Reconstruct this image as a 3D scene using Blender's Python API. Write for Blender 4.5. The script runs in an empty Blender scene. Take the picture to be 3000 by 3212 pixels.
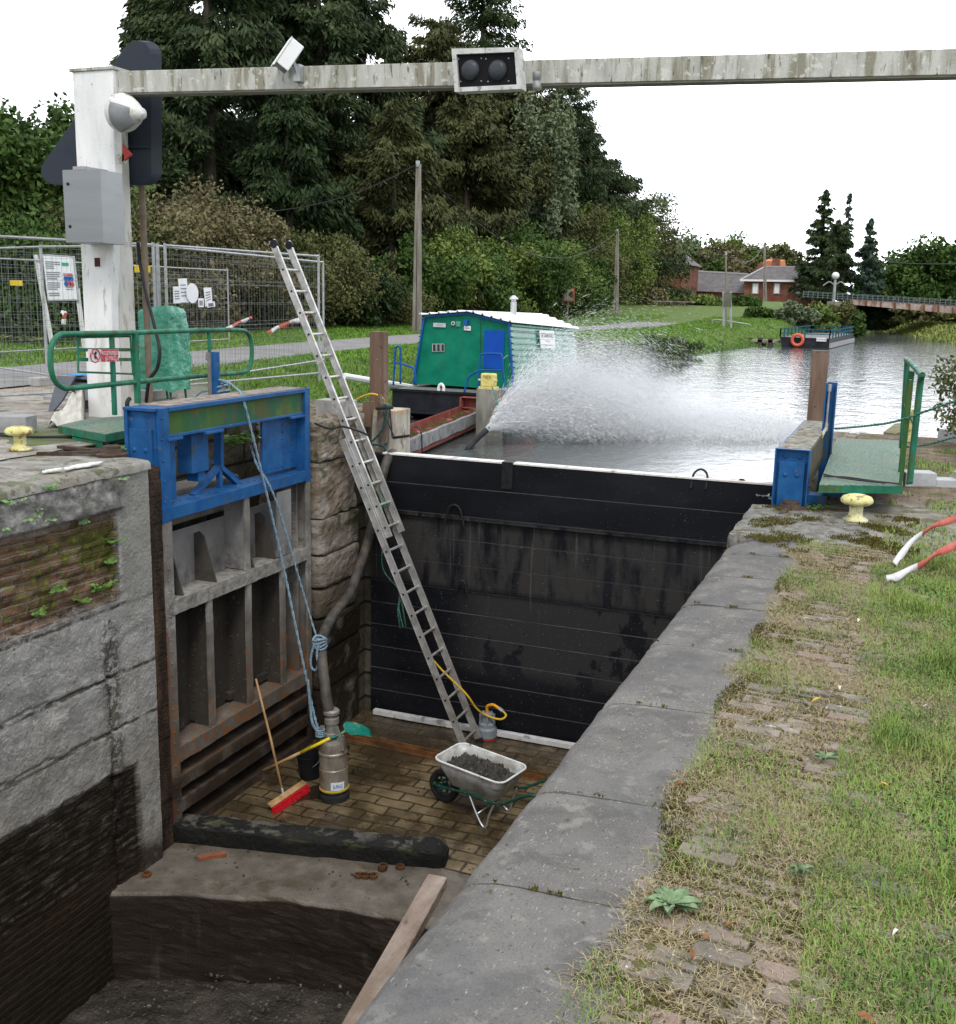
import bpy, math, random
import numpy as np
from mathutils import Vector, Matrix, noise as mnoise
random.seed(7); RNG = np.random.default_rng(11)
R_ = math.radians
SC = bpy.context.scene
COL = SC.collection
# ---------------------------------------------------------------- camera
F_, CX, CY = 3400., 1500., 1606.
_Y = Vector((2880-CX, CY-955, -F_)).normalized()
_X = Vector((CX+7300, -(CY-735), F_)); _X = (_X - _X.dot(_Y)*_Y).normalized()
_Z = _X.cross(_Y)
ROT = Matrix((_X, _Y, _Z))
EYE = Vector((0, 0, 2.0))
cam_d = bpy.data.cameras.new('camera'); cam = bpy.data.objects.new('camera', cam_d); COL.objects.link(cam)
cam_d.sensor_fit = 'HORIZONTAL'; cam_d.sensor_width = 36; cam_d.lens = 36*F_/3000
cam_d.clip_start = 0.05; cam_d.clip_end = 3000
cam.matrix_world = Matrix.Translation(EYE) @ ROT.to_4x4()
SC.camera = cam
# ---------------------------------------------------------------- sky, sun, exposure
SUN_EL, SUN_AZ = 52, 150          # azimuth clockwise from +Y
w = bpy.data.worlds.new('World'); SC.world = w; w.use_nodes = True
nt = w.node_tree; nt.nodes.clear()
sky = nt.nodes.new('ShaderNodeTexSky'); sky.sky_type = 'NISHITA'; sky.sun_disc = False
sky.sun_elevation = R_(SUN_EL); sky.sun_rotation = R_(SUN_AZ); sky.air_density = 1.2; sky.dust_density = 3
tc = nt.nodes.new('ShaderNodeTexCoord')
mp = nt.nodes.new('ShaderNodeMapping'); mp.inputs['Scale'].default_value = (1, 1, 2.5)
nz = nt.nodes.new('ShaderNodeTexNoise'); nz.inputs['Scale'].default_value = 1.6; nz.inputs['Detail'].default_value = 6
cr = nt.nodes.new('ShaderNodeValToRGB')
cr.color_ramp.elements[0].position = 0.40; cr.color_ramp.elements[0].color = (7.3, 7.8, 8.5, 1)
cr.color_ramp.elements[1].position = 0.55; cr.color_ramp.elements[1].color = (14.8, 15.3, 16.2, 1)
mx = nt.nodes.new('ShaderNodeMixRGB'); mx.inputs[0].default_value = 0.93
bg = nt.nodes.new('ShaderNodeBackground'); bg.inputs['Strength'].default_value = 0.1
wo = nt.nodes.new('ShaderNodeOutputWorld')
L = nt.links.new
L(tc.outputs['Generated'], mp.inputs[0]); L(mp.outputs[0], nz.inputs['Vector']); L(nz.outputs['Fac'], cr.inputs[0])
dt = nt.nodes.new('ShaderNodeVectorMath'); dt.operation = 'DOT_PRODUCT'; dt.inputs[1].default_value = (0, .94, .34); L(tc.outputs['Generated'], dt.inputs[0])
pw = nt.nodes.new('ShaderNodeMath'); pw.operation = 'POWER'; pw.use_clamp = True; pw.inputs[1].default_value = 5
m0 = nt.nodes.new('ShaderNodeMath'); m0.operation = 'MAXIMUM'; m0.inputs[1].default_value = 0; L(dt.outputs['Value'], m0.inputs[0]); L(m0.outputs[0], pw.inputs[0])
m1 = nt.nodes.new('ShaderNodeMath'); m1.operation = 'MULTIPLY_ADD'; m1.inputs[1].default_value = .9; m1.inputs[2].default_value = .95; L(pw.outputs[0], m1.inputs[0])
vs = nt.nodes.new('ShaderNodeVectorMath'); vs.operation = 'SCALE'; L(cr.outputs[0], vs.inputs[0]); L(m1.outputs[0], vs.inputs['Scale'])
L(sky.outputs[0], mx.inputs[1]); L(vs.outputs[0], mx.inputs[2]); L(mx.outputs[0], bg.inputs[0]); L(bg.outputs[0], wo.inputs[0])
sd = bpy.data.lights.new('sun', 'SUN'); sd.energy = 1.4; sd.angle = R_(14); sd.color = (1, .965, .91)
so = bpy.data.objects.new('sun', sd); COL.objects.link(so)
az, el = R_(SUN_AZ), R_(SUN_EL)
so.rotation_euler = Vector((math.sin(az)*math.cos(el), math.cos(az)*math.cos(el), math.sin(el))).to_track_quat('Z', 'Y').to_euler()
SC.view_settings.view_transform = 'Standard'; SC.view_settings.look = 'None'
SC.view_settings.exposure = 0.28; SC.view_settings.gamma = 1.0
# ---------------------------------------------------------------- helpers
def ray(u, v):
    k = 3000/1857.
    return ROT @ Vector((u*k-CX, CY-v*k, -F_))
def AT(u, v, x=None, y=None, z=None):
    """the world point seen in direction (u,v) of the photograph at a known x, y or z"""
    d = ray(u, v)
    t = (x/d.x) if x is not None else (y/d.y) if y is not None else ((z-2.0)/d.z)
    return EYE + d*t
MATS = {}
def mat(name, cols, scale=4., rough=.7, bump=.2, bscale=None, metal=0., layers=(), detail=6, stretch=(1, 1, 1), spec=.18, dist=.01, lo=.3, hi=.7, trans=0, alpha=1, obj=False):
    if name in MATS: return MATS[name]
    m = bpy.data.materials.new(name); m.use_nodes = True; t = m.node_tree; t.nodes.clear(); N = t.nodes.new; Lk = t.links.new
    out = N('ShaderNodeOutputMaterial'); b = N('ShaderNodeBsdfPrincipled'); Lk(b.outputs[0], out.inputs[0])
    if obj:
        g = N('ShaderNodeTexCoord'); pos = g.outputs['Object']
    else:
        g = N('ShaderNodeNewGeometry'); pos = g.outputs['Position']
    def nz_(sc, st=(1, 1, 1), det=detail, rg=.6):
        mpn = N('ShaderNodeMapping'); mpn.inputs['Scale'].default_value = st; Lk(pos, mpn.inputs[0])
        n = N('ShaderNodeTexNoise'); n.inputs['Scale'].default_value = sc; n.inputs['Detail'].default_value = det
        n.inputs['Roughness'].default_value = rg; Lk(mpn.outputs[0], n.inputs['Vector']); return n.outputs['Fac']
    n0 = nz_(scale, stretch)
    rp = N('ShaderNodeValToRGB'); Lk(n0, rp.inputs[0]); els = rp.color_ramp.elements
    k = len(cols)
    while len(els) < k: els.new(.5)
    for i, c in enumerate(cols):
        els[i].position = lo + (hi-lo)*(i/(k-1) if k > 1 else 0); els[i].color = (*c, 1)
    col = rp.outputs[0]
    rsock = None; hsocks = []
    sep = N('ShaderNodeSeparateXYZ'); Lk(pos, sep.inputs[0])
    for ly in layers:
        f = None
        if 'scale' in ly:
            nn = nz_(ly['scale'], ly.get('stretch', (1, 1, 1)), ly.get('det', 5), ly.get('rg', .6))
            mr = N('ShaderNodeMapRange'); mr.inputs[1].default_value = ly['lo']; mr.inputs[2].default_value = ly['hi']; Lk(nn, mr.inputs[0]); f = mr.outputs[0]
        if 'vor' in ly:
            mpn = N('ShaderNodeMapping'); mpn.inputs['Scale'].default_value = ly.get('stretch', (1, 1, 1)); Lk(pos, mpn.inputs[0])
            vn = N('ShaderNodeTexVoronoi'); vn.inputs['Scale'].default_value = ly['vor']; Lk(mpn.outputs[0], vn.inputs['Vector'])
            mr = N('ShaderNodeMapRange'); mr.inputs[1].default_value = ly['hi']; mr.inputs[2].default_value = ly['lo']; Lk(vn.outputs['Distance'], mr.inputs[0])
            f2 = mr.outputs[0]
            if f is None: f = f2
            else:
                mu = N('ShaderNodeMath'); mu.operation = 'MULTIPLY'; Lk(f, mu.inputs[0]); Lk(f2, mu.inputs[1]); f = mu.outputs[0]
        if 'brick' in ly:   # (axis_u, axis_v, width, height, mortar)
            au, av, bw, bh, mo = ly['brick']
            cb = N('ShaderNodeCombineXYZ'); Lk(sep.outputs[au], cb.inputs[0]); Lk(sep.outputs[av], cb.inputs[1])
            # wobble
            wn = N('ShaderNodeTexNoise'); wn.inputs['Scale'].default_value = 2.5; Lk(pos, wn.inputs['Vector'])
            va = N('ShaderNodeVectorMath'); va.operation = 'MULTIPLY_ADD'; Lk(wn.outputs['Color'], va.inputs[0]); va.inputs[1].default_value = (ly.get('wob', .03),)*3; Lk(cb.outputs[0], va.inputs[2])
            bt = N('ShaderNodeTexBrick'); Lk(va.outputs[0], bt.inputs['Vector']); bt.inputs['Scale'].default_value = 1; bt.inputs['Mortar Size'].default_value = mo
            bt.inputs['Mortar Smooth'].default_value = .3
            bt.inputs['Brick Width'].default_value = bw; bt.inputs['Row Height'].default_value = bh
            c1, c2 = ly.get('bc', ((1, 1, 1), (.6, .6, .6)))
            bt.inputs['Color1'].default_value = (*c1, 1); bt.inputs['Color2'].default_value = (*c2, 1); bt.inputs['Mortar'].default_value = (*ly.get('mc', (.4, .4, .4)), 1)
            mxx = N('ShaderNodeMixRGB'); mxx.blend_type = 'MULTIPLY'; mxx.inputs[0].default_value = 1; Lk(col, mxx.inputs[1]); Lk(bt.outputs['Color'], mxx.inputs[2])
            bcol = mxx.outputs[0]
            inv = N('ShaderNodeMath'); inv.operation = 'SUBTRACT'; inv.inputs[0].default_value = 1; Lk(bt.outputs['Fac'], inv.inputs[1])
            bsock = inv.outputs[0]
        for ax in ly.get('ax', ()):   # (axis, a, b, noise_amp, noise_scale)
            a_, p, q, amp, ns = ax
            s = sep.outputs[a_]
            if amp:
                n2 = nz_(ns, (1, 1, 1), 5)
                ma = N('ShaderNodeMath'); ma.operation = 'MULTIPLY_ADD'; Lk(n2, ma.inputs[0]); ma.inputs[1].default_value = amp*2
                sb = N('ShaderNodeMath'); sb.operation = 'SUBTRACT'; Lk(s, sb.inputs[0]); sb.inputs[1].default_value = amp
                Lk(sb.outputs[0], ma.inputs[2]); s = ma.outputs[0]
            mr = N('ShaderNodeMapRange'); mr.inputs[1].default_value = p; mr.inputs[2].default_value = q; Lk(s, mr.inputs[0])
            if f is None: f = mr.outputs[0]
            else:
                mu = N('ShaderNodeMath'); mu.operation = 'MULTIPLY'; Lk(f, mu.inputs[0]); Lk(mr.outputs[0], mu.inputs[1]); f = mu.outputs[0]
        if f is None:
            v = N('ShaderNodeValue'); v.outputs[0].default_value = 1; f = v.outputs[0]
        if 'k' in ly:
            mu = N('ShaderNodeMath'); mu.operation = 'MULTIPLY'; Lk(f, mu.inputs[0]); mu.inputs[1].default_value = ly['k']; f = mu.outputs[0]
        mx_ = N('ShaderNodeMixRGB'); Lk(f, mx_.inputs[0]); Lk(col, mx_.inputs[1])
        if 'brick' in ly: Lk(bcol, mx_.inputs[2])
        elif ly.get('mul'): mx_.blend_type = 'MULTIPLY'; mx_.inputs[2].default_value = (*ly['col'], 1)
        else: mx_.inputs[2].default_value = (*ly['col'], 1)
        col = mx_.outputs[0]
        if 'rough' in ly:
            mm = N('ShaderNodeMapRange'); Lk(f, mm.inputs[0]); mm.inputs[4].default_value = ly['rough']
            if rsock: Lk(rsock, mm.inputs[3])
            else: mm.inputs[3].default_value = rough
            rsock = mm.outputs[0]
        if 'h' in ly: hsocks.append((f, ly['h']))
        if 'brick' in ly and ly.get('bh', .01):
            mb = N('ShaderNodeMath'); mb.operation = 'MULTIPLY'; Lk(f, mb.inputs[0]); Lk(bsock, mb.inputs[1]); hsocks.append((mb.outputs[0], ly.get('bh', .01)))
    Lk(col, b.inputs['Base Color'])
    if rsock: Lk(rsock, b.inputs['Roughness'])
    else: b.inputs['Roughness'].default_value = rough
    b.inputs['Metallic'].default_value = metal; b.inputs['Specular IOR Level'].default_value = spec
    if trans: b.inputs['Transmission Weight'].default_value = trans
    if alpha < 1: b.inputs['Alpha'].default_value = alpha
    nrm = None
    if bump:
        nb = nz_(bscale or scale*6, (1, 1, 1), 4)
        bp = N('ShaderNodeBump'); bp.inputs['Strength'].default_value = bump; bp.inputs['Distance'].default_value = dist; Lk(nb, bp.inputs['Height']); nrm = bp.outputs[0]
    for s, hgt in hsocks:
        bp = N('ShaderNodeBump'); bp.inputs['Strength'].default_value = 1; bp.inputs['Distance'].default_value = hgt; Lk(s, bp.inputs['Height'])
        if nrm: Lk(nrm, bp.inputs['Normal'])
        nrm = bp.outputs[0]
    if nrm: Lk(nrm, b.inputs['Normal'])
    MATS[name] = m; return m
def tag(o, label=None, cat=None, group=None, kind=None):
    if label: o['label'] = label
    if cat: o['category'] = cat
    if group: o['group'] = group
    if kind: o['kind'] = kind
    return o
def thing(name, label, cat, loc=(0, 0, 0), group=None):
    o = bpy.data.objects.new(name, None); COL.objects.link(o); o.location = Vector(loc); o.empty_display_size = .1
    return tag(o, label, cat, group)
def root_of(o):
    while o.parent: o = o.parent
    return o
def rawmesh(name, V, Fc, m, parent=None, loc=None, smooth=False, bev=0, vcol=None):
    """V (n,3) world coordinates, Fc list of faces or (k,3|4) array"""
    V = np.asarray(V, dtype=np.float32).reshape(-1, 3)
    if parent is not None: L0 = np.array(root_of(parent).location)
    elif loc is not None: L0 = np.array(loc)
    else:
        L0 = V.mean(0).copy() if len(V) else np.zeros(3); L0[2] = V[:, 2].min()
    V = V - L0
    me = bpy.data.meshes.new(name)
    if isinstance(Fc, np.ndarray):
        k = Fc.shape[1]; me.vertices.add(len(V)); me.vertices.foreach_set('co', V.astype(np.float32).ravel())
        me.loops.add(Fc.size); me.loops.foreach_set('vertex_index', Fc.astype(np.int32).ravel())
        me.polygons.add(len(Fc)); me.polygons.foreach_set('loop_start', np.arange(0, Fc.size, k, dtype=np.int32))
        me.update(calc_edges=True)
    else:
        me.from_pydata([tuple(map(float, v)) for v in V], [], Fc); me.update()
    if smooth: me.polygons.foreach_set('use_smooth', [True]*len(me.polygons))
    me.materials.append(m)
    o = bpy.data.objects.new(name, me); COL.objects.link(o)
    if parent is not None: o.parent = parent
    else: o.location = L0
    if bev:
        bm_ = o.modifiers.new('bevel', 'BEVEL'); bm_.width = bev; bm_.segments = 2; bm_.limit_method = 'ANGLE'; bm_.angle_limit = R_(40)
    return o
class MB:
    def __init__(s): s.v = []; s.f = []
    def add(s, vs, fs):
        n = len(s.v); s.v += [tuple(v) for v in vs]; s.f += [tuple(i+n for i in f) for f in fs]; return s
    def box(s, x0, x1, y0, y1, z0, z1):
        return s.add([(x0, y0, z0), (x1, y0, z0), (x1, y1, z0), (x0, y1, z0), (x0, y0, z1), (x1, y0, z1), (x1, y1, z1), (x0, y1, z1)],
                     [(0, 3, 2, 1), (4, 5, 6, 7), (0, 1, 5, 4), (1, 2, 6, 5), (2, 3, 7, 6), (3, 0, 4, 7)])
    def obox(s, c, ax, ay, az_):
        """box at c with half-axis vectors"""
        c = Vector(c); ax, ay, az_ = Vector(ax), Vector(ay), Vector(az_); vs = []
        for k in (-1, 1):
            for (i, j) in ((-1, -1), (1, -1), (1, 1), (-1, 1)): vs.append(c+ax*i+ay*j+az_*k)
        return s.add(vs, [(0, 3, 2, 1), (4, 5, 6, 7), (0, 1, 5, 4), (1, 2, 6, 5), (2, 3, 7, 6), (3, 0, 4, 7)])
    def bar(s, p, q, w_, h_, up=(0, 0, 1)):
        p, q = Vector(p), Vector(q); d = q-p; u = Vector(up); sd_ = d.cross(u)
        if sd_.length < 1e-6: sd_ = d.cross(Vector((1, 0, 0)))
        sd_.normalize(); u = sd_.cross(d).normalized()
        return s.obox((p+q)/2, sd_*w_/2, d/2, u*h_/2)
    def tube(s, pts, r, n=8, cap=True):
        pts = [Vector(p) for p in pts]; rs = r if isinstance(r, (list, tuple)) else [r]*len(pts)
        base = len(s.v); ref = None
        for i, p in enumerate(pts):
            d = (pts[min(i+1, len(pts)-1)]-pts[max(i-1, 0)]).normalized()
            if ref is None:
                ref = d.cross(Vector((0, 0, 1)));
                if ref.length < .05: ref = d.cross(Vector((1, 0, 0)))
            ref = (ref-d*ref.dot(d)).normalized(); b2 = d.cross(ref)
            for j in range(n):
                a = 2*math.pi*j/n; s.v.append(tuple(p+(ref*math.cos(a)+b2*math.sin(a))*rs[i]))
        for i in range(len(pts)-1):
            for j in range(n):
                a = base+i*n+j; b = base+i*n+(j+1) % n; s.f.append((a, b, b+n, a+n))
        if cap:
            s.f.append(tuple(base+j for j in range(n))[::-1]); s.f.append(tuple(base+(len(pts)-1)*n+j for j in range(n)))
        return s
    def lathe(s, c, prof, n=20, axis='z', cap=True):
        c = Vector(c); base = len(s.v)
        for (r, h) in prof:
            for j in range(n):
                a = 2*math.pi*j/n; x, y = r*math.cos(a), r*math.sin(a)
                if axis == 'z': o = Vector((x, y, h))
                elif axis == 'x': o = Vector((h, x, y))
                elif axis == 'y': o = Vector((x, h, y))
                else: o = axis @ Vector((x, y, h))
                s.v.append(tuple(c+o))
        for i in range(len(prof)-1):
            for j in range(n):
                a = base+i*n+j; b = base+i*n+(j+1) % n; s.f.append((a, b, b+n, a+n))
        if cap:
            s.f.append(tuple(base+j for j in range(n))[::-1]); s.f.append(tuple(base+(len(prof)-1)*n+j for j in range(n)))
        return s
    def prism(s, poly, d):
        """extrude polygon (3D points) by vector d"""
        n = len(poly); P_ = [Vector(p) for p in poly]; d = Vector(d)
        return s.add(P_+[p+d for p in P_], [tuple(range(n))[::-1], tuple(range(n, 2*n))]+[(i, (i+1) % n, (i+1) % n+n, i+n) for i in range(n)])
    def build(s, name, m, parent=None, smooth=False, bev=0, loc=None):
        return rawmesh(name, s.v, s.f, m, parent, loc, smooth, bev)
def smooth_path(pts, k=6):
    pts = [Vector(p) for p in pts]; out = []
    P_ = [pts[0]]+pts+[pts[-1]]
    for i in range(1, len(P_)-2):
        a, b, c, d = P_[i-1], P_[i], P_[i+1], P_[i+2]
        for j in range(k):
            t = j/k
            out.append(.5*((2*b)+(c-a)*t+(2*a-5*b+4*c-d)*t*t+(3*b-a-3*c+d)*t**3))
    out.append(pts[-1]); return out
def copy_tree(o, parent=None):
    c = o.copy(); COL.objects.link(c)
    if parent: c.parent = parent
    for ch in list(o.children): copy_tree(ch, c)
    return c
def text_mesh(s, name, m, parent, origin, right, up, height, width=None, off=.004):
    cu = bpy.data.curves.new(name, 'FONT'); cu.body = s; cu.size = 1; cu.align_x = 'CENTER'; cu.align_y = 'CENTER'; cu.resolution_u = 2
    to = bpy.data.objects.new(name, cu); COL.objects.link(to)
    dg = bpy.context.evaluated_depsgraph_get(); me = bpy.data.meshes.new_from_object(to.evaluated_get(dg))
    bpy.data.objects.remove(to)
    V = np.array([v.co[:] for v in me.vertices]); Fc = [tuple(p.vertices) for p in me.polygons]
    if len(V) == 0: return None
    mn, mxv = V.min(0), V.max(0); V -= (mn+mxv)/2
    ky = height/(mxv[1]-mn[1]); kx = ky if width is None else width/(mxv[0]-mn[0])
    r = Vector(right).normalized(); u = Vector(up).normalized(); n = r.cross(u)
    W = [Vector(origin)+r*(v[0]*kx)+u*(v[1]*ky)+n*off for v in V]
    return rawmesh(name, [tuple(p) for p in W], Fc, m, parent)
def fbm(x, y, z=0, o=4):
    return mnoise.fractal(Vector((x, y, z)), 1.0, 2.0, o)
# ================================================================ THE SETTING
WL = -0.4
def interp(y, pts):
    if y <= pts[0][0]: return pts[0][1]
    for (a, b), (c, d) in zip(pts, pts[1:]):
        if y <= c: return b+(d-b)*(y-a)/(c-a)
    return pts[-1][1]
SHL = [(12.3, -6.6), (13.2, -7.4), (16, -9.4), (19, -9.9), (30, -9.9), (40, -9.0), (46, -8.9), (54, -8.6), (62, -7.6), (75, -5.6), (86, -4.6), (100, -7.5), (130, -15), (200, -40), (420, -120)]
SHR = [(18, -.7), (22, .2), (28, 1.1), (45, 3.2), (60, 3.6), (74, 2.4), (95, -1.2), (130, -8), (200, -30), (420, -105)]
PATH = [(-8, -13.6), (8, -13.8), (15, -14.1), (25, -15.3), (36, -16.1), (46, -15.8), (58, -14.6), (75, -14.2), (100, -16), (140, -22)]
def sm(t): t = max(0., min(1., t)); return t*t*(3-2*t)
def gh(x, y):
    if y < 12.35:
        return .47+fbm(x*.5, y*.5)*.02 if x < -4 else -.012+fbm(x*.9, y*.9)*.012
    xl, xr = interp(y, SHL), interp(y, SHR)
    if y < 18 and -7.4 < x < -.72 and x > xl: return -1.6
    if y < 18 and x >= -.72: return -.012+fbm(x*.9, y*.9)*.012
    if x < xl:
        d = xl-x; base = .47+sm((y-55)/60)*1.5+sm((-18-x)/10)*.25
        return WL-.05+(base-WL+.05)*sm(d/2.2)**.8+fbm(x*.6, y*.6)*.06
    if x > xr:
        d = x-xr; base = .1+sm((y-60)/40)*.35
        return WL-.05+(base-WL)*sm(d/2.5)+fbm(x*.5, y*.5)*.05
    return -1.6
xs = sorted(set([-400, -250, -150, -100, -75, -60, -50, -42, -36, -32, -29, -27, -25]+[round(-24+.4*i, 2) for i in range(41)]+[round(-7.7+.3*i, 2) for i in range(24)]+[-7.4, -.7]+[round(-.4+.25*i, 2) for i in range(18)]+[4.5, 5, 6, 7, 8, 10, 13, 17, 22, 30, 40, 60, 90, 150, 250, 400]))
ys = sorted(set([-30, -15, -8, -4]+[round(-2+.5*i, 2) for i in range(29)]+[12.35, 12.36]+[round(12.8+.4*i, 2) for i in range(14)]+[18, 18.2]+[round(18.7+.6*i, 2) for i in range(60)]+[round(55+1.5*i, 2) for i in range(50)]+[135, 145, 160, 180, 210, 250, 300, 360, 430, 600]))
def make_ground():
    V = [(x, y, gh(x, y)) for y in ys for x in xs]; nx = len(xs); Fc = []
    for j in range(len(ys)-1):
        for i in range(nx-1):
            if ys[j+1] <= 12.36 and -7.41 < xs[i] and xs[i+1] < -.69: continue
            if ys[j+1] <= 12.36 and xs[i] < -7.41 and xs[i+1] > -7.41: pass
            a = j*nx+i; Fc.append((a, a+1, a+nx+1, a+nx))
    m = mat('ground_grass', [(.04, .085, .012), (.09, .15, .025), (.15, .20, .05)], scale=3, rough=.9, bump=.9, bscale=60, dist=.03, layers=[
        dict(scale=18, lo=.5, hi=.7, col=(.16, .16, .06), k=.7), dict(scale=1.1, lo=.5, hi=.7, col=(.06, .10, .02), k=.6),
        dict(scale=7, lo=.35, hi=.65, col=(.17, .15, .13), k=.95, ax=[(0, -12.9, -12.5, .15, 2), (1, 17, 15.5, .5, 1)]),
        dict(scale=30, lo=.35, hi=.6, col=(.32, .30, .28), k=.85, ax=[(0, -12.9, -12.5, .15, 2), (1, 14.8, 14, .3, 1), (0, -8.4, -8.8, .1, 2)]),
        dict(scale=9, lo=.2, hi=.5, col=(.12, .10, .06), k=.8, ax=[(0, 0.1, -.1, .12, 3), (0, -2, -1.9, 0, 1), (1, 18, 17, 0, 1)])])
    o = rawmesh('ground', V, Fc, m, loc=(0, 0, 0), smooth=True); tag(o, kind='structure')
make_ground()
# road beyond the fence
def strip(name, pts, wd, m, dz):
    V = []; Fc = []; ysr = np.arange(-8, 66, 1.)
    for y in ysr:
        c = interp(y, pts)
        for k in range(7):
            x = c-wd/2+wd*k/6; V.append((x, y, gh(x, y)*0+.47+sm((y-55)/60)*1.5+.03+dz-(.02 if k in (0, 6) else 0)))
    for i in range(len(ysr)-1):
        for k in range(6): a = i*7+k; Fc.append((a, a+1, a+8, a+7))
    return tag(rawmesh(name, V, Fc, m, loc=(0, 0, 0), smooth=True), kind='structure')
strip('road', PATH, 2.9, mat('asphalt', [(.16, .155, .15), (.21, .205, .2), (.25, .245, .24)], scale=2, rough=.9, bump=.5, bscale=120, layers=[dict(scale=.6, lo=.5, hi=.7, col=(.13, .125, .12), k=.6), dict(scale=60, lo=.6, hi=.7, col=(.33, .32, .3), k=.5)]), .02)
# water
def make_water():
    m = bpy.data.materials.new('canal_water'); m.use_nodes = True; t = m.node_tree; b = t.nodes['Principled BSDF']; N = t.nodes.new; Lk = t.links.new
    g = N('ShaderNodeNewGeometry'); b.inputs['Base Color'].default_value = (.085, .095, .095, 1); b.inputs['Roughness'].default_value = .06
    b.inputs['IOR'].default_value = 1.55; b.inputs['Specular IOR Level'].default_value = 1.0
    prev = None
    for sc, st, ds in ((1.1, (1, .6, 1), .03), (4.5, (1, .6, 1), .02), (13, (1, .7, 1), .006)):
        mp_ = N('ShaderNodeMapping'); mp_.inputs['Scale'].default_value = st; mp_.inputs['Rotation'].default_value = (0, 0, .5); Lk(g.outputs['Position'], mp_.inputs[0])
        n = N('ShaderNodeTexNoise'); n.inputs['Scale'].default_value = sc; n.inputs['Detail'].default_value = 3; n.inputs['Distortion'].default_value = .6; Lk(mp_.outputs[0], n.inputs['Vector'])
        bp = N('ShaderNodeBump'); bp.inputs['Distance'].default_value = ds; bp.inputs['Strength'].default_value = .8; Lk(n.outputs['Fac'], bp.inputs['Height'])
        if prev: Lk(prev, bp.inputs['Normal'])
        prev = bp.outputs[0]
    Lk(prev, b.inputs['Normal'])
    X = np.concatenate([[-130, -60, -30], np.arange(-12, 6.1, 1.), [12, 30]]); Yv = np.concatenate([np.arange(12.34, 60, 1.5), np.arange(60, 430, 20)])
    V = [(x, y, WL) for y in Yv for x in X]; nx = len(X); Fc = [(j*nx+i, j*nx+i+1, j*nx+i+nx+1, j*nx+i+nx) for j in range(len(Yv)-1) for i in range(nx-1)]
    tag(rawmesh('water', V, Fc, m, loc=(0, 0, 0)), kind='structure')
make_water()
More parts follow.
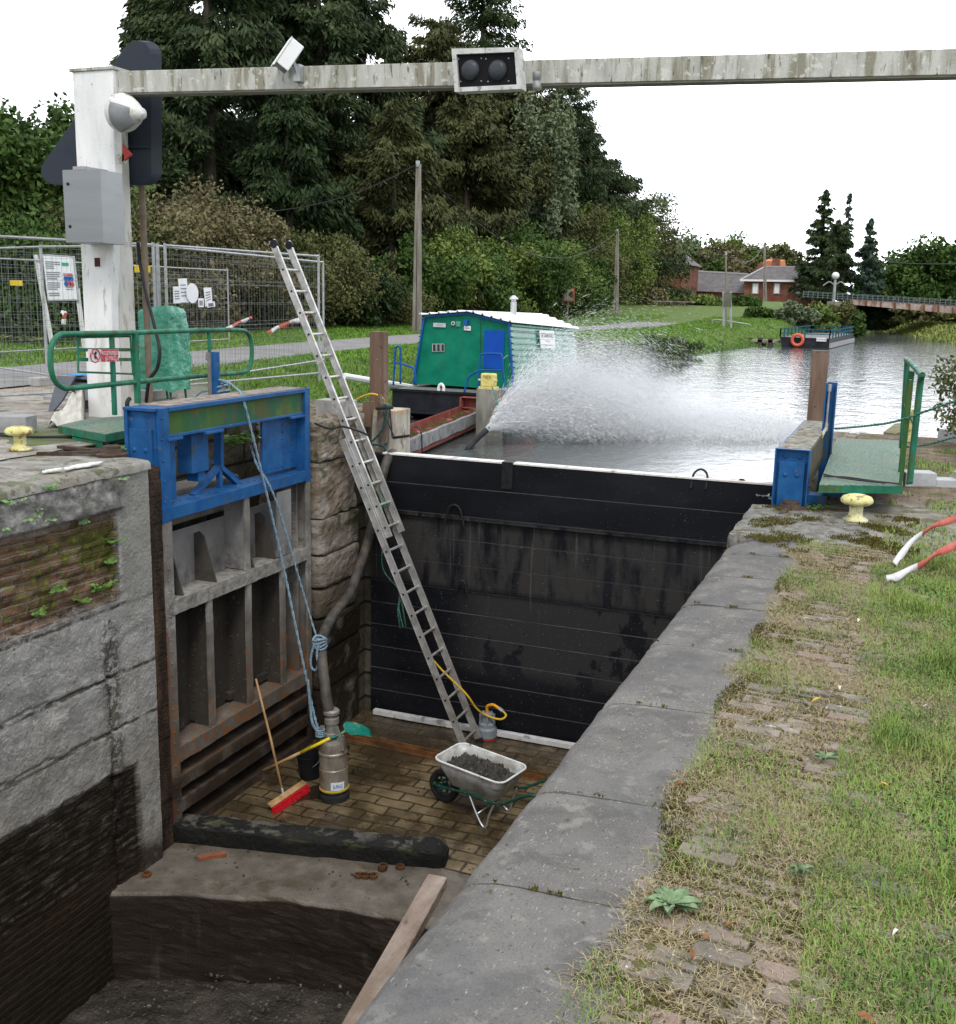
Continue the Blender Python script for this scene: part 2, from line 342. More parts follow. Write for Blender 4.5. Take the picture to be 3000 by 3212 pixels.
# ---------------------------------------------------------------- lock chamber: left wall beside the camera
XW = -6.4
LC = .47
m_leftwall = mat('left_wall', [(.20, .195, .18), (.30, .29, .27), (.40, .39, .37)], scale=5, rough=.85, bump=.8, bscale=35, dist=.02, layers=[
    dict(scale=3, lo=.45, hi=.6, col=(.17, .168, .165), k=.6, stretch=(1, .6, 2)),                             # grey stains
    dict(scale=30, lo=.55, hi=.7, col=(.33, .32, .3), k=.5),
    # coping face, dark weathered
    dict(scale=6, lo=.35, hi=.6, col=(.075, .072, .065), k=.85, ax=[(2, .0, .1, .05, 4), (1, 7.65, 7.6, .03, 3)]),
    dict(scale=9, lo=.5, hi=.62, col=(.36, .35, .33), k=.7, ax=[(2, .25, .36, .05, 4)]),
    # mossy brick panel
    dict(brick=(1, 2, .26, .082, .012), bc=((1, .62, .42), (.40, .25, .17)), mc=(.75, .7, .62), wob=.03, bh=.03, ax=[(2, .1, 0, .06, 3), (2, -.78, -.68, .06, 3), (1, 7.56, 7.5, .02, 4)]),
    dict(scale=4, lo=.3, hi=.5, col=(.10, .052, .028), k=.55, ax=[(2, .1, 0, .06, 3), (2, -.78, -.68, .06, 3), (1, 7.56, 7.5, .02, 4)]),
    dict(scale=2.6, lo=.42, hi=.56, col=(.055, .062, .008), k=.9, ax=[(2, .05, -.1, .06, 3), (2, -.75, -.6, .06, 3), (1, 7.56, 7.5, .02, 4), (1, 6.3, 6.9, .2, 2)]),
    dict(scale=11, lo=.55, hi=.62, col=(.12, .15, .012), k=.8, ax=[(2, .05, -.1, .06, 3), (2, -.75, -.6, .06, 3), (1, 7.54, 7.5, .02, 4)]),
    dict(scale=16, lo=.46, hi=.54, col=(.07, .062, .05), k=.9, h=.015, ax=[(1, 7.24, 7.34, .05, 5), (1, 7.54, 7.46, .03, 5), (2, -.9, -1.05, .1, 3)]),
    dict(scale=18, lo=.57, hi=.64, col=(.45, .44, .41), k=.6, stretch=(1, 1, 1.5), ax=[(2, -.6, -.8, .04, 3)]), dict(scale=22, lo=.62, hi=.66, col=(.08, .075, .065), k=.7),
    dict(scale=9, lo=.3, hi=.5, col=(.05, .045, .035), k=.95, ax=[(2, -0.822, -0.81, .03, 3), (2, -0.778, -0.79, .03, 3)]),
    dict(scale=9, lo=.3, hi=.5, col=(.05, .045, .035), k=.95, ax=[(2, -1.452, -1.44, .03, 3), (2, -1.408, -1.42, .03, 3)]),
    dict(scale=9, lo=.3, hi=.5, col=(.05, .045, .035), k=.95, ax=[(2, -1.962, -1.95, .03, 3), (2, -1.918, -1.93, .03, 3)]),
    # brown silt haze lower down
    dict(scale=2, lo=.3, hi=.7, col=(.19, .165, .13), k=.6, ax=[(2, -1.5, -2.2, .15, 2)]), dict(scale=3, lo=.2, hi=.6, col=(.20, .195, .17), k=.8, ax=[(1, 7.56, 7.62, .03, 4), (2, -1.0, -.8, .1, 3)]),
    # wet dark brick below the tide line
    dict(brick=(1, 2, .3, .075, .012), bc=((.9, .85, .8), (.6, .55, .5)), mc=(.3, .3, .3), wob=.03, bh=.02, ax=[(2, -2.33, -2.4, .05, 4), (1, 7.72, 7.66, .03, 3)]),
    dict(scale=14, stretch=(1, .3, 1.6), lo=.1, hi=.5, col=(.011, .007, .004), k=.96, rough=.42, ax=[(2, -2.33, -2.4, .05, 4), (1, 7.72, 7.64, .05, 3)]),
    dict(scale=3, lo=.2, hi=.4, col=(.03, .02, .012), k=.9, rough=.4, ax=[(2, -3.15, -3.3, .12, 5)]),
    dict(scale=8, lo=.3, hi=.5, col=(.02, .018, .014), k=.7, rough=.35, ax=[(2, -3.3, -3.8, .12, 5)])])
def left_wall():
    t = thing('lock_wall', 'tall weathered concrete lock wall with mossy brick panel, dark and wet at its foot', 'wall', (XW-.5, 4, -4.4))
    # detailed face
    Y = np.arange(5.2, 8.0, .018); Z = np.concatenate([np.arange(-4.5, -2.5, .025), np.arange(-2.5, .40, .018)])
    V = []; ny = len(Y)
    for z in Z:
        for y in Y:
            d = fbm(y*2, z*2, 1)*.006+fbm(y*14, z*14, 5)*.005
            edge = 7.52+fbm(z*6, 3)*.03
            if .08 > z > -.72+fbm(y*4, 7)*.05 and y < edge:          # brick panel recess
                row = math.floor(z/.082); bj = math.floor((y+(row % 2)*.13)/.26)
                d += -.05+(mnoise.noise(Vector((row*3.7, bj*2.3, 0))))*.03
                fz = (z/.082) % 1; fy = ((y+(row % 2)*.13)/.26) % 1
                if fz < .18 or fy < .06: d -= .02
                d += fbm(y*9, z*9, 9)*.02
            elif z >= .08 and y < 7.62:                                # coping face
                d += .03+fbm(y*5, z*8)*.02
                if z > .30: d -= (z-.30)**2*3.5
            elif z < -.7 and y < edge+.08:                             # rubbed rough concrete, crack near the smooth strip
                d += -.01-fbm(y*2.2, z*4, 3)*.010
                cr_ = abs(y-(7.38+fbm(z*2.5, 11)*.10)); d -= .05*max(0, 1-cr_/.03)*(1 if z < -.9 else 0)*(.5+fbm(z*8, 2))
                for zc in (-1.42, -1.93):
                    zz = zc+(y-7)*-.02+fbm(y*3, zc)*.03; d -= .03*max(0, 1-abs(z-zz)/.016)
            if z < -2.36+fbm(y*3, 1)*.03 and y < 7.68+fbm(z*4, 5)*.03:
                row = math.floor(z/.075); bj = math.floor((y+(row % 2)*.15)/.3); d += -.02+mnoise.noise(Vector((row*5.1, bj*1.7, 4)))*.006
                if (z/.075) % 1 < .22: d -= .007
            V.append((XW+d, y, z))
    V = np.array(V); idx = np.arange(len(V)).reshape(len(Z), ny)
    Fc = np.stack([idx[:-1, :-1], idx[:-1, 1:], idx[1:, 1:], idx[1:, :-1]], -1).reshape(-1, 4)
    rawmesh('wall_face', V, Fc, m_leftwall, t, smooth=False)
    b = MB(); b.box(XW-1, XW-.1, -8, 5.2, -4.5, .38); b.box(XW-1, XW-.13, 5.2, 7.98, -4.5, .38); b.box(XW-.2, XW, -8, 5.22, -4.5, .40)
    b.box(XW-.5, XW-.004, 7.975, 7.995, -4.5, .40)
    b.build('wall_core', m_leftwall, t)
    # coping top with rounded edge, weathered
    V = []; X = [XW-1.05, XW-.9, XW-.7, XW-.5, XW-.3, XW-.15, XW-.05, XW+.0, XW+.022, XW+.03]; Yc = np.arange(-8, 8.03, .05)
    for y in Yc:
        e = fbm(y*3, 5)*.02+fbm(y*11, 2)*.012
        for k, x in enumerate(X):
            z = .465-(0, 0, 0, 0, 0, .002, .006, .012, .03, .09)[k]+fbm(x*6, y*6, 3)*.012
            if abs((y % 1.15)) < .03: z -= .015
            V.append((x+(e if k > 5 else 0), y, z))
    idx = np.arange(len(V)).reshape(len(Yc), len(X)); Fc = np.stack([idx[:-1, :-1], idx[:-1, 1:], idx[1:, 1:], idx[1:, :-1]], -1).reshape(-1, 4)
    rawmesh('coping', V, Fc, m_lcop, t, smooth=True)
m_lcop = mat('left_coping', [(.16, .15, .13), (.25, .24, .215), (.36, .35, .325)], scale=6, rough=.9, bump=.8, bscale=50, dist=.015, layers=[
    dict(scale=3.5, lo=.52, hi=.6, col=(.07, .08, .025), k=.75), dict(scale=12, lo=.55, hi=.62, col=(.09, .075, .05), k=.8), dict(scale=1.3, lo=.5, hi=.65, col=(.2, .17, .13), k=.6)])
left_wall()
# left quay apron: old concrete and dust
def apron():
    V = []; X = np.arange(-12.7, -7.39, .12); Yc = np.arange(-4, 13.4, .12)
    for y in Yc:
        for x in X: V.append((x, y, .478+fbm(x*1.2, y*1.2)*.012+fbm(x*7, y*7)*.004))
    idx = np.arange(len(V)).reshape(len(Yc), len(X)); Fc = np.stack([idx[:-1, :-1], idx[:-1, 1:], idx[1:, 1:], idx[1:, :-1]], -1).reshape(-1, 4)
    m = mat('apron', [(.15, .135, .115), (.27, .245, .215), (.36, .335, .30)], scale=3, rough=.92, bump=.9, bscale=60, dist=.012, layers=[
        dict(scale=2.2, lo=.55, hi=.65, col=(.09, .08, .055), k=.8), dict(scale=25, lo=.55, hi=.66, col=(.45, .42, .39), k=.6), dict(scale=5, lo=.6, hi=.66, col=(.07, .095, .025), k=.8),
        dict(scale=1.5, lo=.45, hi=.6, col=(.30, .24, .19), k=.5, ax=[(1, 11.2, 11.8, .2, 2)])])
    tag(rawmesh('pavement', V, Fc, m, loc=(0, 0, 0), smooth=True), kind='structure')
apron()
# ---------------------------------------------------------------- recess wall and stone pier left
m_pier = mat('pier_stone', [(.13, .11, .085), (.22, .19, .155), (.31, .28, .24)], scale=3.5, rough=.85, bump=1, bscale=22, dist=.02, layers=[
    dict(scale=4, lo=.42, hi=.6, col=(.16, .11, .07), k=.8, ax=[(2, -.7, -.5, .1, 3)]),
    dict(scale=7, lo=.5, hi=.6, col=(.045, .05, .012), k=.8, ax=[(2, -.25, -.1, .15, 3)]),
    dict(scale=3, lo=.45, hi=.55, col=(.05, .055, .015), k=.8, ax=[(2, -.62, -.68, .03, 3), (2, -.95, -.85, .03, 3)]),
    dict(scale=3, lo=.3, hi=.5, col=(.10, .08, .055), k=.8, ax=[(2, -1.2, -1.6, .15, 3)]),
    dict(scale=3, lo=.2, hi=.45, col=(.022, .017, .012), k=.97, rough=.5, ax=[(2, -1.65, -2.0, .15, 3)])])
def stone_block(b, x0, x1, y0, y1, z0, z1, r, seed, amp=.02, n=10, sag=False):
    """one rough block face grid with rounded vertical edge towards +x,+y"""
    # box subdivided and displaced
    cx, cy, cz = (x0+x1)/2, (y0+y1)/2, (z0+z1)/2; hx, hy, hz = (x1-x0)/2, (y1-y0)/2, (z1-z0)/2
    base = len(b.v); key = {}
    def pt(i, j, k):
        q = (i, j, k)
        if q in key: return key[q]
        px, py, pz = (-1+2*i/n)*hx, (-1+2*j/n)*hy, (-1+2*k/n)*hz
        # round all edges by radius r
        ix, iy, iz = max(-hx+r, min(hx-r, px)), max(-hy+r, min(hy-r, py)), max(-hz+r*.6, min(hz-r*.6, pz))
        d = Vector((px-ix, py-iy, pz-iz))
        if d.length > 1e-6:
            L_ = min(d.length, r); d = d.normalized()*min(r, max(abs(px-ix), abs(py-iy), abs(pz-iz)))
        p = Vector((cx+ix, cy+iy, cz+iz))+d
        nn = Vector((px/hx, py/hy, pz/hz)); nn = Vector((nn.x**5, nn.y**5, nn.z**5)).normalized() if nn.length else nn
        s_ = fbm(p.x*4+seed, p.y*4, p.z*4)*amp+fbm(p.x*13+seed, p.y*13, p.z*13)*amp*.5
        p = p+nn*s_
        key[q] = len(b.v); b.v.append(tuple(p)); return key[q]
    for a in range(n):
        for c in range(n):
            for (f) in (((a, c, 0), (a, c+1, 0), (a+1, c+1, 0), (a+1, c, 0)), ((a, c, n), (a+1, c, n), (a+1, c+1, n), (a, c+1, n)),
                        ((a, 0, c), (a+1, 0, c), (a+1, 0, c+1), (a, 0, c+1)), ((a, n, c), (a, n, c+1), (a+1, n, c+1), (a+1, n, c)),
                        ((0, a, c), (0, a, c+1), (0, a+1, c+1), (0, a+1, c)), ((n, a, c), (n, a+1, c), (n, a+1, c+1), (n, a, c+1))):
                b.f.append(tuple(pt(*q) for q in f))
def left_pier():
    t = thing('stone_pier', 'rough rounded stone block pier between the steel gate and the black boards', 'wall', (XW-.3, 11.6, -3.5))
    hts = [(.50, .02, .10, .05), (.0, -.68, .07, .035), (-.70, -1.12, .06, .02), (-1.14, -1.55, .10, .02), (-1.57, -1.93, .07, .02), (-1.95, -2.33, .05, .012), (-2.35, -2.83, .04, .012), (-2.85, -3.6, .03, .01)]
    for i, (z1, z0, r, am) in enumerate(hts):
        b = MB(); sh = (0, .03, .02, 0, .03, .0, .01, .02)[i]
        stone_block(b, XW-.9, XW+.03-sh, 11.12, 12.10+(.0 if i else .12), z0, z1, r, i*3.1, am, 14 if i < 4 else 10)
        b.build('stone_course', m_pier, t, smooth=False)
    b = MB()   # back wall of the gate recess, coursed
    b.box(-7.5, -7.28, 8.0, 11.2, -3.6, .45); b.box(-7.3, -6.55, 8.0, 8.06, -3.6, .40)
    b.box(-7.5, XW-.02, 12.0, 12.45, -3.6, .3); b.box(-7.5, XW+.1, 12.3, 12.5, -3.6, -.1)
    b.build('recess_and_backing_wall', mat('recess_and_backing_wall', [(.035, .03, .022), (.07, .06, .045), (.12, .11, .09)], scale=3, rough=.85, bump=.9, bscale=20, dist=.02, layers=[dict(brick=(1, 2, .75, .33, .02), bc=((1, 1, 1), (.7, .7, .7)), mc=(.2, .2, .2), bh=.03), dict(scale=5, lo=.55, hi=.65, col=(.04, .05, .01), k=.8)]), t)
    b = MB()   # pale concrete ledges behind the blue brace
    b.box(-7.29, -6.98, 8.3, 10.3, -.42, -.05); b.build('ledge', mat('ledge_stone', [(.12, .115, .10), (.2, .19, .17), (.27, .26, .23)], scale=6, rough=.9, bump=.7), t, bev=.02)
left_pier()
def nose():
    """stone and timber corner of the quay above the stop boards"""
    t = thing('quay_corner', 'broken stone quay corner with a pale squared timber bearing the canal', 'wall', (-6.7, 12.8, -1.2))
    b = MB(); stone_block(b, -7.9, -6.52, 12.15, 13.3, -1.6, .50, .08, 8.2, .04, 12); b.build('stone', m_pier, t)
    V = MB(); stone_block(V, -6.52, -6.08, 12.5, 12.95, -1.6, .52, .035, 3.3, .012, 10)
    V.build('timber_baulk', mat('pale_timber', [(.25, .22, .18), (.40, .37, .31), (.52, .49, .42)], scale=9, stretch=(1, 1, .15), rough=.85, bump=.8, bscale=60, layers=[dict(scale=4, lo=.55, hi=.62, col=(.12, .09, .06), k=.7), dict(scale=5, lo=.4, hi=.6, col=(.45, .27, .13), k=.8, ax=[(2, .46, .5, .02, 4)])]), t)
    b = MB(); stone_block(b, -6.62, -6.35, 11.95, 12.25, -.15, .22, .09, 5.5, .03, 8); b.build('loose_stone', m_pier, t)
nose()
# brown silt-stained brick floor of the dry chamber
def floor():
    V = []; X = np.arange(-7.3, -.9, .06); Yc = np.arange(8.9, 12.5, .06)
    for y in Yc:
        for x in X: V.append((x, y, -3.49+fbm(x*1.5, y*1.5)*.012))
    idx = np.arange(len(V)).reshape(len(Yc), len(X)); Fc = np.stack([idx[:-1, :-1], idx[:-1, 1:], idx[1:, 1:], idx[1:, :-1]], -1).reshape(-1, 4)
    m = mat('wet_brick_floor', [(.10, .072, .037), (.18, .132, .07), (.26, .20, .115)], scale=3, rough=.45, bump=.6, bscale=45, dist=.01, spec=.6, layers=[
        dict(brick=(0, 1, .40, .19, .014), bc=((1, 1, 1), (.72, .68, .62)), mc=(.2, .17, .13), wob=.05, bh=.018),
        dict(scale=14, lo=.6, hi=.7, col=(.34, .29, .19), k=.4),
        dict(scale=1.6, lo=.46, hi=.6, col=(.035, .024, .012), k=.85, rough=.15),
        dict(scale=1.1, lo=.3, hi=.6, col=(.03, .021, .012), k=.95, rough=.25, ax=[(0, -4.9, -5.7, .25, 2)]),
        dict(scale=5, lo=.3, hi=.6, col=(.04, .03, .018), k=.8, rough=.2, ax=[(1, 10.8, 11.5, .3, 2)])])
    tag(rawmesh('floor', V, Fc, m, loc=(0, 0, 0), smooth=True), kind='structure')
floor()
# concrete mitre sill with curved front, in front of the brick floor; mud below it
m_sill = mat('sill_concrete', [(.075, .063, .048), (.115, .098, .078), (.155, .135, .11)], scale=4, rough=.5, spec=.3, bump=.7, bscale=40, dist=.012, layers=[
    dict(scale=40, lo=.6, hi=.68, col=(.035, .03, .02), k=.7), dict(scale=3, lo=.55, hi=.65, col=(.07, .055, .035), k=.8, rough=.3),
    dict(scale=3, lo=.1, hi=.4, col=(.020, .014, .009), k=.97, rough=.4, ax=[(2, -3.50, -3.54, .02, 6)]),
    dict(scale=6, stretch=(1, 1, .15), lo=.6, hi=.75, col=(.07, .058, .04), k=.5, ax=[(2, -3.50, -3.54, .02, 6)])])
SILL = [(-7.0, 7.0), (-6.4, 7.30), (-5.9, 7.52), (-5.3, 7.71), (-4.8, 7.86), (-4.3, 7.94), (-3.79, 7.98), (-3.2, 7.97), (-2.5, 7.9), (-1.9, 7.75), (-1.2, 7.4)]
def sill():
    V = []; Fc = []; xs_ = np.linspace(-7.0, -1.2, 60)
    rows = 26
    for x in xs_:
        yf = interp(x, SILL)+fbm(x*3, 2)*.02
        for k in range(8): V.append((x, yf+.004+(8.95-yf)*(7-k)/7., -3.49+fbm(x*3, k*.7)*.012-(.0 if k else .0)))
        for k in range(rows): V.append((x, yf-.02+fbm(x*2.5, .9*k/(rows-1)*2.5, 4)*.03+fbm(x*14, .9*k/(rows-1)*14, 4)*.008, -3.52-.9*k/(rows-1)))
    n = 8+rows
    for i in range(len(xs_)-1):
        for k in range(n-1): a = i*n+k; Fc.append((a, a+1, a+n+1, a+n))
    o = rawmesh('sill', V, Fc, m_sill, loc=(0, 0, 0), smooth=False); tag(o, kind='structure')
sill()
def mud():
    V = []; X = np.arange(-7.0, -1.1, .035); Yc = np.concatenate([[-8, -4, 0, 3, 4.5], np.arange(5, 8.3, .035)])
    for y in Yc:
        for x in X:
            z = -4.37+fbm(x*1.3, y*1.3)*.05+fbm(x*6, y*6)*.025+max(0, fbm(x*16, y*16, 4)-.1)*.05*(1 if x > -5 else .5)
            z += .10*sm((x+5.2)/1.5)*sm((7.9-y)/.8)*(1+.6*fbm(x*3, y*3, 8))
            dd = math.hypot(x+5.75, (y-6.55)*1.15); z += .045*math.exp(-((dd-.34)/.035)**2)-.03*(1 if dd < .32 else 0)
            V.append((x, y, z))
    idx = np.arange(len(V)).reshape(len(Yc), len(X)); Fc = np.stack([idx[:-1, :-1], idx[:-1, 1:], idx[1:, 1:], idx[1:, :-1]], -1).reshape(-1, 4)
    m = mat('mud', [(.02, .017, .012), (.045, .038, .028), (.08, .068, .052)], scale=3, spec=.4, rough=.35, bump=1, bscale=30, dist=.03, layers=[
        dict(scale=55, lo=.66, hi=.7, col=(.4, .38, .35), k=.6, ax=[(0, -4.9, -4.4, .1, 2)]), dict(scale=1.5, lo=.5, hi=.6, col=(.02, .017, .012), k=.7, rough=.15)])
    tag(rawmesh('mud', V, Fc, m, loc=(0, 0, 0), smooth=True), kind='structure')
mud()
# ---------------------------------------------------------------- right lock wall with its rounded stone coping
XR = -1.32
m_cop = mat('coping_stone', [(.090, .083, .077), (.143, .133, .122), (.205, .192, .176)], scale=2.2, rough=.9, bump=1, bscale=80, dist=.006, layers=[
    dict(scale=170, lo=.56, hi=.64, col=(.30, .295, .29), k=.6, det=3, h=.002), dict(scale=140, lo=.57, hi=.64, col=(.035, .035, .036), k=.75, det=3), dict(scale=70, lo=.66, hi=.69, col=(.4, .395, .38), k=.6, det=2, stretch=(1, .5, 1)), dict(scale=.9, lo=.45, hi=.6, col=(.17, .163, .153), k=.6), dict(scale=4.5, lo=.54, hi=.62, col=(.07, .068, .066), k=.55), dict(scale=7, lo=.58, hi=.64, col=(.25, .24, .21), k=.55), dict(scale=2.2, stretch=(1.5, .5, 1), lo=.55, hi=.66, col=(.085, .08, .07), k=.5), dict(scale=26, lo=.64, hi=.67, col=(.05, .055, .02), k=.8),
    dict(scale=1.4, lo=.5, hi=.68, col=(.09, .09, .092), k=.7), dict(scale=9, lo=.56, hi=.7, col=(.18, .175, .16), k=.5), dict(scale=60, lo=.66, hi=.7, col=(.42, .41, .38), k=.6, stretch=(1, .3, 1))])
def right_wall():
    t = thing('lock_wall', 'right lock wall topped by rounded grey coping slabs beside the grass', 'wall', (-1.0, 4, -4.4))
    joints = [-6, -4.8, -3.6, -2.5, -1.4, -.4, .6, 1.46, 2.36, 3.245, 4.03, 5.12, 6.16, 7.10, 7.95, 8.74, 9.35]
    jpos = [AT(1061*.619, 3212*.619, z=0)]
    for a, b_ in zip(joints, joints[1:]):
        V = []; Yc = np.linspace(a+.009, b_-.009, max(6, int((b_-a)/.05)))
        prof = [(-.62, -.12), (-.645, 0.0), (-.70, .004), (-.85, .002), (-1.0, 0), (-1.1, -.002), (-1.18, -.006), (-1.24, -.016), (-1.28, -.032), (-1.305, -.055), (-1.32, -.09), (-1.325, -.14), (-1.325, -.2), (-1.325, -.4)]
        tilt = random.uniform(-.004, .004); dzz = random.uniform(-.004, .004); slant = .0
        for iy, y in enumerate(Yc):
            ed = min(iy, len(Yc)-1-iy)
            for (x, z) in prof:
                zz = z+dzz+tilt*(y-a)+fbm(x*5, y*5, 2)*.005-(.007 if ed == 0 else 0)
                xx = x+fbm(y*4, 1.7)*.007+(.012*fbm(y*9, z) if x > -.66 else 0)
                rc = 0
                if y > 9.0 and x < -1.0: rc = (y-9.0)**2*1.4
                V.append((xx+rc*(-1.0-x)/.32 if x < -1.0 else xx, y+(x+1.0)*.04, zz-(rc*.15 if x < -1.2 else 0)))
        n = len(prof); ny = len(Yc); idx = np.arange(len(V)).reshape(ny, n)
        Fl = [tuple(q) for q in np.stack([idx[:-1, :-1], idx[1:, :-1], idx[1:, 1:], idx[:-1, 1:]], -1).reshape(-1, 4).tolist()]
        Fl += [tuple(idx[0].tolist()), tuple(idx[-1].tolist()[::-1])]
        rawmesh('coping_slab', V, Fl, m_cop, t, smooth=False)
    b = MB(); b.box(-1.32, -.63, -6, 9.25, -4.5, -.28)
    b.box(-1.20, -.67, -6, 9.3, -.28, -.035)
    b.build('wall_core', mat('right_core', [(.07, .065, .05), (.13, .12, .10)], scale=12, rough=.95, bump=1, bscale=50, layers=[dict(scale=90, lo=.55, hi=.62, col=(.3, .29, .26), k=.9), dict(scale=6, lo=.5, hi=.6, col=(.07, .09, .02), k=.8)]), t)
    for j in joints[5:-1]:
        b = MB(); b.prism([(-1.27, j-.012-.011, -.034), (-1.27, j+.012-.011, -.034), (-1.20, j+.012-.008, -.014), (-.67, j+.013+.013, -.006), (-.67, j-.013+.013, -.006), (-1.20, j-.012-.008, -.014)], (0, 0, -.03)); b.build('joint_mortar', mat('joint_mortar', [(.10, .095, .075), (.19, .18, .15)], scale=30, rough=1, bump=1, bscale=90, layers=[dict(scale=120, lo=.55, hi=.6, col=(.42, .4, .34), k=.9, det=2), dict(scale=8, lo=.5, hi=.58, col=(.06, .065, .015), k=.9)]), t)
    # moss-filled end by the gate
    V = MB()
    stone_block(V, -1.36, -.2, 9.38, 10.98, -1.2, .012, .09, 2.2, .014, 22)
    V.build('end_stone', mat('end_stone', [(.10, .095, .085), (.17, .165, .15), (.26, .25, .23)], scale=7, rough=.9, bump=.9, bscale=40, layers=[dict(scale=9, lo=.55, hi=.62, col=(.10, .085, .02), k=.9, h=.01), dict(scale=30, lo=.6, hi=.66, col=(.03, .028, .02), k=.8)]), t)
    b = MB(); b.box(-7.5, -.7, 12.37, 12.5, -4.4, -.5); b.box(-.82, -.66, 10.9, 18.0, -3.6, -.012); b.box(-1.35, -.82, 14.4, 18.0, -2, .0); b.box(-.84, -.6, 9.2, 11, -3.6, -.03); b.box(-1.33, -.8, 12.15, 12.32, -3.6, -.3); b.box(-1.31, -.82, 9.38, 12.2, -4.5, -1.2)  # first box: unseen slab added behind the stop boards to block leaking light
    b.build('recess_and_backing_wall', m_pier, t)
right_wall()
def right_apron():
    V = []; X = np.concatenate([np.arange(-.66, .1, .06), np.arange(.1, 4, .2)]); Yc = np.arange(8.9, 18.0, .08)
    for y in Yc:
        for x in X: V.append((x, y, .006+fbm(x*2, y*2)*.01+fbm(x*9, y*9)*.006))
    idx = np.arange(len(V)).reshape(len(Yc), len(X)); Fc = np.stack([idx[:-1, :-1], idx[:-1, 1:], idx[1:, 1:], idx[1:, :-1]], -1).reshape(-1, 4)
    m = mat('right_apron', [(.15, .13, .105), (.25, .225, .19), (.36, .33, .29)], scale=4, rough=.92, bump=1, bscale=50, dist=.015, layers=[
        dict(brick=(0, 1, .22, .09, .012), bc=((.9, .75, .66), (.65, .5, .42)), mc=(.45, .4, .35), wob=.05, bh=.01, ax=[(1, 11.6, 12.0, .2, 2)]),
        dict(scale=3, lo=.5, hi=.6, col=(.085, .095, .03), k=.85), dict(scale=16, lo=.55, hi=.65, col=(.10, .075, .045), k=.8)])
    tag(rawmesh('pavement', V, Fc, m, loc=(0, 0, 0), smooth=True), kind='structure')
right_apron()
def brick_strip():
    """old paving bricks surfacing out of the moss between coping and lawn"""
    b = MB(); rr = random.Random(4)
    y = .7
    while y < 8.9:
        x = -.63+rr.uniform(-.1, .0); 
        while x < .12:
            L_ = rr.uniform(.17, .23)
            if rr.random() < .88:
                zt = .004+rr.uniform(-.012, .012)
                a = -.10+rr.uniform(-.03, .03)
                c = Vector((x+L_/2, y+(x)*(-.10)*-1*.0+rr.uniform(-.004, .004)-x*.12, zt-.03))
                if .0 < x+L_+.62: b.obox(c, (L_/2, a*L_/2, 0), (-a*.042, .042, 0), (rr.uniform(-.001, .001), 0, .03))
            x += L_+.012
        y += .098
    m = mat('old_paving_brick', [(.15, .12, .095), (.23, .19, .155), (.31, .28, .24)], scale=6, rough=.9, bump=.9, bscale=60, dist=.01, layers=[
        dict(scale=3, lo=.52, hi=.62, col=(.23, .15, .125), k=.6), dict(scale=1.7, lo=.48, hi=.58, col=(.13, .125, .105), k=.7), dict(scale=14, lo=.57, hi=.62, col=(.08, .075, .015), k=.9, h=.006), dict(scale=22, lo=.66, hi=.69, col=(.62, .6, .55), k=.8)])
    o = b.build('brick_paving', m, None, bev=.005, loc=(0, 0, 0)); tag(o, kind='structure')
brick_strip()
# ================================================================ steel lock gate, left leaf folded in its recess
m_blue = mat('blue_paint', [(.008, .055, .17), (.012, .083, .235), (.022, .11, .28)], scale=5, rough=.42, bump=.15, bscale=60, layers=[
    dict(scale=7, stretch=(1, 1, .3), lo=.6, hi=.68, col=(.05, .07, .06), k=.8, rough=.8), dict(scale=40, lo=.66, hi=.7, col=(.10, .04, .015), k=.9), dict(scale=12, lo=.62, hi=.7, col=(.13, .13, .08), k=.6)])
m_green = mat('green_paint', [(.008, .10, .062), (.018, .15, .09), (.03, .19, .115)], scale=5, rough=.45, bump=.2, bscale=60, layers=[
    dict(scale=8, stretch=(1, 1, .25), lo=.48, hi=.62, col=(.055, .075, .022), k=.8, rough=.8), dict(scale=14, lo=.6, hi=.68, col=(.12, .05, .02), k=.6)])
m_greenalgae = mat('algae_green', [(.02, .085, .03), (.045, .11, .025), (.09, .13, .03)], scale=6, stretch=(1, 1, .2), rough=.6, bump=.2, layers=[
    dict(scale=5, stretch=(1, 1, .15), lo=.52, hi=.6, col=(.10, .055, .025), k=.7), dict(scale=3, lo=.5, hi=.6, col=(.01, .09, .055), k=.8)])
m_greysteel = mat('grey_steel', [(.10, .09, .08), (.16, .147, .133), (.23, .215, .195)], scale=4, rough=.7, bump=.5, bscale=50, layers=[
    dict(scale=10, lo=.35, hi=.65, col=(.33, .32, .29), k=.85, ax=[(2, -.72, -.9, .06, 3), (2, -1.5, -1.3, .15, 3)], h=.008),
    dict(scale=3, lo=.25, hi=.55, col=(.10, .08, .06), k=.8, ax=[(2, -1.6, -2.3, .25, 3)]),
    dict(scale=11, lo=.50, hi=.60, col=(.20, .085, .03), k=.85, ax=[(2, -1.5, -2.3, .25, 3)]), dict(scale=9, lo=.3, hi=.5, col=(.16, .06, .02), k=.7, ax=[(1, 8.34, 8.30, .01, 6), (2, -.9, -1.3, .2, 3)]),
    dict(scale=3, lo=.2, hi=.5, col=(.03, .022, .016), k=.93, rough=.5, ax=[(2, -2.72, -2.9, .08, 3)])])
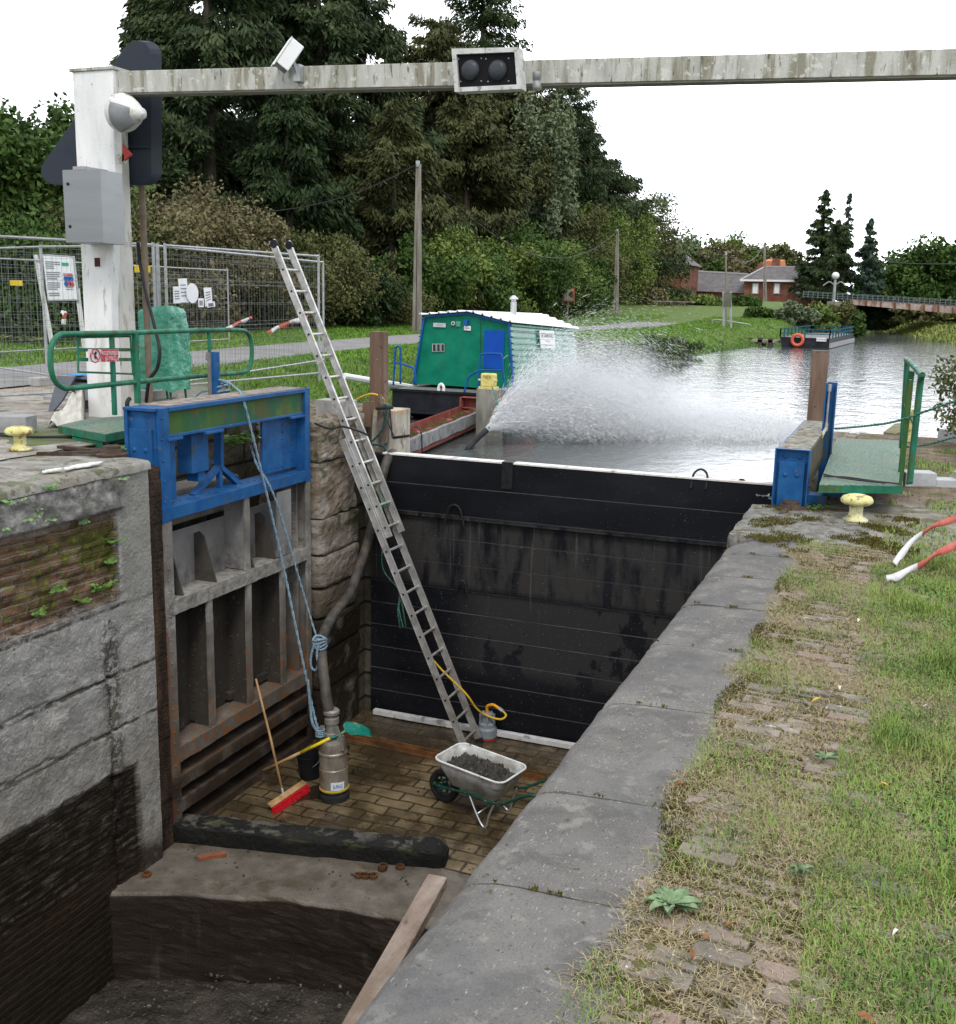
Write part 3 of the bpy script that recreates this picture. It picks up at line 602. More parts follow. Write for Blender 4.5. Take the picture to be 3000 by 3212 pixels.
m_skin = mat('gate_skin', [(.15, .145, .14), (.2, .195, .19), (.25, .24, .23)], scale=3, rough=.75, bump=.3, layers=[
    dict(scale=12, lo=.4, hi=.6, col=(.30, .29, .27), k=.6, ax=[(2, -.72, -.85, .05, 3)]), dict(scale=6, stretch=(1, 1, .4), lo=.35, hi=.6, col=(.07, .065, .06), k=.8, ax=[(2, -.7, -.9, .06, 3)]),
    dict(scale=2.5, lo=.1, hi=.4, col=(.04, .034, .028), k=.93, ax=[(2, -1.05, -1.15, .03, 3)]), dict(scale=20, lo=.62, hi=.68, col=(.16, .12, .09), k=.7)])
XF, XS = -6.50, -6.80
def rivets(b, pts, r=.013, d=(1, 0, 0)):
    d = Vector(d)
    for p in pts:
        p = Vector(p); b.tube([p, p+d*.006, p+d*.012], [r, r*.85, r*.35], 6)
def gate_left():
    t = thing('lock_gate', 'tall steel lock gate in the left wall recess, blue frame above rusty grey ribs', 'lock gate', (-6.65, 9.65, -3.5))
    y0, y1 = 8.28, 11.04
    b = MB()   # top beam: channel with recessed green web
    b.box(XF-.34, XF+.0, y0+.02, y1-.02, .865, .90); b.box(XF-.40, XF-.004, y0+.16, y1-.12, .60, .63)
    b.box(XF-.03, XF+.02, y0+.15, y1-.11, .855, .897)
    b.box(XF-.03, XF+.03, 8.40, 8.62, .575, .602); b.box(XF-.03, XF+.03, 9.0, 9.3, .575, .602); b.box(XF-.03, XF+.03, 10.62, 10.9, .575, .602)
    b.build('top_beam', m_blue, t, bev=.004)
    MB().box(XF-.06, XF-.02, y0+.155, y1-.115, .63, .855).build('beam_web', m_greenalgae, t)
    b = MB(); b.box(XF-.33, XF-.01, y0+.16, y1-.12, .901, .908); b.build('walkway_top', mat('walk_dust', [(.14, .11, .09), (.24, .2, .17), (.32, .28, .25)], scale=8, rough=.95, bump=.8, layers=[dict(scale=14, lo=.55, hi=.6, col=(.05, .09, .1), k=.6)]), t)
    b = MB(); b.box(XF-.02, XF+.015, y0, y0+.15, -.20, .895); b.box(XF-.14, XF-.02, y0+.10, y0+.14, -.2, .87); b.box(XF-.10, XF-.07, y0+.14, y0+.34, -.02, .60)
    rivets(b, [(XF+.015, y0+.04, z) for z in (.0, .2, .4, .6, .8)])
    b.build('post', m_blue, t, bev=.004)
    b = MB(); b.box(XF-.02, XF+.015, y1-.11, y1, -.20, .90); b.box(XF-.14, XF-.02, y1-.12, y1-.08, -.2, .87); b.box(XF-.13, XF-.10, 10.2, y1-.1, -.02, .60)
    rivets(b, [(XF-.10, yy, z) for yy in (10.62, 10.8) for z in (.02, .10, .18, .26, .34, .42, .50, .57)]); rivets(b, [(XF-.10, 10.25+.11*k, .04) for k in range(4)])
    b.build('post', m_blue, t, bev=.004)
    b = MB(); b.box(XF-.34, XF-.02, y0-.01, y0+.03, -.3, .86); b.box(XF-.31, XF-.05, y0-.035, y0-.008, -.28, .70); b.box(XF-.35, XF-.31, y0-.05, y0+.01, -.3, .895); b.box(XF-.35, XF+.0, y0-.06, y0+.01, .87, .90)
    b.box(XF-.62, XF-.44, y0+.02, y0+.3, .02, .30)
    rivets(b, [(XF-.25, y0-.035, .5), (XF-.12, y0-.035, .5), (XF-.25, y0-.035, -.12), (XF-.12, y0-.035, -.12)], .028, (0, -1, 0))
    b.build('end_plate', m_blue, t, bev=.004)
    b = MB(); b.box(XF-.02, XF+.015, y0+.151, y1-.111, -.185, -.062); b.box(XF-.30, XF-.02, y0+.15, y1-.11, -.085, -.065)
    rivets(b, [(XF-.12, y, -.064) for y in np.arange(8.5, 10.9, .12)], .012, (0, 0, 1))
    b.build('lower_beam', m_blue, t, bev=.004)
    b = MB(); X = XF-.20
    A = AT(425, 835, x=X); B = AT(425, 905, x=X); C = AT(374, 963, x=X); D = AT(473, 950, x=X); E = AT(428, 965, x=X)
    b.bar(A, B+Vector((0, 0, -.02)), .05, .09, (1, 0, 0)); b.bar(B, C, .05, .07, (1, 0, 0)); b.bar(B, D, .05, .07, (1, 0, 0)); b.bar(B+Vector((-.14, .1, .02)), D+Vector((-.14, .22, 0)), .05, .06, (1, 0, 0)); b.bar(B, E, .05, .05, (1, 0, 0))
    b.build('brace', m_blue, t, bev=.003)
    b = MB(); p = AT(378, 855, x=XF-.15); b.box(XF-.28, XF-.10, p.y-.12, p.y+.16, .18, .60); b.box(XF-.26, XF-.12, p.y-.0, p.y+.12, .08, .19); b.build('hanger_box', m_blue, t, bev=.005)
    # lower frame
    b = MB(); b.box(XF-.02, XF+.01, y0+.0, y0+.15, -3.5, -.2); b.box(XS, XF-.02, y0+.0, y0+.03, -3.5, -.2)
    rivets(b, [(XF+.01, y0+.07, z) for z in np.arange(-3.3, -.3, .12)], .011); b.build('stile', m_greysteel, t, bev=.004)
    b = MB(); b.box(XF-.02, XF+.01, y1-.09, y1, -3.5, -.2); b.box(XS, XF-.02, y1-.03, y1, -3.5, -.2); b.box(XS-.0, XF-.1, y1-.14, y1-.1, -3.3, -.2)
    rivets(b, [(XF-.1, y1-.22, z) for z in np.arange(-1.0, -.3, .11)], .014, (0, -1, 0)); b.build('stile', m_greysteel, t, bev=.004)
    b = MB(); b.box(XF-.02, XF-.0, 10.33, 10.62, -.98, -.23); b.build('cover_plate', m_skin, t)
    b = MB(); b.box(XS-.02, XS, y0+.03, y1-.03, -3.45, -.42); b.build('skin_plate', m_skin, t)
    def hbeam(z1, z0, dep=.28, nm='cross_beam'):
        b = MB(); yy = np.linspace(y0+.12, y1-.09, 34)
        for a, c in zip(yy, yy[1:]):
            j = fbm(a*6, z1)*.008; b.box(XF-.02, XF+.012, a, c+.0005, z0+j, z1+j*.3)
        b.box(XF-dep, XF-.02, y0+.03, y1-.03, z1-.03, z1-.008); b.build(nm, m_greysteel, t)
    for z1, z0 in ((-.995, -1.14), (-2.53, -2.69), (-2.84, -2.97), (-3.10, -3.23)): hbeam(z1, z0)
    hbeam(-3.40, -3.5)
    # ribs
    for y, za, zb in ((9.73, -.99, -.19), (9.02, -2.54, -1.13), (9.73, -2.54, -1.13), (10.43, -2.54, -1.13)):
        b = MB(); zz = np.linspace(zb, za, 22)
        for a, c in zip(zz, zz[1:]):
            j = fbm(y*3, a*3)*.012; b.box(XF-.03, XF-.002, y-.045+j, y+.045+j, c, a+.0005)
        rb = b.build('rib', m_greysteel, t); b = MB()
        b.box(XS, XF-.03, y+.0, y+.02, za, zb)
        rivets(b, [(XS+.06, y-.001, z) for z in np.arange(za+.06, zb, .1)], .012, (0, -1, 0))
        b.build('web', m_skin, rb)
    for y in (8.62, 9.18, 9.88, 10.32):
        b = MB(); b.prism([(XS, y, -1.0), (XS, y, -.50), (XS+.07, y, -.47), (XS+.13, y, -.52), (XF-.03, y, -1.0)], (0, .014, 0)); b.build('gusset', mat('gusset_dark', [(.05, .045, .038), (.09, .08, .07)], scale=6, rough=.8, bump=.4), t)
    for i, y in enumerate((8.75, 9.25, 9.9, 10.5)):
        for q in ((XS, XS+.1, y, y+.02, -3.10, -2.86), (XS, XS+.12, y+.25, y+.27, -2.86, -2.68), (XS, XS+.12, y+.1, y+.12, -3.4, -3.2), (XS, XS+.07, y-.25, y+.1, -2.5, -2.42)): MB().box(*q).build('stiffener', m_skin, t)
    for q in (((XS+.02, 10.55, -2.53), (XS+.02, 10.95, -2.53), (XS+.02, 10.95, -2.05)), ((XS+.05, 10.5, -1.15), (XS+.05, 10.95, -1.15), (XS+.05, 10.95, -1.6))): MB().prism(q, (.02, 0, 0)).build('corner_plate', m_greysteel, t)
    # dark rotten timber seal strip beside the leaf
    b = MB(); zz = np.linspace(-3.5, .36, 60)
    for a, c in zip(zz, zz[1:]): j = fbm(a*5, 1)*.02; b.box(XF-.1, XF+.03+j, 8.03, 8.25+fbm(a*4, 8)*.012, a, c+.0005)
    b.build('timber_seal', mat('rotten_timber', [(.012, .008, .006), (.035, .022, .015), (.10, .06, .035)], scale=7, stretch=(1, 1, .2), rough=.8, bump=1, bscale=30, dist=.03, layers=[dict(scale=5, lo=.62, hi=.68, col=(.12, .06, .03), k=.5)]), t)
gate_left()
def weed(name, label, c, h, n, seed, m, spread=.12, lean=(0, 0, 0), grp=None, leaf=.05, cat='plant', face=None):
    r = random.Random(seed); V = MB(); c = Vector(c)
    for i in range(n):
        a = r.uniform(0, 6.28); l = h*r.uniform(.5, 1); d = Vector((math.cos(a)*spread, math.sin(a)*spread, h)).normalized()+Vector(lean)*r.uniform(.3, 1)
        pts = [c+d*l*k/5+Vector((0, 0, -.25*l*(k/5)**2)) for k in range(6)]
        for k in range(1, 6):
            for s in (-1, 1):
                sd_ = Vector((-d.y, d.x, 0)).normalized()*s; q = pts[k]; ll = leaf*r.uniform(.6, 1.2)
                tip = q+sd_*ll+Vector((r.uniform(-.4, .4), r.uniform(-.4, .4), r.uniform(-.3, .3)))*ll; wd = (tip-q).cross(Vector((r.uniform(-1, 1), r.uniform(-1, 1), r.uniform(.3, 1)))).normalized()*ll*.28
                m1 = (q+tip)/2
                if face is not None: wd = (tip-q).cross(Vector(face)+Vector((0, r.uniform(-.4, .4), r.uniform(-.2, .5)))).normalized()*ll*.32
                V.add([q, m1-wd, tip, m1+wd], [(0, 1, 2, 3)])
        V.tube(pts, [.003]*6, 3)
    o = V.build(name, m); return tag(o, label, cat, grp)
m_weed = mat('weed_leaf', [(.05, .11, .02), (.10, .19, .04), (.2, .27, .06)], scale=14, rough=.6, bump=0)
m_weedp = mat('weed_pale', [(.09, .19, .06), (.18, .30, .12), (.28, .4, .2)], scale=10, rough=.6, bump=0)
weed('wall_plant', 'leafy yellow-green plant growing out behind the blue gate frame', (-6.9, 10.05, .30), .42, 10, 5, m_weed, .35, (.5, 0, -.2), leaf=.09)
plants = [(15, 985, .16, 'two-leaved pale plant high on the mossy wall at the photo edge'), (48, 1015, .2, 'broad-leaved pale plant low under the coping, left on the mossy wall'), (93, 955, .22, 'tall pale seedling topmost on the mossy brick wall'),
          (92, 1012, .14, 'small pale seedling below the tallest one on the mossy wall'), (158, 1018, .13, 'flat pale-leaved plant in the middle of the mossy brick wall'), (178, 987, .15, 'upright seedling beside the recess edge of the mossy wall'),
          (218, 1055, .16, 'green plant at the right edge of the mossy bricks'), (213, 1095, .15, 'small reddish-stemmed plant near the smooth strip'), (105, 1150, .16, 'yellow-green tuft on the lower mossy bricks'),
          (190, 1150, .24, 'largest bushy green tuft at the bottom right of the mossy bricks'), (160, 1170, .14, 'low yellow-green tuft under the mossy bricks'), (78, 1195, .13, 'lowest yellowish tuft under a grey patch of the wall'), (8, 1030, .12, 'pale weed at the left photo edge above the bricks'), (232, 935, .13, 'pale rosette on the coping face near the smooth strip')]
for i, (u, v, h, lb) in enumerate(plants):
    p = AT(u, v, x=XW-.02); weed('wall_plant', lb, p, h*.8, 6 if h < .2 else 14, i*7+1, m_weedp if i in (0, 1, 2, 3, 4, 12, 13) else m_weed, .3, (.3, 0, .5), 'plants rooted in the mossy wall', leaf=.038, face=(1, -.4, .3))
# ================================================================ black stop boards
YB = 12.2
m_board = mat('black_board', [(.003, .0034, .0045), (.006, .0066, .009), (.012, .0125, .016)], scale=2, stretch=(.4, 1, 1), rough=.5, bump=.25, bscale=50, dist=.004, layers=[
    dict(scale=5, stretch=(1, 1, .25), lo=.40, hi=.55, col=(.034, .032, .030), k=.9, rough=.8, ax=[(2, -.68, -.74, .03, 5), (2, -1.66, -1.58, .02, 4)]),
    dict(scale=1.6, stretch=(1, 1, .7), lo=.46, hi=.485, col=(.026, .0255, .025), k=.95, rough=.7, ax=[(2, -1.66, -1.72, .02, 3), (2, -2.75, -2.6, .08, 3), (0, -5.2, -4.7, .1, 2)]),
    dict(scale=60, lo=.67, hi=.7, col=(.35, .33, .3), k=.6), dict(scale=4, stretch=(6, 1, .12), lo=.62, hi=.66, col=(.09, .09, .095), k=.4, ax=[(2, -.68, -.74, .03, 5), (2, -2.6, -1.6, .02, 4)])])
def stop_boards():
    t = thing('stop_board_dam', 'wide black stack of timber stop boards damming the canal across the chamber', 'dam', (-3.6, YB, -3.45))
    hs = [0, -.345, -.70, -1.01, -1.33, -1.665, -1.96, -2.26, -2.56, -2.86, -3.16, -3.55]
    for i, (a, b_) in enumerate(zip(hs, hs[1:])):
        b = MB(); off = (0, -.0, .03, .03, .03, .04, .04, .04, .04, .04, .04)[i]
        xx = np.linspace(-6.30, -1.0, 40); n = len(xx); V = []
        for x in xx:
            w_ = fbm(x*.8, i*3.3)*.004
            V += [(x, YB+off+w_, b_+.006), (x, YB+off+w_, a-.010), (x, YB+off+w_+.006, a-.001), (x, YB+off+.12, a-.001), (x, YB+off+.12, b_+.006)]
        Fl = [];
        for k in range(n-1):
            for j in range(5): Fl.append((k*5+j, (k+1)*5+j, (k+1)*5+(j+1) % 5, k*5+(j+1) % 5))
        rawmesh('board', V, Fl, m_board, t)
    b = MB()
    for i, z in enumerate(hs[1:-1]): b.box(-6.3, -1.0, YB+.036, YB+.043, z-.004, z+.004) if i > 1 else b.box(-6.3, -1.0, YB+.0-.002, YB+.02, z-.004, z+.003)
    b.build('seams', mat('board_seam', [(.04, .04, .043), (.11, .11, .115)], scale=6, stretch=(1, 1, 1), rough=.6, bump=0), t)
    MB().box(-6.3, -1.3, YB-.03, YB+.03, -.745, -.70).build('ledge', m_board, t, bev=.004)
    b = MB(); b.box(-6.12, -1.0, YB-.008, YB+.135, -.0005, .022); b.build('white_capping', mat('white_cap', [(.5, .48, .44), (.68, .66, .62), (.75, .74, .71)], scale=9, rough=.7, bump=.3, layers=[dict(scale=6, stretch=(1, 1, 1), lo=.6, hi=.66, col=(.2, .18, .15), k=.7), dict(scale=3, lo=.4, hi=.7, col=(.45, .3, .2), k=.6, ax=[(0, -2.1, -1.6, .1, 2)])]), t, bev=.004)
    m_iron = mat('black_iron', [(.008, .008, .009), (.02, .02, .022)], scale=20, rough=.5, bump=.3)
    MB().box(-4.50, -4.36, YB-.02, YB+.14, -.3, .028).build('strap', m_iron, t)
    for u, v, s, nm in ((883, 985, .16, 1), (897, 1130, .09, 1)):
        p = AT(u, v, y=YB-.04); b = MB(); b.tube([p+Vector((-s*.8, 0, -s*1.4)), p+Vector((-s*.5, 0, -.2*s)), p+Vector((-.3*s, 0, .1*s)), p+Vector((0, 0, .2*s)), p+Vector((.3*s, 0, .1*s)), p+Vector((.5*s, 0, -.2*s)), p+Vector((s*.8, 0, -s*1.4))], .016, 6); b.build('lifting_hook', m_iron, t)
    p = AT(1360, 930, y=YB+.05); b = MB(); b.tube(smooth_path([p+Vector((-.085, -.08, -.1)), p+Vector((-.08, 0, .04)), p+Vector((-.03, .03, .10)), p+Vector((.03, .03, .10)), p+Vector((.08, 0, .04)), p+Vector((.085, -.08, -.1))], 4), .013, 6); b.build('lifting_hook', m_iron, t)
    p = AT(1440, 936, y=YB+.05); b = MB(); b.prism([p+Vector((-.08, 0, -.04)), p+Vector((.1, 0, -.04)), p+Vector((.02, 0, .035)), p+Vector((-.02, 0, .035))], (0, .03, 0)); b.build('lug', m_iron, t)
    p = AT(1380, 927, y=YB+.12); MB().box(p.x-.2, p.x+.2, YB+.13, YB+.17, p.z-.03, p.z+.0).build('bar', mats_pale(), t)
    MB().box(-6.2, -1.3, YB-.10, YB-.02, -3.47, -3.405).build('foot_strip', mat('foot_strip', [(.42, .42, .41), (.6, .6, .6)], scale=7, rough=.6, bump=.3, layers=[dict(scale=4, lo=.58, hi=.64, col=(.15, .13, .1), k=.8)]), t, bev=.004)
def mats_pale(): return mat('pale_wood_bar', [(.4, .37, .32), (.55, .52, .47)], scale=8, rough=.8, bump=.3)
stop_boards()
# ================================================================ ladder
def ladder():
    t = thing('extension_ladder', 'long aluminium extension ladder leaning from the chamber floor over the left quay', 'ladder', (-4.54, 11.6, -3.48))
    F = AT(937, 1444, z=-3.49); T = AT(553, 472, y=F.y); d = (T-F); Ltot = d.length; d = d/Ltot
    m = mat('aluminium', [(.38, .37, .35), (.5, .49, .47), (.62, .61, .6)], scale=9, rough=.42, bump=.15, metal=.55, layers=[dict(scale=5, lo=.5, hi=.62, col=(.2, .18, .15), k=.6, rough=.8), dict(scale=3, lo=.3, hi=.6, col=(.2, .17, .13), k=.6, rough=.8, ax=[(2, -2, -3.2, .1, 3)])])
    mblk = mat('black_rubber', [(.01, .01, .011), (.025, .025, .026)], scale=12, rough=.6, bump=.1)
    W = .345; nrm = d.cross(Vector((0, 1, 0))).normalized()   # faces up/out
    if nrm.z < 0: nrm = -nrm
    def sect(a, b_, w2, off, nm, rungs):
        for s in (0, 1):
            y = F.y-(W if s == 0 else 0)+(-w2 if s == 0 else w2)
            A = Vector((F.x, y, F.z))+d*a+nrm*off; B = Vector((F.x, y, F.z))+d*b_+nrm*off
            b = MB(); b.obox((A+B)/2, (0, .012, 0), (B-A)/2, nrm*.038); b.obox((A+B)/2+nrm*.037, (0, .018, 0), (B-A)/2, nrm*.003); b.obox((A+B)/2-nrm*.037, (0, .018, 0), (B-A)/2, nrm*.003)
            b.build('stile', m, t)
        for k in rungs:
            p = Vector((F.x, F.y, F.z))+d*k+nrm*off; b = MB(); b.tube([p+Vector((0, w2, 0)), p-Vector((0, W+w2, 0))], .0165, 8); b.build('rung', m, t)
            # rung ends crimped through the near stile
            b = MB(); q = p-Vector((0, W+w2+.012, 0)); b.tube([q, q-Vector((0, .006, 0))], .014, 8); b.build('rung_end', mblk, t)
    sp = Ltot/24.0
    sect(.0, sp*14.9, .035, -.045, 'lower', [sp*(k+.65) for k in range(14)])
    sect(sp*10.2, Ltot, 0.0, .04, 'upper', [sp*(k+.65) for k in range(10, 23)])
    for y in (F.y, F.y-W):
        b = MB(); p = Vector((F.x, y, F.z))+d*(Ltot-.05)+nrm*.05; b.tube([p+Vector((0, -.02, 0)), p+Vector((0, .02, 0))], .05, 14); b.build('wheel', mblk, t, smooth=False)
    b = MB(); b.obox(Vector((F.x, F.y+.035, F.z))+d*.02-nrm*.045, (0, .024, 0), d*.05, nrm*.045); b.obox(Vector((F.x, F.y-W-.035, F.z))+d*.02-nrm*.045, (0, .024, 0), d*.05, nrm*.045); b.build('feet', mblk, t)
    LAD.update(F=F, d=d, n=nrm, sp=sp, W=W)
LAD = {}
ladder()
# ================================================================ things in the chamber
m_wood = mat('tool_wood', [(.22, .12, .05), (.36, .22, .10), (.48, .32, .17)], scale=8, stretch=(1, 1, .3), rough=.6, bump=.2)
m_rope_b = mat('blue_rope', [(.09, .15, .20), (.17, .25, .31), (.30, .38, .43)], scale=50, rough=.9, bump=.8, bscale=150, dist=.004)
m_rope_g = mat('green_rope', [(.02, .09, .06), (.06, .2, .13), (.2, .36, .28)], scale=50, rough=.9, bump=.8, bscale=150, dist=.004)
m_dkrubber = mat('dark_rubber', [(.014, .014, .015), (.03, .03, .031)], scale=10, rough=.55, bump=.2)
m_rust = mat('rust_steel', [(.06, .028, .012), (.13, .055, .02), (.22, .10, .035)], scale=5, rough=.7, bump=.5, layers=[dict(scale=2, lo=.5, hi=.62, col=(.035, .022, .013), k=.8)])
def rope(name, pts, r, m, label, cat='rope', k=8, twist=True, parent=None, group=None):
    P_ = smooth_path(pts, k); b = MB()
    if twist:
        # two strands winding round each other
        tot = 0; ph = []
        for i, p in enumerate(P_):
            if i: tot += (P_[i]-P_[i-1]).length
            ph.append(tot)
        n = max(8, int(tot/ (r*2.4))); Q = []
        j = 0
        for i in range(n+1):
            s_ = tot*i/n
            while j < len(ph)-2 and ph[j+1] < s_: j += 1
            f = (s_-ph[j])/max(1e-6, ph[j+1]-ph[j]); Q.append(P_[j].lerp(P_[j+1], f))
        for st in (0, 1):
            R2 = []
            for i, p in enumerate(Q):
                d = (Q[min(i+1, n)]-Q[max(i-1, 0)]).normalized(); a1 = d.cross(Vector((.3, .2, .93))).normalized(); a2 = d.cross(a1); an = i*2.4/2.2+st*math.pi
                R2.append(p+(a1*math.cos(an)+a2*math.sin(an))*r*.45)
            b.tube(R2, r*.62, 5)
    else: b.tube(P_, r, 10)
    o = b.build(name, m, parent, smooth=True)
    if parent is None: tag(o, label, cat, group)
    return o
def pump():
    base = AT(650, 1548, z=-3.49); bx, by = base.x, base.y; z0 = -3.49
    t = thing('submersible_pump', 'big steel cylindrical drainage pump standing in a wet hole in the brick floor', 'pump', (bx, by, z0))
    m = mat('pump_steel', [(.2, .17, .13), (.33, .29, .24), (.45, .42, .37)], scale=7, stretch=(1, 1, .4), rough=.4, bump=.2, metal=.5, layers=[dict(scale=4, lo=.5, hi=.62, col=(.16, .11, .06), k=.8, rough=.6), dict(scale=3, lo=.2, hi=.5, col=(.25, .24, .22), k=.8, rough=.7, ax=[(2, -2.86, -2.78, .03, 3)])])
    tilt = Matrix.Rotation(R_(-2), 3, 'Y')
    def LT(prof, nm, mm, n=28): MB().lathe((bx, by, z0), prof, n, tilt).build(nm, mm, t, smooth=True)
    b = MB(); b.lathe((bx, by, z0), [(.15, .10), (.158, .11), (.158, .36), (.152, .37), (.152, .52), (.16, .53), (.16, .55), (.15, .56), (.15, .66), (.14, .70), (.06, .71)], 28, tilt); b.build('body', m, t, smooth=False)
    MB().lathe((bx, by, z0), [(.16, -.02), (.165, .0), (.165, .06), (.14, .07), (.14, .1)], 24, tilt).build('strainer', m_dkrubber, t)
    MB().lathe((bx, by, z0), [(.16, .115), (.165, .12), (.165, .135), (.16, .14)], 24, tilt).build('yellow_band', mat('yellow_band', [(.45, .3, .02), (.55, .38, .05)], scale=10, rough=.6, bump=.1), t)
    MB().lathe((bx, by, z0), [(.075, .70), (.085, .72), (.085, .76), (.065, .77), (.065, .86), (.08, .87), (.08, .93), (.065, .94), (.065, .97), (.09, .98), (.09, 1.01), (.07, 1.03)], 20, tilt).build('coupling', m, t)
    b = MB(); b.bar((bx-.13, by-.06, z0+.6), (bx-.12, by-.05, z0+.84), .02, .05); b.bar((bx+.13, by-.06, z0+.6), (bx+.05, by-.05, z0+.86), .02, .05); b.build('lifting_lug', m, t)
    # label with blurred lettering
    V = []; Fc = []
    for k in range(7):
        a = R_(-75+k*9); V += [(bx+.162*math.cos(a), by+.162*math.sin(a), z0+.15), (bx+.162*math.cos(a), by+.162*math.sin(a), z0+.245)]
    for k in range(6): Fc.append((2*k, 2*k+2, 2*k+3, 2*k+1))
    rawmesh('sticker', V, Fc, mat('white_sticker', [(.6, .66, .7), (.75, .78, .8)], scale=9, rough=.5, bump=0), t)
    a = R_(-50); o = text_mesh('JUNG', 'sticker_text', mat('sticker_blue', [(.02, .08, .3), (.03, .1, .36)], rough=.5, bump=0), t, (bx+.172*math.cos(a), by+.172*math.sin(a), z0+.2), (math.cos(a+math.pi/2), math.sin(a+math.pi/2), 0), (0, 0, 1), .055, .11, .002)
    # discharge hose
    top = Vector((bx-.05, by-.02, z0+1.0))
    pts = [top, AT(632, 1340, y=by+.02), AT(625, 1250, y=10.2), AT(645, 1198, y=10.7), AT(680, 1150, y=11.25), AT(700, 1095, y=11.6), AT(715, 1050, y=11.82), AT(735, 965, y=12.0), AT(748, 905, y=12.12), AT(763, 880, y=12.35), AT(775, 900, y=12.75), Vector((-5.9, 13.2, -.6))]
    rope('discharge_hose', pts, .06, mat('hose', [(.03, .028, .026), (.06, .055, .05), (.095, .09, .08)], scale=6, rough=.55, bump=.4, layers=[dict(scale=4, lo=.5, hi=.6, col=(.12, .09, .06), k=.6)]), 'thick dark hose climbing from the big pump over the top of the black boards', 'hose', 8, False)
    return bx, by
BX, BY = pump()
# canal side hose with nozzle
NZ = AT(945, 835, z=-.12)
rope('jet_hose', [AT(895, 893, z=-.7), AT(905, 878, z=-.45), AT(922, 856, z=-.28), NZ], .05, m_dkrubber, 'black hose rising out of the canal and spraying water under the red beam', 'hose', 8, False)
# ropes from the blue post
X1 = -6.47
pts = [AT(425, 752, x=-7.62), AT(440, 745, x=-7.4)+Vector((0, 0, .02)), AT(462, 760, x=-7.0)+Vector((0, 0, .02)), AT(470, 772, x=-6.55)+Vector((0, 0, .02)), AT(483, 815, x=X1), AT(505, 905, x=X1+.04), AT(545, 1075, x=-6.35), AT(575, 1220, x=-6.15), AT(600, 1340, x=-5.95), AT(612, 1395, x=-5.85), Vector((BX-.13, BY-.08, -2.75))]
rope('blue_rope', pts, .016, m_rope_b, 'long blue rope from the coiled post down over the gate to the pump')
pts = [AT(487, 865, x=-6.75), AT(500, 905, x=-6.6), AT(522, 940, x=X1+.03), AT(545, 1000, x=-6.38), AT(580, 1120, x=-6.25), AT(608, 1215, x=-6.1), AT(619, 1243, y=10.15)]
rope('blue_rope', pts, .014, m_rope_b, 'thinner blue rope passing through the gate frame to the knot on the hose')
def knots():
    c = AT(621, 1248, y=10.12); b = MB()
    for k in range(4):
        a = [c+Vector((math.cos(q)*.075, math.sin(q)*.075-.0, (k-1.5)*.03+.015*math.sin(q*2+k))) for q in np.linspace(0, 6.28, 14)]; b.tube(a, .014, 6)
    lp = smooth_path([c+Vector((-.02, -.08, 0)), c+Vector((-.05, -.1, -.12)), c+Vector((-.05, -.11, -.24)), c+Vector((.0, -.11, -.29)), c+Vector((.04, -.11, -.22)), c+Vector((.02, -.1, -.1)), c+Vector((.03, -.08, 0))], 5); b.tube(lp, .015, 6)
    tag(b.build('rope_knot', m_rope_b, None, smooth=True), 'blue rope knot with a hanging loop tied round the dark hose', 'rope')
    b = MB(); c = AT(427, 752, x=-7.62)
    for k in range(7):
        r = .10+.02*math.sin(k*2.1); zz = (k-3)*.03
        b.tube([c+Vector((math.cos(q)*r, math.sin(q)*r, zz+.03*math.sin(q+k*1.7))) for q in np.linspace(0, 6.4, 18)], .014, 6)
    b.tube(smooth_path([c+Vector((-.08, 0, -.05)), c+Vector((-.22, -.05, -.06)), c+Vector((-.3, -.1, -.14)), c+Vector((-.3, -.12, -.22))], 5), .014, 6)
    tag(b.build('rope_coil', m_rope_b, None, smooth=True), 'pale blue rope wound round the foot of the blue post', 'rope')
    # rope lashing near pump
    q0 = Vector((BX-.13, BY-.08, -2.72)); b = MB()
    for k in range(4): b.tube([q0+Vector((math.cos(q)*.045, math.sin(q)*.045, (k-1.5)*.022)) for q in np.linspace(0, 6.28, 12)], .013, 6)
    b.tube(smooth_path([q0+Vector((-.03, 0, 0)), AT(606, 1400, x=-5.88), AT(601, 1350, x=-5.93), AT(598, 1320, x=-5.95)], 6), .018, 6)
    tag(b.build('rope_knot', m_rope_b, None, smooth=True), 'blue rope lashing at the top of the big steel pump', 'rope')
knots()
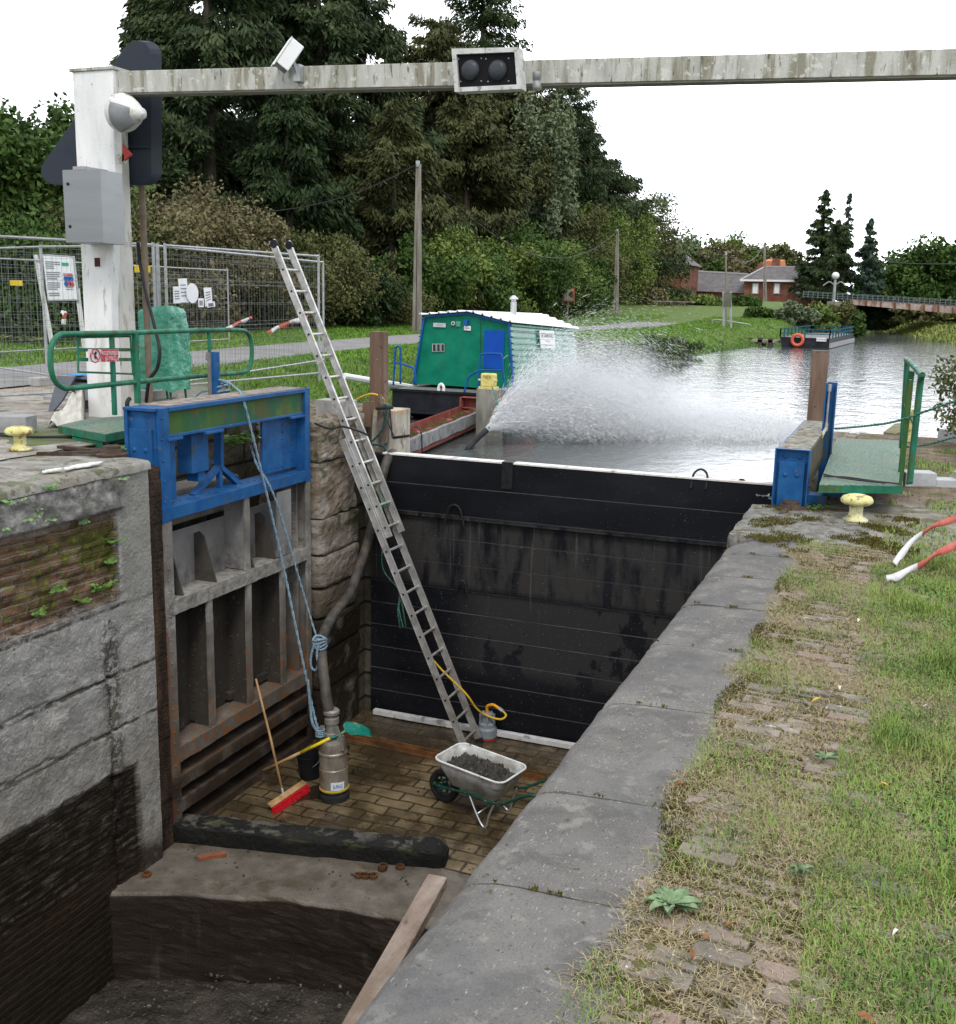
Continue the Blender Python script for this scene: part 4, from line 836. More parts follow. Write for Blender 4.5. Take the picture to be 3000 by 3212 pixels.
def shovel():
    t = thing('shovel', 'shovel with yellow grip and green blade leaning across the steel pump', 'shovel', (BX-.3, BY-.3, -3.4))
    # handle foot near the lowest gate beam, blade beyond the pump
    A = AT(512, 1496, x=-6.25); C = AT(608, 1449, x=-5.78); B = Vector((BX-.02, BY-.12, -2.74)); C = AT(590, 1457, y=(A.y+B.y)/2+.12)
    dr = (B-A).normalized()
    B2 = AT(645, 1432, y=B.y); dr = (B2-A).normalized(); L_ = (B2-A).length
    b = MB(); b.tube([A, A+dr*L_*.55], .017, 8); b.build('handle', m_wood, t, smooth=True)
    b = MB(); b.tube([A+dr*L_*.55, A+dr*L_*.97], .0185, 8); b.build('grip', mat('yellow_plastic', [(.6, .45, .01), (.72, .56, .02)], scale=8, rough=.4, bump=.05, layers=[dict(scale=9, lo=.55, hi=.62, col=(.3, .22, .1), k=.5)]), t, smooth=True)
    mg = mat('green_steel', [(.005, .12, .09), (.012, .2, .15)], scale=9, rough=.35, bump=.1, layers=[dict(scale=9, lo=.56, hi=.6, col=(.35, .16, .05), k=.7)])
    S = A+dr*L_*.97; E = AT(670, 1420, y=B.y+.12); b = MB(); b.tube(smooth_path([S, S.lerp(E, .5)+Vector((0, 0, -.01)), E], 4), [.014]*9, 8); b.build('socket', mg, t, smooth=True)
    # blade: curved pan
    TIP = AT(724, 1434, y=B.y+.38); rt = (TIP-E); n_ = rt.normalized(); sd_ = n_.cross(Vector((0, -.35, 1))).normalized()
    V = []; nu, nv = 9, 9
    for i in range(nu):
        f = i/(nu-1); wd = .12*(1-.35*max(0, f-.6)/.4)*(min(1, .5+f*4))
        for j in range(nv):
            g = -1+2*j/(nv-1); V.append(tuple(E+rt*f+sd_*wd*g+Vector((0, 0, 1))*(.035*g*g+.04*math.sin(f*2.6))))
    Fl = [(i*nv+j, i*nv+j+1, (i+1)*nv+j+1, (i+1)*nv+j) for i in range(nu-1) for j in range(nv-1)]
    o = rawmesh('blade', V, Fl, mg, t, smooth=True); s = o.modifiers.new('thick', 'SOLIDIFY'); s.thickness = .006
shovel()
def broom():
    t = thing('broom', 'long wooden broom with bright red bristles leaning on the rusty gate', 'broom', AT(560, 1548, z=-3.49))
    a = AT(524, 1567, z=-3.42); c = AT(591, 1522, z=-3.42); u = (c-a).normalized(); n = u.cross(Vector((0, 0, 1))); mid = (a+c)/2
    if n.dot(Vector((1, 0, 0))) < 0: n = -n
    L_ = (c-a).length
    red = mat('red_bristle', [(.30, .004, .008), (.5, .008, .015), (.62, .02, .03)], scale=60, rough=.8, bump=.8, bscale=160, dist=.01)
    b = MB(); rr = random.Random(3)
    b.obox(mid+n*.045+Vector((0, 0, -.03)), u*L_/2, n*.018, Vector((0, 0, .03)))
    for i in range(900):
        p = mid+u*rr.uniform(-.5, .5)*L_+n*rr.uniform(.02, .06)+Vector((0, 0, .0)); q = p+n*rr.uniform(.0, .04)+Vector((0, 0, -.07+rr.uniform(0, .006)))
        b.tube([p, q], .0025, 3, False)
    b.build('bristles', red, t)
    b = MB(); b.obox(mid+n*.0+Vector((0, 0, .015)), u*L_/2, (n+Vector((0, 0, -.5))).normalized()*.035, (n*.5+Vector((0, 0, 1))).normalized()*.012); b.build('head', m_wood, t, bev=.004)
    tp = AT(497, 1318, x=-6.48); b = MB(); bs = AT(549, 1537, z=-3.38); b.tube([bs, bs.lerp(tp, .5)+Vector((.01, 0, -.01)), tp], [.0145, .0145, .012], 8); b.build('handle', m_wood, t, smooth=True)
    b = MB(); b.tube([bs+(bs-tp).normalized()*.05, bs+(tp-bs)*.03], .02, 8); b.build('ferrule', mat('zinc', [(.3, .31, .32), (.42, .43, .44)], scale=20, rough=.4, metal=.8, bump=.1), t)
broom()
def bucket():
    c = AT(602, 1508, z=-3.49); t = thing('bucket', 'black plastic builder bucket on the dark floor beside the pump', 'bucket', c)
    b = MB(); b.lathe(c, [(.11, 0), (.115, .005), (.15, .26), (.16, .265), (.16, .28), (.148, .28), (.11, .03), (.0, .03)], 24, cap=False); b.build('shell', mat('black_plastic', [(.008, .008, .01), (.016, .016, .018)], rough=.35, bump=.05), t, smooth=False)
    b = MB(); b.tube([c+Vector((math.cos(a)*.155, -.02-math.sin(a)*.10, .27-.12*math.sin(a))) for a in np.linspace(0, math.pi, 12)], .003, 5); b.build('handle', mat('zinc', [(.3, .31, .32), (.42, .43, .44)]), t)
bucket()
def small_pump():
    c = AT(950, 1428, z=-3.49)+Vector((0, -.08, 0)); t = thing('drain_pump', 'small grey plastic drain pump at the foot of the black boards', 'pump', c)
    m = mat('grey_plastic', [(.16, .18, .2), (.22, .24, .26)], scale=9, rough=.45, bump=.1)
    MB().lathe(c, [(.12, .02), (.125, .03), (.125, .13), (.105, .16), (.105, .2), (.08, .22), (.08, .33), (.05, .345)], 20).build('body', m, t)
    MB().lathe(c, [(.12, 0), (.122, .004), (.122, .02), (.1, .022)], 20).build('base_ring', mat('red_ring', [(.3, .02, .015), (.4, .04, .03)], bump=0), t)
    b = MB(); 
    for a in range(5): b.obox(c+Vector((math.cos(a*1.257-1.2)*.09, math.sin(a*1.257-1.2)*.09, .25)), (.012, 0, 0), (0, .012, 0), (0, 0, .08))
    b.build('fins', m, t)
    b = MB(); b.tube(smooth_path([c+Vector((0, 0, .34)), c+Vector((.0, -.01, .42)), c+Vector((.08, -.02, .46)), c+Vector((.17, -.02, .42))], 5), .02, 8); b.build('outlet', mat('orange_hose', [(.6, .25, .01), (.75, .34, .02)], rough=.4, bump=.05), t, smooth=True)
    MB().tube([c+Vector((.155, -.02, .43)), c+Vector((.21, -.02, .40))], .025, 8).build('clamp', mat('zinc', [(.3, .31, .32), (.42, .43, .44)]), t)
    F, d, n = LAD['F'], LAD['d'], LAD['n']
    yel = mat('yellow_hose', [(.48, .30, .02), (.62, .42, .04)], scale=14, rough=.45, bump=.1)
    pts = [c+Vector((.21, -.02, .40)), c+Vector((.26, -.03, .35)), c+Vector((.2, -.08, .31)), c+Vector((.02, -.1, .34)), AT(925, 1375, y=11.85), AT(903, 1345, y=11.75)]
    for k in (4.5, 6.5, 9, 11.5, 13.5): pts.append(F+d*LAD['sp']*k-n*.13-Vector((0, .12+.01*k, 0)))
    pts += [AT(740, 960, y=12.0), AT(722, 900, y=12.1), AT(690, 830, y=12.25), AT(676, 797, y=12.45), AT(690, 778, y=12.5), AT(720, 765, y=12.4), AT(742, 772, y=12.45), AT(744, 785, y=12.7), AT(725, 800, y=12.9)]
    rope('yellow_hose', pts, .013, yel, 'thin yellow hose running from the small grey pump up behind the ladder', 'hose', 8, False)
small_pump()
def ladder_rope():
    F, d, n, sp, W = (LAD[k] for k in ('F', 'd', 'n', 'sp', 'W'))
    b = MB(); a = F+d*sp*11.6-Vector((0, W*.3, 0)); P_ = smooth_path([AT(712, 930, y=11.9), F+d*sp*15-n*.06-Vector((0, W*.5, 0)), F+d*sp*12.5-Vector((0, W*.45, 0)), a+n*.05, a-n*.03, a+Vector((.0, 0, -.35)), a+Vector((-.01, 0, -.8)), AT(778, 1150, y=11.6), AT(775, 1180, y=11.58), AT(783, 1218, y=11.6)], 8); b.tube(P_, .007, 5)
    for k in range(5): b.tube([a+Vector((math.cos(q)*.03, (k-2)*.022, math.sin(q)*.03)) for q in np.linspace(0, 6.28, 10)]+[], .01, 5)
    for s in (-1, 1): b.tube([AT(778, 1150, y=11.6), AT(778+s*5, 1185, y=11.6), AT(783+s*6, 1220, y=11.6)], .011, 5)
    tag(b.build('green_rope', m_rope_g, None, smooth=True), 'green rope knotted to a ladder rung with a frayed end hanging down', 'rope')
ladder_rope()
def wheelbarrow():
    C = AT(935, 1480, z=-2.9)
    t = thing('wheelbarrow', 'galvanised wheelbarrow with green frame on the brick floor', 'wheelbarrow', AT(930, 1560, z=-3.49))
    # local axes: forward (to the wheel) f, right-hand side s
    c0, c1, c2, c3 = (AT(*p, z=-2.9) for p in ((852, 1478), (900, 1447), (969, 1513), (1017, 1483)))
    f = ((c0+c1)-(c2+c3)).normalized(); s = Vector((-f.y, f.x, 0)); s = -s if s.y < 0 else s   # s points away from camera
    O = (c0+c1+c2+c3)/4; O.z = -3.49
    def P(a, b_, z): return O+f*a+s*b_+Vector((0, 0, z))
    tray = mat('galv_tray', [(.36, .36, .34), (.47, .47, .45), (.56, .56, .54)], scale=8, rough=.5, bump=.15, metal=.25, layers=[dict(scale=7, lo=.5, hi=.62, col=(.22, .19, .15), k=.6), dict(scale=30, lo=.64, hi=.68, col=(.06, .05, .04), k=.8)])
    HL, HW = .44, .275
    def rr_rect(hl, hw, r, z, sh=0, n=5, zt=0):
        pts = []
        for (cx_, cy_, a0) in ((hl-r, hw-r, 0), (-hl+r, hw-r, 90), (-hl+r, -hw+r, 180), (hl-r, -hw+r, 270)):
            for k in range(n+1):
                a = R_(a0+90*k/n); x = cx_+r*math.cos(a); pts.append(P(x+sh, cy_+r*math.sin(a), z+zt*x))
        return pts
    rings = [rr_rect(HL, HW, .10, .585, 0, zt=.06), rr_rect(HL-.012, HW-.012, .095, .585, 0, zt=.06), rr_rect(HL-.035, HW-.03, .095, .50, -.0, zt=.05), rr_rect(HL-.13, HW-.08, .08, .33, -.03)]
    V = []; Fl = []; n = len(rings[0])
    for r in rings[1:]: V += r
    for k in range(2):
        for j in range(n): Fl.append((k*n+j, k*n+(j+1) % n, (k+1)*n+(j+1) % n, (k+1)*n+j))
    Fl.append(tuple(2*n+j for j in range(n)))
    o = rawmesh('tray', V, Fl, tray, t, smooth=True); sm_ = o.modifiers.new('thick', 'SOLIDIFY'); sm_.thickness = .006
    b = MB(); b.tube(rings[0]+[rings[0][0]], .0115, 8, False); b.build('rim', mat('rim_white', [(.5, .5, .49), (.7, .7, .69)], scale=16, rough=.5, bump=.1, layers=[dict(scale=9, lo=.62, hi=.66, col=(.06, .05, .04), k=.9)]), t, smooth=True)
    gm = mat('frame_green', [(.006, .04, .03), (.012, .07, .05)], scale=8, rough=.4, bump=.1, layers=[dict(scale=30, lo=.6, hi=.65, col=(.35, .34, .3), k=.5)])
    b = MB()
    for sg in (-1, 1):
        b.tube(smooth_path([P(.56, sg*.06, .20), P(.40, sg*.13, .235), P(.0, sg*.20, .30), P(-.35, sg*.23, .30), P(-.55, sg*.25, .40), P(-.75, sg*.26, .52), P(-1.0, sg*.27, .58)], 6), .017, 8)
    b.tube([P(.56, -.07, .20), P(.60, 0, .20), P(.56, .07, .20)], .02, 8)
    b.build('frame', gm, t, smooth=True)
    WC = P(.47, 0, .19); b = MB(); ax = s
    prof = [(.115, -.03), (.135, -.042), (.165, -.045), (.185, -.03), (.192, 0), (.185, .03), (.165, .045), (.135, .042), (.115, .03), (.115, -.03)]
    Mx = Matrix((f, Vector((0, 0, 1)), s)).transposed()
    b.lathe(WC, prof, 28, Mx, cap=False); b.build('tyre', mat('tyre', [(.012, .012, .013), (.03, .028, .025)], scale=12, rough=.7, bump=.3), t, smooth=True)
    b = MB(); b.lathe(WC, [(.118, -.028), (.125, -.028), (.125, .028), (.118, .028), (.108, 0), (.118, -.028)], 24, Mx, cap=False); b.tube([WC-s*.05, WC+s*.05], .022, 8)
    for k in range(6):
        a = k*math.pi/3; b.bar(WC, WC+f*math.cos(a)*.115+Vector((0, 0, math.sin(a)*.115)), .018, .012, s)
    b.build('rim_wheel', gm, t)
    b = MB(); zn = mat('zinc_leg', [(.4, .42, .44), (.55, .57, .58)], scale=20, rough=.35, metal=.8, bump=.1)
    for sg in (-1, 1): b.tube(smooth_path([P(.02, sg*.19, .30), P(-.10, sg*.22, .12), P(-.19, sg*.235, .01), P(-.24, sg*.235, .015), P(-.27, sg*.23, .15), P(-.33, sg*.22, .30)], 6), .0125, 8)
    b.tube([P(-.12, -.22, .12), P(-.12, .22, .12)], .01, 6); b.build('legs', zn, t, smooth=True)
    # load
    V = []; Fl = []; nu, nv = 60, 40
    for i in range(nu):
        for j in range(nv):
            a = -1+2*i/(nu-1); c = -1+2*j/(nv-1); x = a*(HL-.055); y = c*(HW-.035)
            h = .505+.085*math.exp(-((x-.02)/.22)**2-((y)/.16)**2)*(1 if x > -.2 else .5)+fbm(x*14, y*14)*.035+max(0, fbm(x*34, y*34))*.045-(.0 if x > -.22 else .035)
            if x < -.24: h = .488+fbm(x*10, y*10)*.004
            V.append(tuple(P(x, y, h+.045*x-.02)))
    Fl = [(i*nv+j, (i+1)*nv+j, (i+1)*nv+j+1, i*nv+j+1) for i in range(nu-1) for j in range(nv-1) if not ((min(i, nu-1-i) < 4 and min(j, nv-1-j) < 4 and min(i, nu-1-i)+min(j, nv-1-j) < 3))]
    o = rawmesh('mud_heap', V, Fl, mat('barrow_mud', [(.012, .01, .008), (.03, .026, .021), (.07, .06, .048)], scale=12, rough=.4, spec=.5, bump=1, bscale=50, dist=.02, layers=[dict(scale=40, lo=.62, hi=.66, col=(.3, .25, .18), k=.6)]), None)
    tag(o, 'wet dark mud and debris heaped inside the galvanised wheelbarrow tray', 'mud')
wheelbarrow()
def floor_bits():
    # rusty steel section across the floor
    a, c = AT(672, 1428, z=-3.45), AT(868, 1470, z=-3.45); c2 = AT(1062, 1508, z=-3.45); c2 = a+(c-a)*((c2.x-a.x)/(c.x-a.x))
    b = MB(); d = (c2-a).normalized(); n = Vector((-d.y, d.x, 0)); b.obox((a+c2)/2+Vector((0, 0, -.035)), (c2-a)/2, n*.05, Vector((0, 0, .006))); b.obox((a+c2)/2+n*.045+Vector((0, 0, .0)), (c2-a)/2, n*.006, Vector((0, 0, .04))); b.obox((a+c2)/2-n*.02+Vector((0, 0, .0)), (c2-a)/2, n*.006, Vector((0, 0, .03)))
    tag(b.build('steel_rail', m_rust, None, bev=.003), 'long rusty steel section lying across the brick floor behind the wheelbarrow', 'steel bar')
    # old black timber
    A, B = AT(368, 1616, z=-3.22), AT(889, 1625, z=-3.22); V = []; n = 60; m = mat('black_timber', [(.003, .003, .003), (.007, .007, .006), (.016, .014, .011)], scale=4, stretch=(.5, 1, 1), rough=.7, spec=.3, bump=1, bscale=20, dist=.02, layers=[
        dict(scale=5, lo=.53, hi=.6, col=(.11, .10, .085), k=.75, rough=.7, ax=[(2, -3.315, -3.30, .015, 6)]), dict(scale=7, stretch=(.5, 1, 1), lo=.58, hi=.63, col=(.08, .09, .035), k=.5, ax=[(2, -3.38, -3.30, .015, 4)])])
    A = Vector((-6.55, 8.40, 0)); B = Vector((-3.80, 9.02, 0)); d = (B-A).normalized(); w_ = Vector((-d.y, d.x, 0)); K = 12
    prof = [(-.13, 0), (-.142, .02), (-.146, .10), (-.144, .17), (-.134, .195), (-.06, .2), (.03, .202), (.11, .2), (.14, .185), (.145, .13), (.145, .05), (.13, 0)]
    for i in range(n):
        f = i/(n-1); p = A.lerp(B, f)
        for (o_, h) in prof:
            j = fbm(f*9, o_*8, h*8)*.008+(fbm(f*30, o_*30, h*40)*.006); sc = 1-.35*max(0, (f-.965)/.035)**2
            V.append(tuple(p+w_*(o_*sc+j)+Vector((0, 0, -3.50+h*sc+j+.025*fbm(f*3, 3)))))
    Fl = [(i*K+j, (i+1)*K+j, (i+1)*K+(j+1) % K, i*K+(j+1) % K) for i in range(n-1) for j in range(K)]+[tuple(range(K))[::-1], tuple((n-1)*K+j for j in range(K))]
    tag(rawmesh('timber_beam', V, Fl, m, None), 'thick black waterlogged timber lying across the chamber at the sill', 'beam')
    a = AT(412, 1662, z=-3.47); b = MB(); b.obox(a, Vector((.10, .09, .0)), Vector((-.02, .022, 0)), Vector((0, 0, .018))); tag(b.build('wood_block', mat('red_wood', [(.16, .05, .025), (.28, .10, .05)], scale=10, rough=.7, bump=.4), None, bev=.003), 'short reddish wood offcut under the black timber', 'wood block')
    # rusty rings on the sill
    for i, (u, v, lb) in enumerate(((285, 1697, 'lone rusty washer on the sill near the left wall'), (697, 1699, 'leftmost rusty washer of the touching row of three on the sill'), (710, 1700, 'middle rusty washer of the touching row of three on the sill'), (725, 1700, 'right rusty washer of the touching row of three on the sill'), (743, 1686, 'thick double rusty washer behind the row of three'), (777, 1683, 'rightmost rusty washer alone on the sill'))):
        c = AT(u, v, z=-3.47); b = MB(); r = .045; q = [(r-.018, -.012), (r, -.012), (r, .012), (r-.018, .012), (r-.018, -.012)]
        b.lathe(c, q, 16, cap=False)
        if i == 4: b.lathe(c+Vector((.004, .006, .024)), q, 16, cap=False)
        tag(b.build('washer', m_rust, None), lb, 'washer', 'rusty washers lying on the sill')
    # plank wedged along the right wall
    Z = -.33; pl = [AT(832, 1696, z=Z), AT(869, 1703, z=Z)]; lo_ = [AT(681, 1957, z=Z), AT(660, 2010, z=Z)]
    d = (lo_[0]-pl[0]).normalized(); e0 = pl[0]; e1 = pl[1]; L_ = 1.75
    b = MB(); b.prism([e0, e0+d*L_, e1+d*L_, e1], (0, 0, -.045)); o = b.build('plank', mat('weathered_plank', [(.12, .085, .06), (.21, .16, .125), (.30, .25, .21)], scale=9, stretch=(1.6, .1, 1), rough=.85, bump=.9, bscale=50, layers=[dict(scale=3, lo=.45, hi=.6, col=(.13, .09, .065), k=.7), dict(scale=9, stretch=(1, .3, 1), lo=.58, hi=.62, col=(.05, .035, .025), k=.7),dict(scale=10, lo=.58, hi=.62, col=(.06, .09, .02), k=.8, ax=[(1, 2.8, 2.6, .05, 3)])]), None, bev=.004)
    tag(o, 'weathered wooden plank jammed beside the right lock wall coping', 'plank')
    b = MB(); 
    r = random.Random(5)
    for i in range(420):
        x, y = r.uniform(-6.2, -3.4), r.uniform(5.6, 7.9); z = -4.30+.10*sm((x+5.2)/1.5)+r.uniform(-.02, .03); a = r.uniform(0, 3.1); l = r.uniform(.004, .016) if i > 20 else r.uniform(.015, .04); k_ = l*r.uniform(.5, 1) if i > 20 else .007
        b.obox((x, y, z), (math.cos(a)*l, math.sin(a)*l, 0), (-math.sin(a)*k_, math.cos(a)*k_, 0), (0, 0, k_*.7))
    tag(b.build('debris', mat('debris', [(.03, .026, .02), (.07, .06, .05), (.22, .19, .16)], scale=18, rough=.9, bump=0), None), kind='stuff', label='sticks, pebbles and rubble scattered on the mud', cat='debris')
floor_bits()
m_pud = mat('puddle', [(.02, .015, .009), (.03, .022, .014)], scale=3, rough=.04, bump=.05, spec=.5)
tag(rawmesh('puddle', [(-6.45, 8.95, -3.4965), (-4.2, 8.95, -3.4965), (-4.0, 12.1, -3.4965), (-6.45, 12.1, -3.4965)], [(0, 1, 2, 3)], m_pud, None, loc=(0, 0, 0)), kind='structure')
tag(rawmesh('puddle', [(-6.4, 4, -4.395), (-2, 4, -4.395), (-2, 7.9, -4.395), (-6.4, 7.4, -4.395)], [(0, 1, 2, 3)], m_pud, None, loc=(0, 0, 0)), kind='structure')
def silt():
    r = random.Random(12); b = MB()
    for i in range(260):
        x, y = r.uniform(-6.4, -1.5), r.choice([r.uniform(8.0, 8.9), r.uniform(8.9, 12.0), r.uniform(8.9, 9.6)]); z = -3.485; s_ = r.uniform(.004, .016)*(1 if r.random() < .9 else 2)
        if y < interp(x, SILL)+.1: continue
        b.lathe((x, y, z), [(s_, -.004), (s_*.8, s_*.5), (0, s_*.7)], 5, cap=False)
    tag(b.build('silt_crumbs', MATS['barrow_mud'], None), 'dark silt crumbs and pebbles scattered over the sill and brick floor', 'silt', kind='stuff')
silt()
# ================================================================ LEFT QUAY
m_white = mat('white_paint', [(.60, .60, .59), (.70, .70, .69), (.76, .76, .75)], scale=4, stretch=(1, 1, .3), rough=.75, bump=.35, bscale=40, layers=[
    dict(scale=10, stretch=(1, 1, .25), lo=.62, hi=.68, col=(.3, .28, .24), k=.7, h=.003), dict(scale=3, stretch=(1, 1, .3), lo=.55, hi=.68, col=(.42, .41, .34), k=.7), dict(scale=30, stretch=(1, 1, .4), lo=.66, hi=.69, col=(.06, .055, .045), k=.8)])
m_whitebeam = mat('beam_paint', [(.26, .26, .22), (.40, .40, .36), (.52, .52, .48)], scale=5, stretch=(1, 1, .25), rough=.8, bump=.35, bscale=40, layers=[
    dict(scale=9, stretch=(1, 1, .12), lo=.52, hi=.62, col=(.20, .185, .13), k=.85), dict(scale=24, stretch=(1, 1, .2), lo=.6, hi=.66, col=(.10, .09, .065), k=.85), dict(scale=14, lo=.58, hi=.64, col=(.6, .6, .56), k=.6)])
m_galv = mat('galvanised', [(.26, .27, .28), (.36, .37, .38), (.44, .45, .46)], scale=12, rough=.5, bump=.1, metal=.4)
PY = 10.3
def portal():
    t = thing('signal_gantry', 'tall white timber pillar carrying a long weathered beam across the lock', 'gantry', (-8.7, PY, .48))
    b = MB(); x0 = AT(172, 810, y=PY).x; x1b, x1t = AT(223, 810, y=PY).x, AT(219, 135, y=PY).x; zt = AT(180, 137, y=PY).z
    xl = AT(141, 300, y=PY)
    b.prism([(x0, PY, .46), (x1b, PY, .46), (x1b+.02, PY, 1.8), (x1t-.03, PY, 3.2), (x1t, PY, zt), (x0+.01, PY, zt)], (0, .13, 0)); b.build('front_column', m_white, t, bev=.012)
    b = MB(); b.box(x0+.05, x1b-.005, PY+.12, AT(272, 805, x=x1b).y, .46, zt-.16); b.build('column', mat('white_paint_worn', [(.40, .39, .34), (.54, .53, .49), (.62, .61, .57)], scale=4, stretch=(1, 1, .3), rough=.8, bump=.5, bscale=30, layers=[dict(scale=7, stretch=(1, 1, .3), lo=.54, hi=.64, col=(.25, .22, .16), k=.8, h=.006), dict(scale=4, stretch=(1, 1, .3), lo=.58, hi=.64, col=(.16, .15, .08), k=.7)]), t, bev=.02)
    b = MB(); b.box(x0-.02, x1t+.02, PY-.02, PY+.36, zt, zt+.035); b.build('cap', m_whitebeam, t, bev=.006)
    # beam
    A = AT(222, 159, y=PY+.05); E = AT(1857, 119, z=A.z); d = (E-A).normalized(); E = A+d*14.5
    global BMA, BMD; BMA, BMD = A, d
    b = MB(); n = Vector((-d.y, d.x, 0)); b.obox((A+E)/2+n*.1, (E-A)/2, n*.1, Vector((0, 0, .115))); b.build('beam', m_whitebeam, t, bev=.006)
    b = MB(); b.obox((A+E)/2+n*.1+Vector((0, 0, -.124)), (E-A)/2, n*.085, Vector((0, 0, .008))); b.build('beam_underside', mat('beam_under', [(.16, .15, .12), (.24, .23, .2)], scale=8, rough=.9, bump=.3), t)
    # small square socket
    c = AT(190, 509, y=PY-.006); b = MB(); b.box(c.x-.05, c.x+.05, PY-.012, PY+.0, c.z-.06, c.z+.06); b.build('socket_frame', m_white, t)
    b = MB(); b.box(c.x-.04, c.x+.04, PY-.016, PY-.0, c.z-.05, c.z+.05); b.build('socket', mat('dark_red', [(.05, .012, .01), (.08, .02, .015)], rough=.6, bump=.1), t)
    # red triangle reflector
    c = AT(248, 299, y=PY+.03); b = MB(); b.prism([c+Vector((-.06, 0, -.09)), c+Vector((.075, .0, -.01)), c+Vector((-.04, 0, .10))], (0, -.03, 0)); b.build('reflector', mat('red_reflector', [(.22, .02, .015), (.34, .04, .03)], rough=.4, bump=.05), t)
    b = MB(); b.box(c.x-.12, c.x-.03, PY+.0, PY+.04, c.z-.1, c.z+.0); b.build('bracket', m_whitebeam, t)
portal()
def siren():
    c = AT(240, 219, y=PY-.1); t = thing('horn_lamp', 'pale round horn lamp with grey lens and pointed nose on the pillar', 'lamp', c)
    Mx = Vector((0.95, -.28, -.10)).to_track_quat('Z', 'Y').to_matrix()
    m = mat('horn_paint', [(.48, .48, .45), (.66, .66, .63)], scale=9, rough=.5, bump=.2, layers=[dict(scale=10, lo=.58, hi=.63, col=(.22, .17, .08), k=.8)])
    b = MB(); b.lathe(c, [(.12, -.12), (.175, -.10), (.205, -.05), (.208, .0), (.195, .05), (.15, .15), (.10, .24), (.065, .30), (.06, .34), (.0, .36)], 28, Mx, cap=False); b.build('dome', m, t, smooth=True)
    g = mat('grey_lens', [(.2, .21, .22), (.26, .27, .28)], scale=9, rough=.35, bump=.05)
    V = []; a0 = max(np.linspace(0, 6.283, 90), key=lambda a: (Mx @ Vector((math.cos(a), math.sin(a), 0))).dot(Vector((.2, -.8, -.42)))); A_ = a0+np.linspace(R_(-52), R_(52), 9)
    for a in A_:
        for r, h in ((.200, .03), (.158, .14), (.10, .25)): V.append(tuple(c+Mx @ Vector((math.cos(a)*(r+.008), math.sin(a)*(r+.008), h+.004))))
    Fl = [(i*3+k, i*3+k+1, (i+1)*3+k+1, (i+1)*3+k) for i in range(len(A_)-1) for k in range(2)]
    o = rawmesh('lens', V, Fl, g, t, smooth=True); s = o.modifiers.new('s', 'SOLIDIFY'); s.thickness = .008
siren()
def cabinet():
    y = 9.92; a = AT(118, 330, y=y); d = AT(237, 472, y=y+.26); c = AT(200, 472, y=y)
    t = thing('control_cabinet', 'brushed stainless steel cabinet mounted on the white pillar', 'cabinet', (a.x, y, c.z))
    m = mat('stainless', [(.24, .245, .25), (.26, .265, .27), (.28, .285, .29)], scale=3, stretch=(.3, 1, 3), rough=.32, bump=.08, metal=.85, bscale=160)
    a2, c2 = AT(124, 470, y=y), AT(198, 329, y=y)
    b = MB(); b.box(a.x+.03, c.x-.005, y+.012, PY-.002, c.z+.0, a.z-.005); b.build('case', m, t, bev=.004)
    b = MB(); b.box(a.x+.02, c.x-.003, y, y+.01, c.z+.006, a.z); b.build('door', m, t, bev=.003)
    b = MB(); b.box(a.x+.17, a.x+.33, y-.002, PY, a.z-.0, a.z+.035); b.build('bracket', m_galv, t)
    for z in (a.z-.15, c.z+.18): MB().lathe((a.x+.09, y, z), [(.012, 0), (.018, -.004), (.014, -.012)], 12, 'y').build('lock', mat('black_plastic', [(.01, .01, .012), (.02, .02, .022)]), t)
cabinet()
def tri_sign():
    y = 10.78; t = thing('triangular_sign', 'back of a large dark rounded triangular road sign behind the pillar', 'sign', AT(200, 350, y=y))
    m = mat('sign_back', [(.022, .028, .042), (.035, .042, .058)], scale=4, rough=.5, bump=.1, layers=[dict(scale=4, lo=.45, hi=.65, col=(.02, .025, .02), k=.6)])
    cs = [((265, 107), 29, 100, 215+0), ((107, 330), 29, 0, 0), ((268, 332), 26, 0, 0)]
    def arc(c, r, a0, a1, n=7): return [(c[0]+r*math.cos(R_(a0+(a1-a0)*k/n)), c[1]-r*math.sin(R_(a0+(a1-a0)*k/n))) for k in range(n+1)]
    px = arc((265, 106), 28, 5, 148)+arc((107, 331), 28, 148, 270)+arc((268, 333), 26, 270, 365)
    P_ = [AT(u, v, y=y) for u, v in px]
    b = MB(); b.prism(P_, (.11, .06, 0)); b.build('panel', m, t, bev=.02)
    c = AT(160, 285, y=y-.01); c2 = AT(290, 284, y=y-.01); b = MB(); b.bar(c, c2, .02, .03); b.build('stiffener', m, t)
    a = AT(270, 360, y=y+.1); MB().tube([(a.x, y+.15, .45), (a.x, y+.15, a.z+.3)], .04, 10).build('post', mat('brown_post', [(.12, .09, .065), (.2, .16, .12)], scale=9, rough=.8), t)
tri_sign()
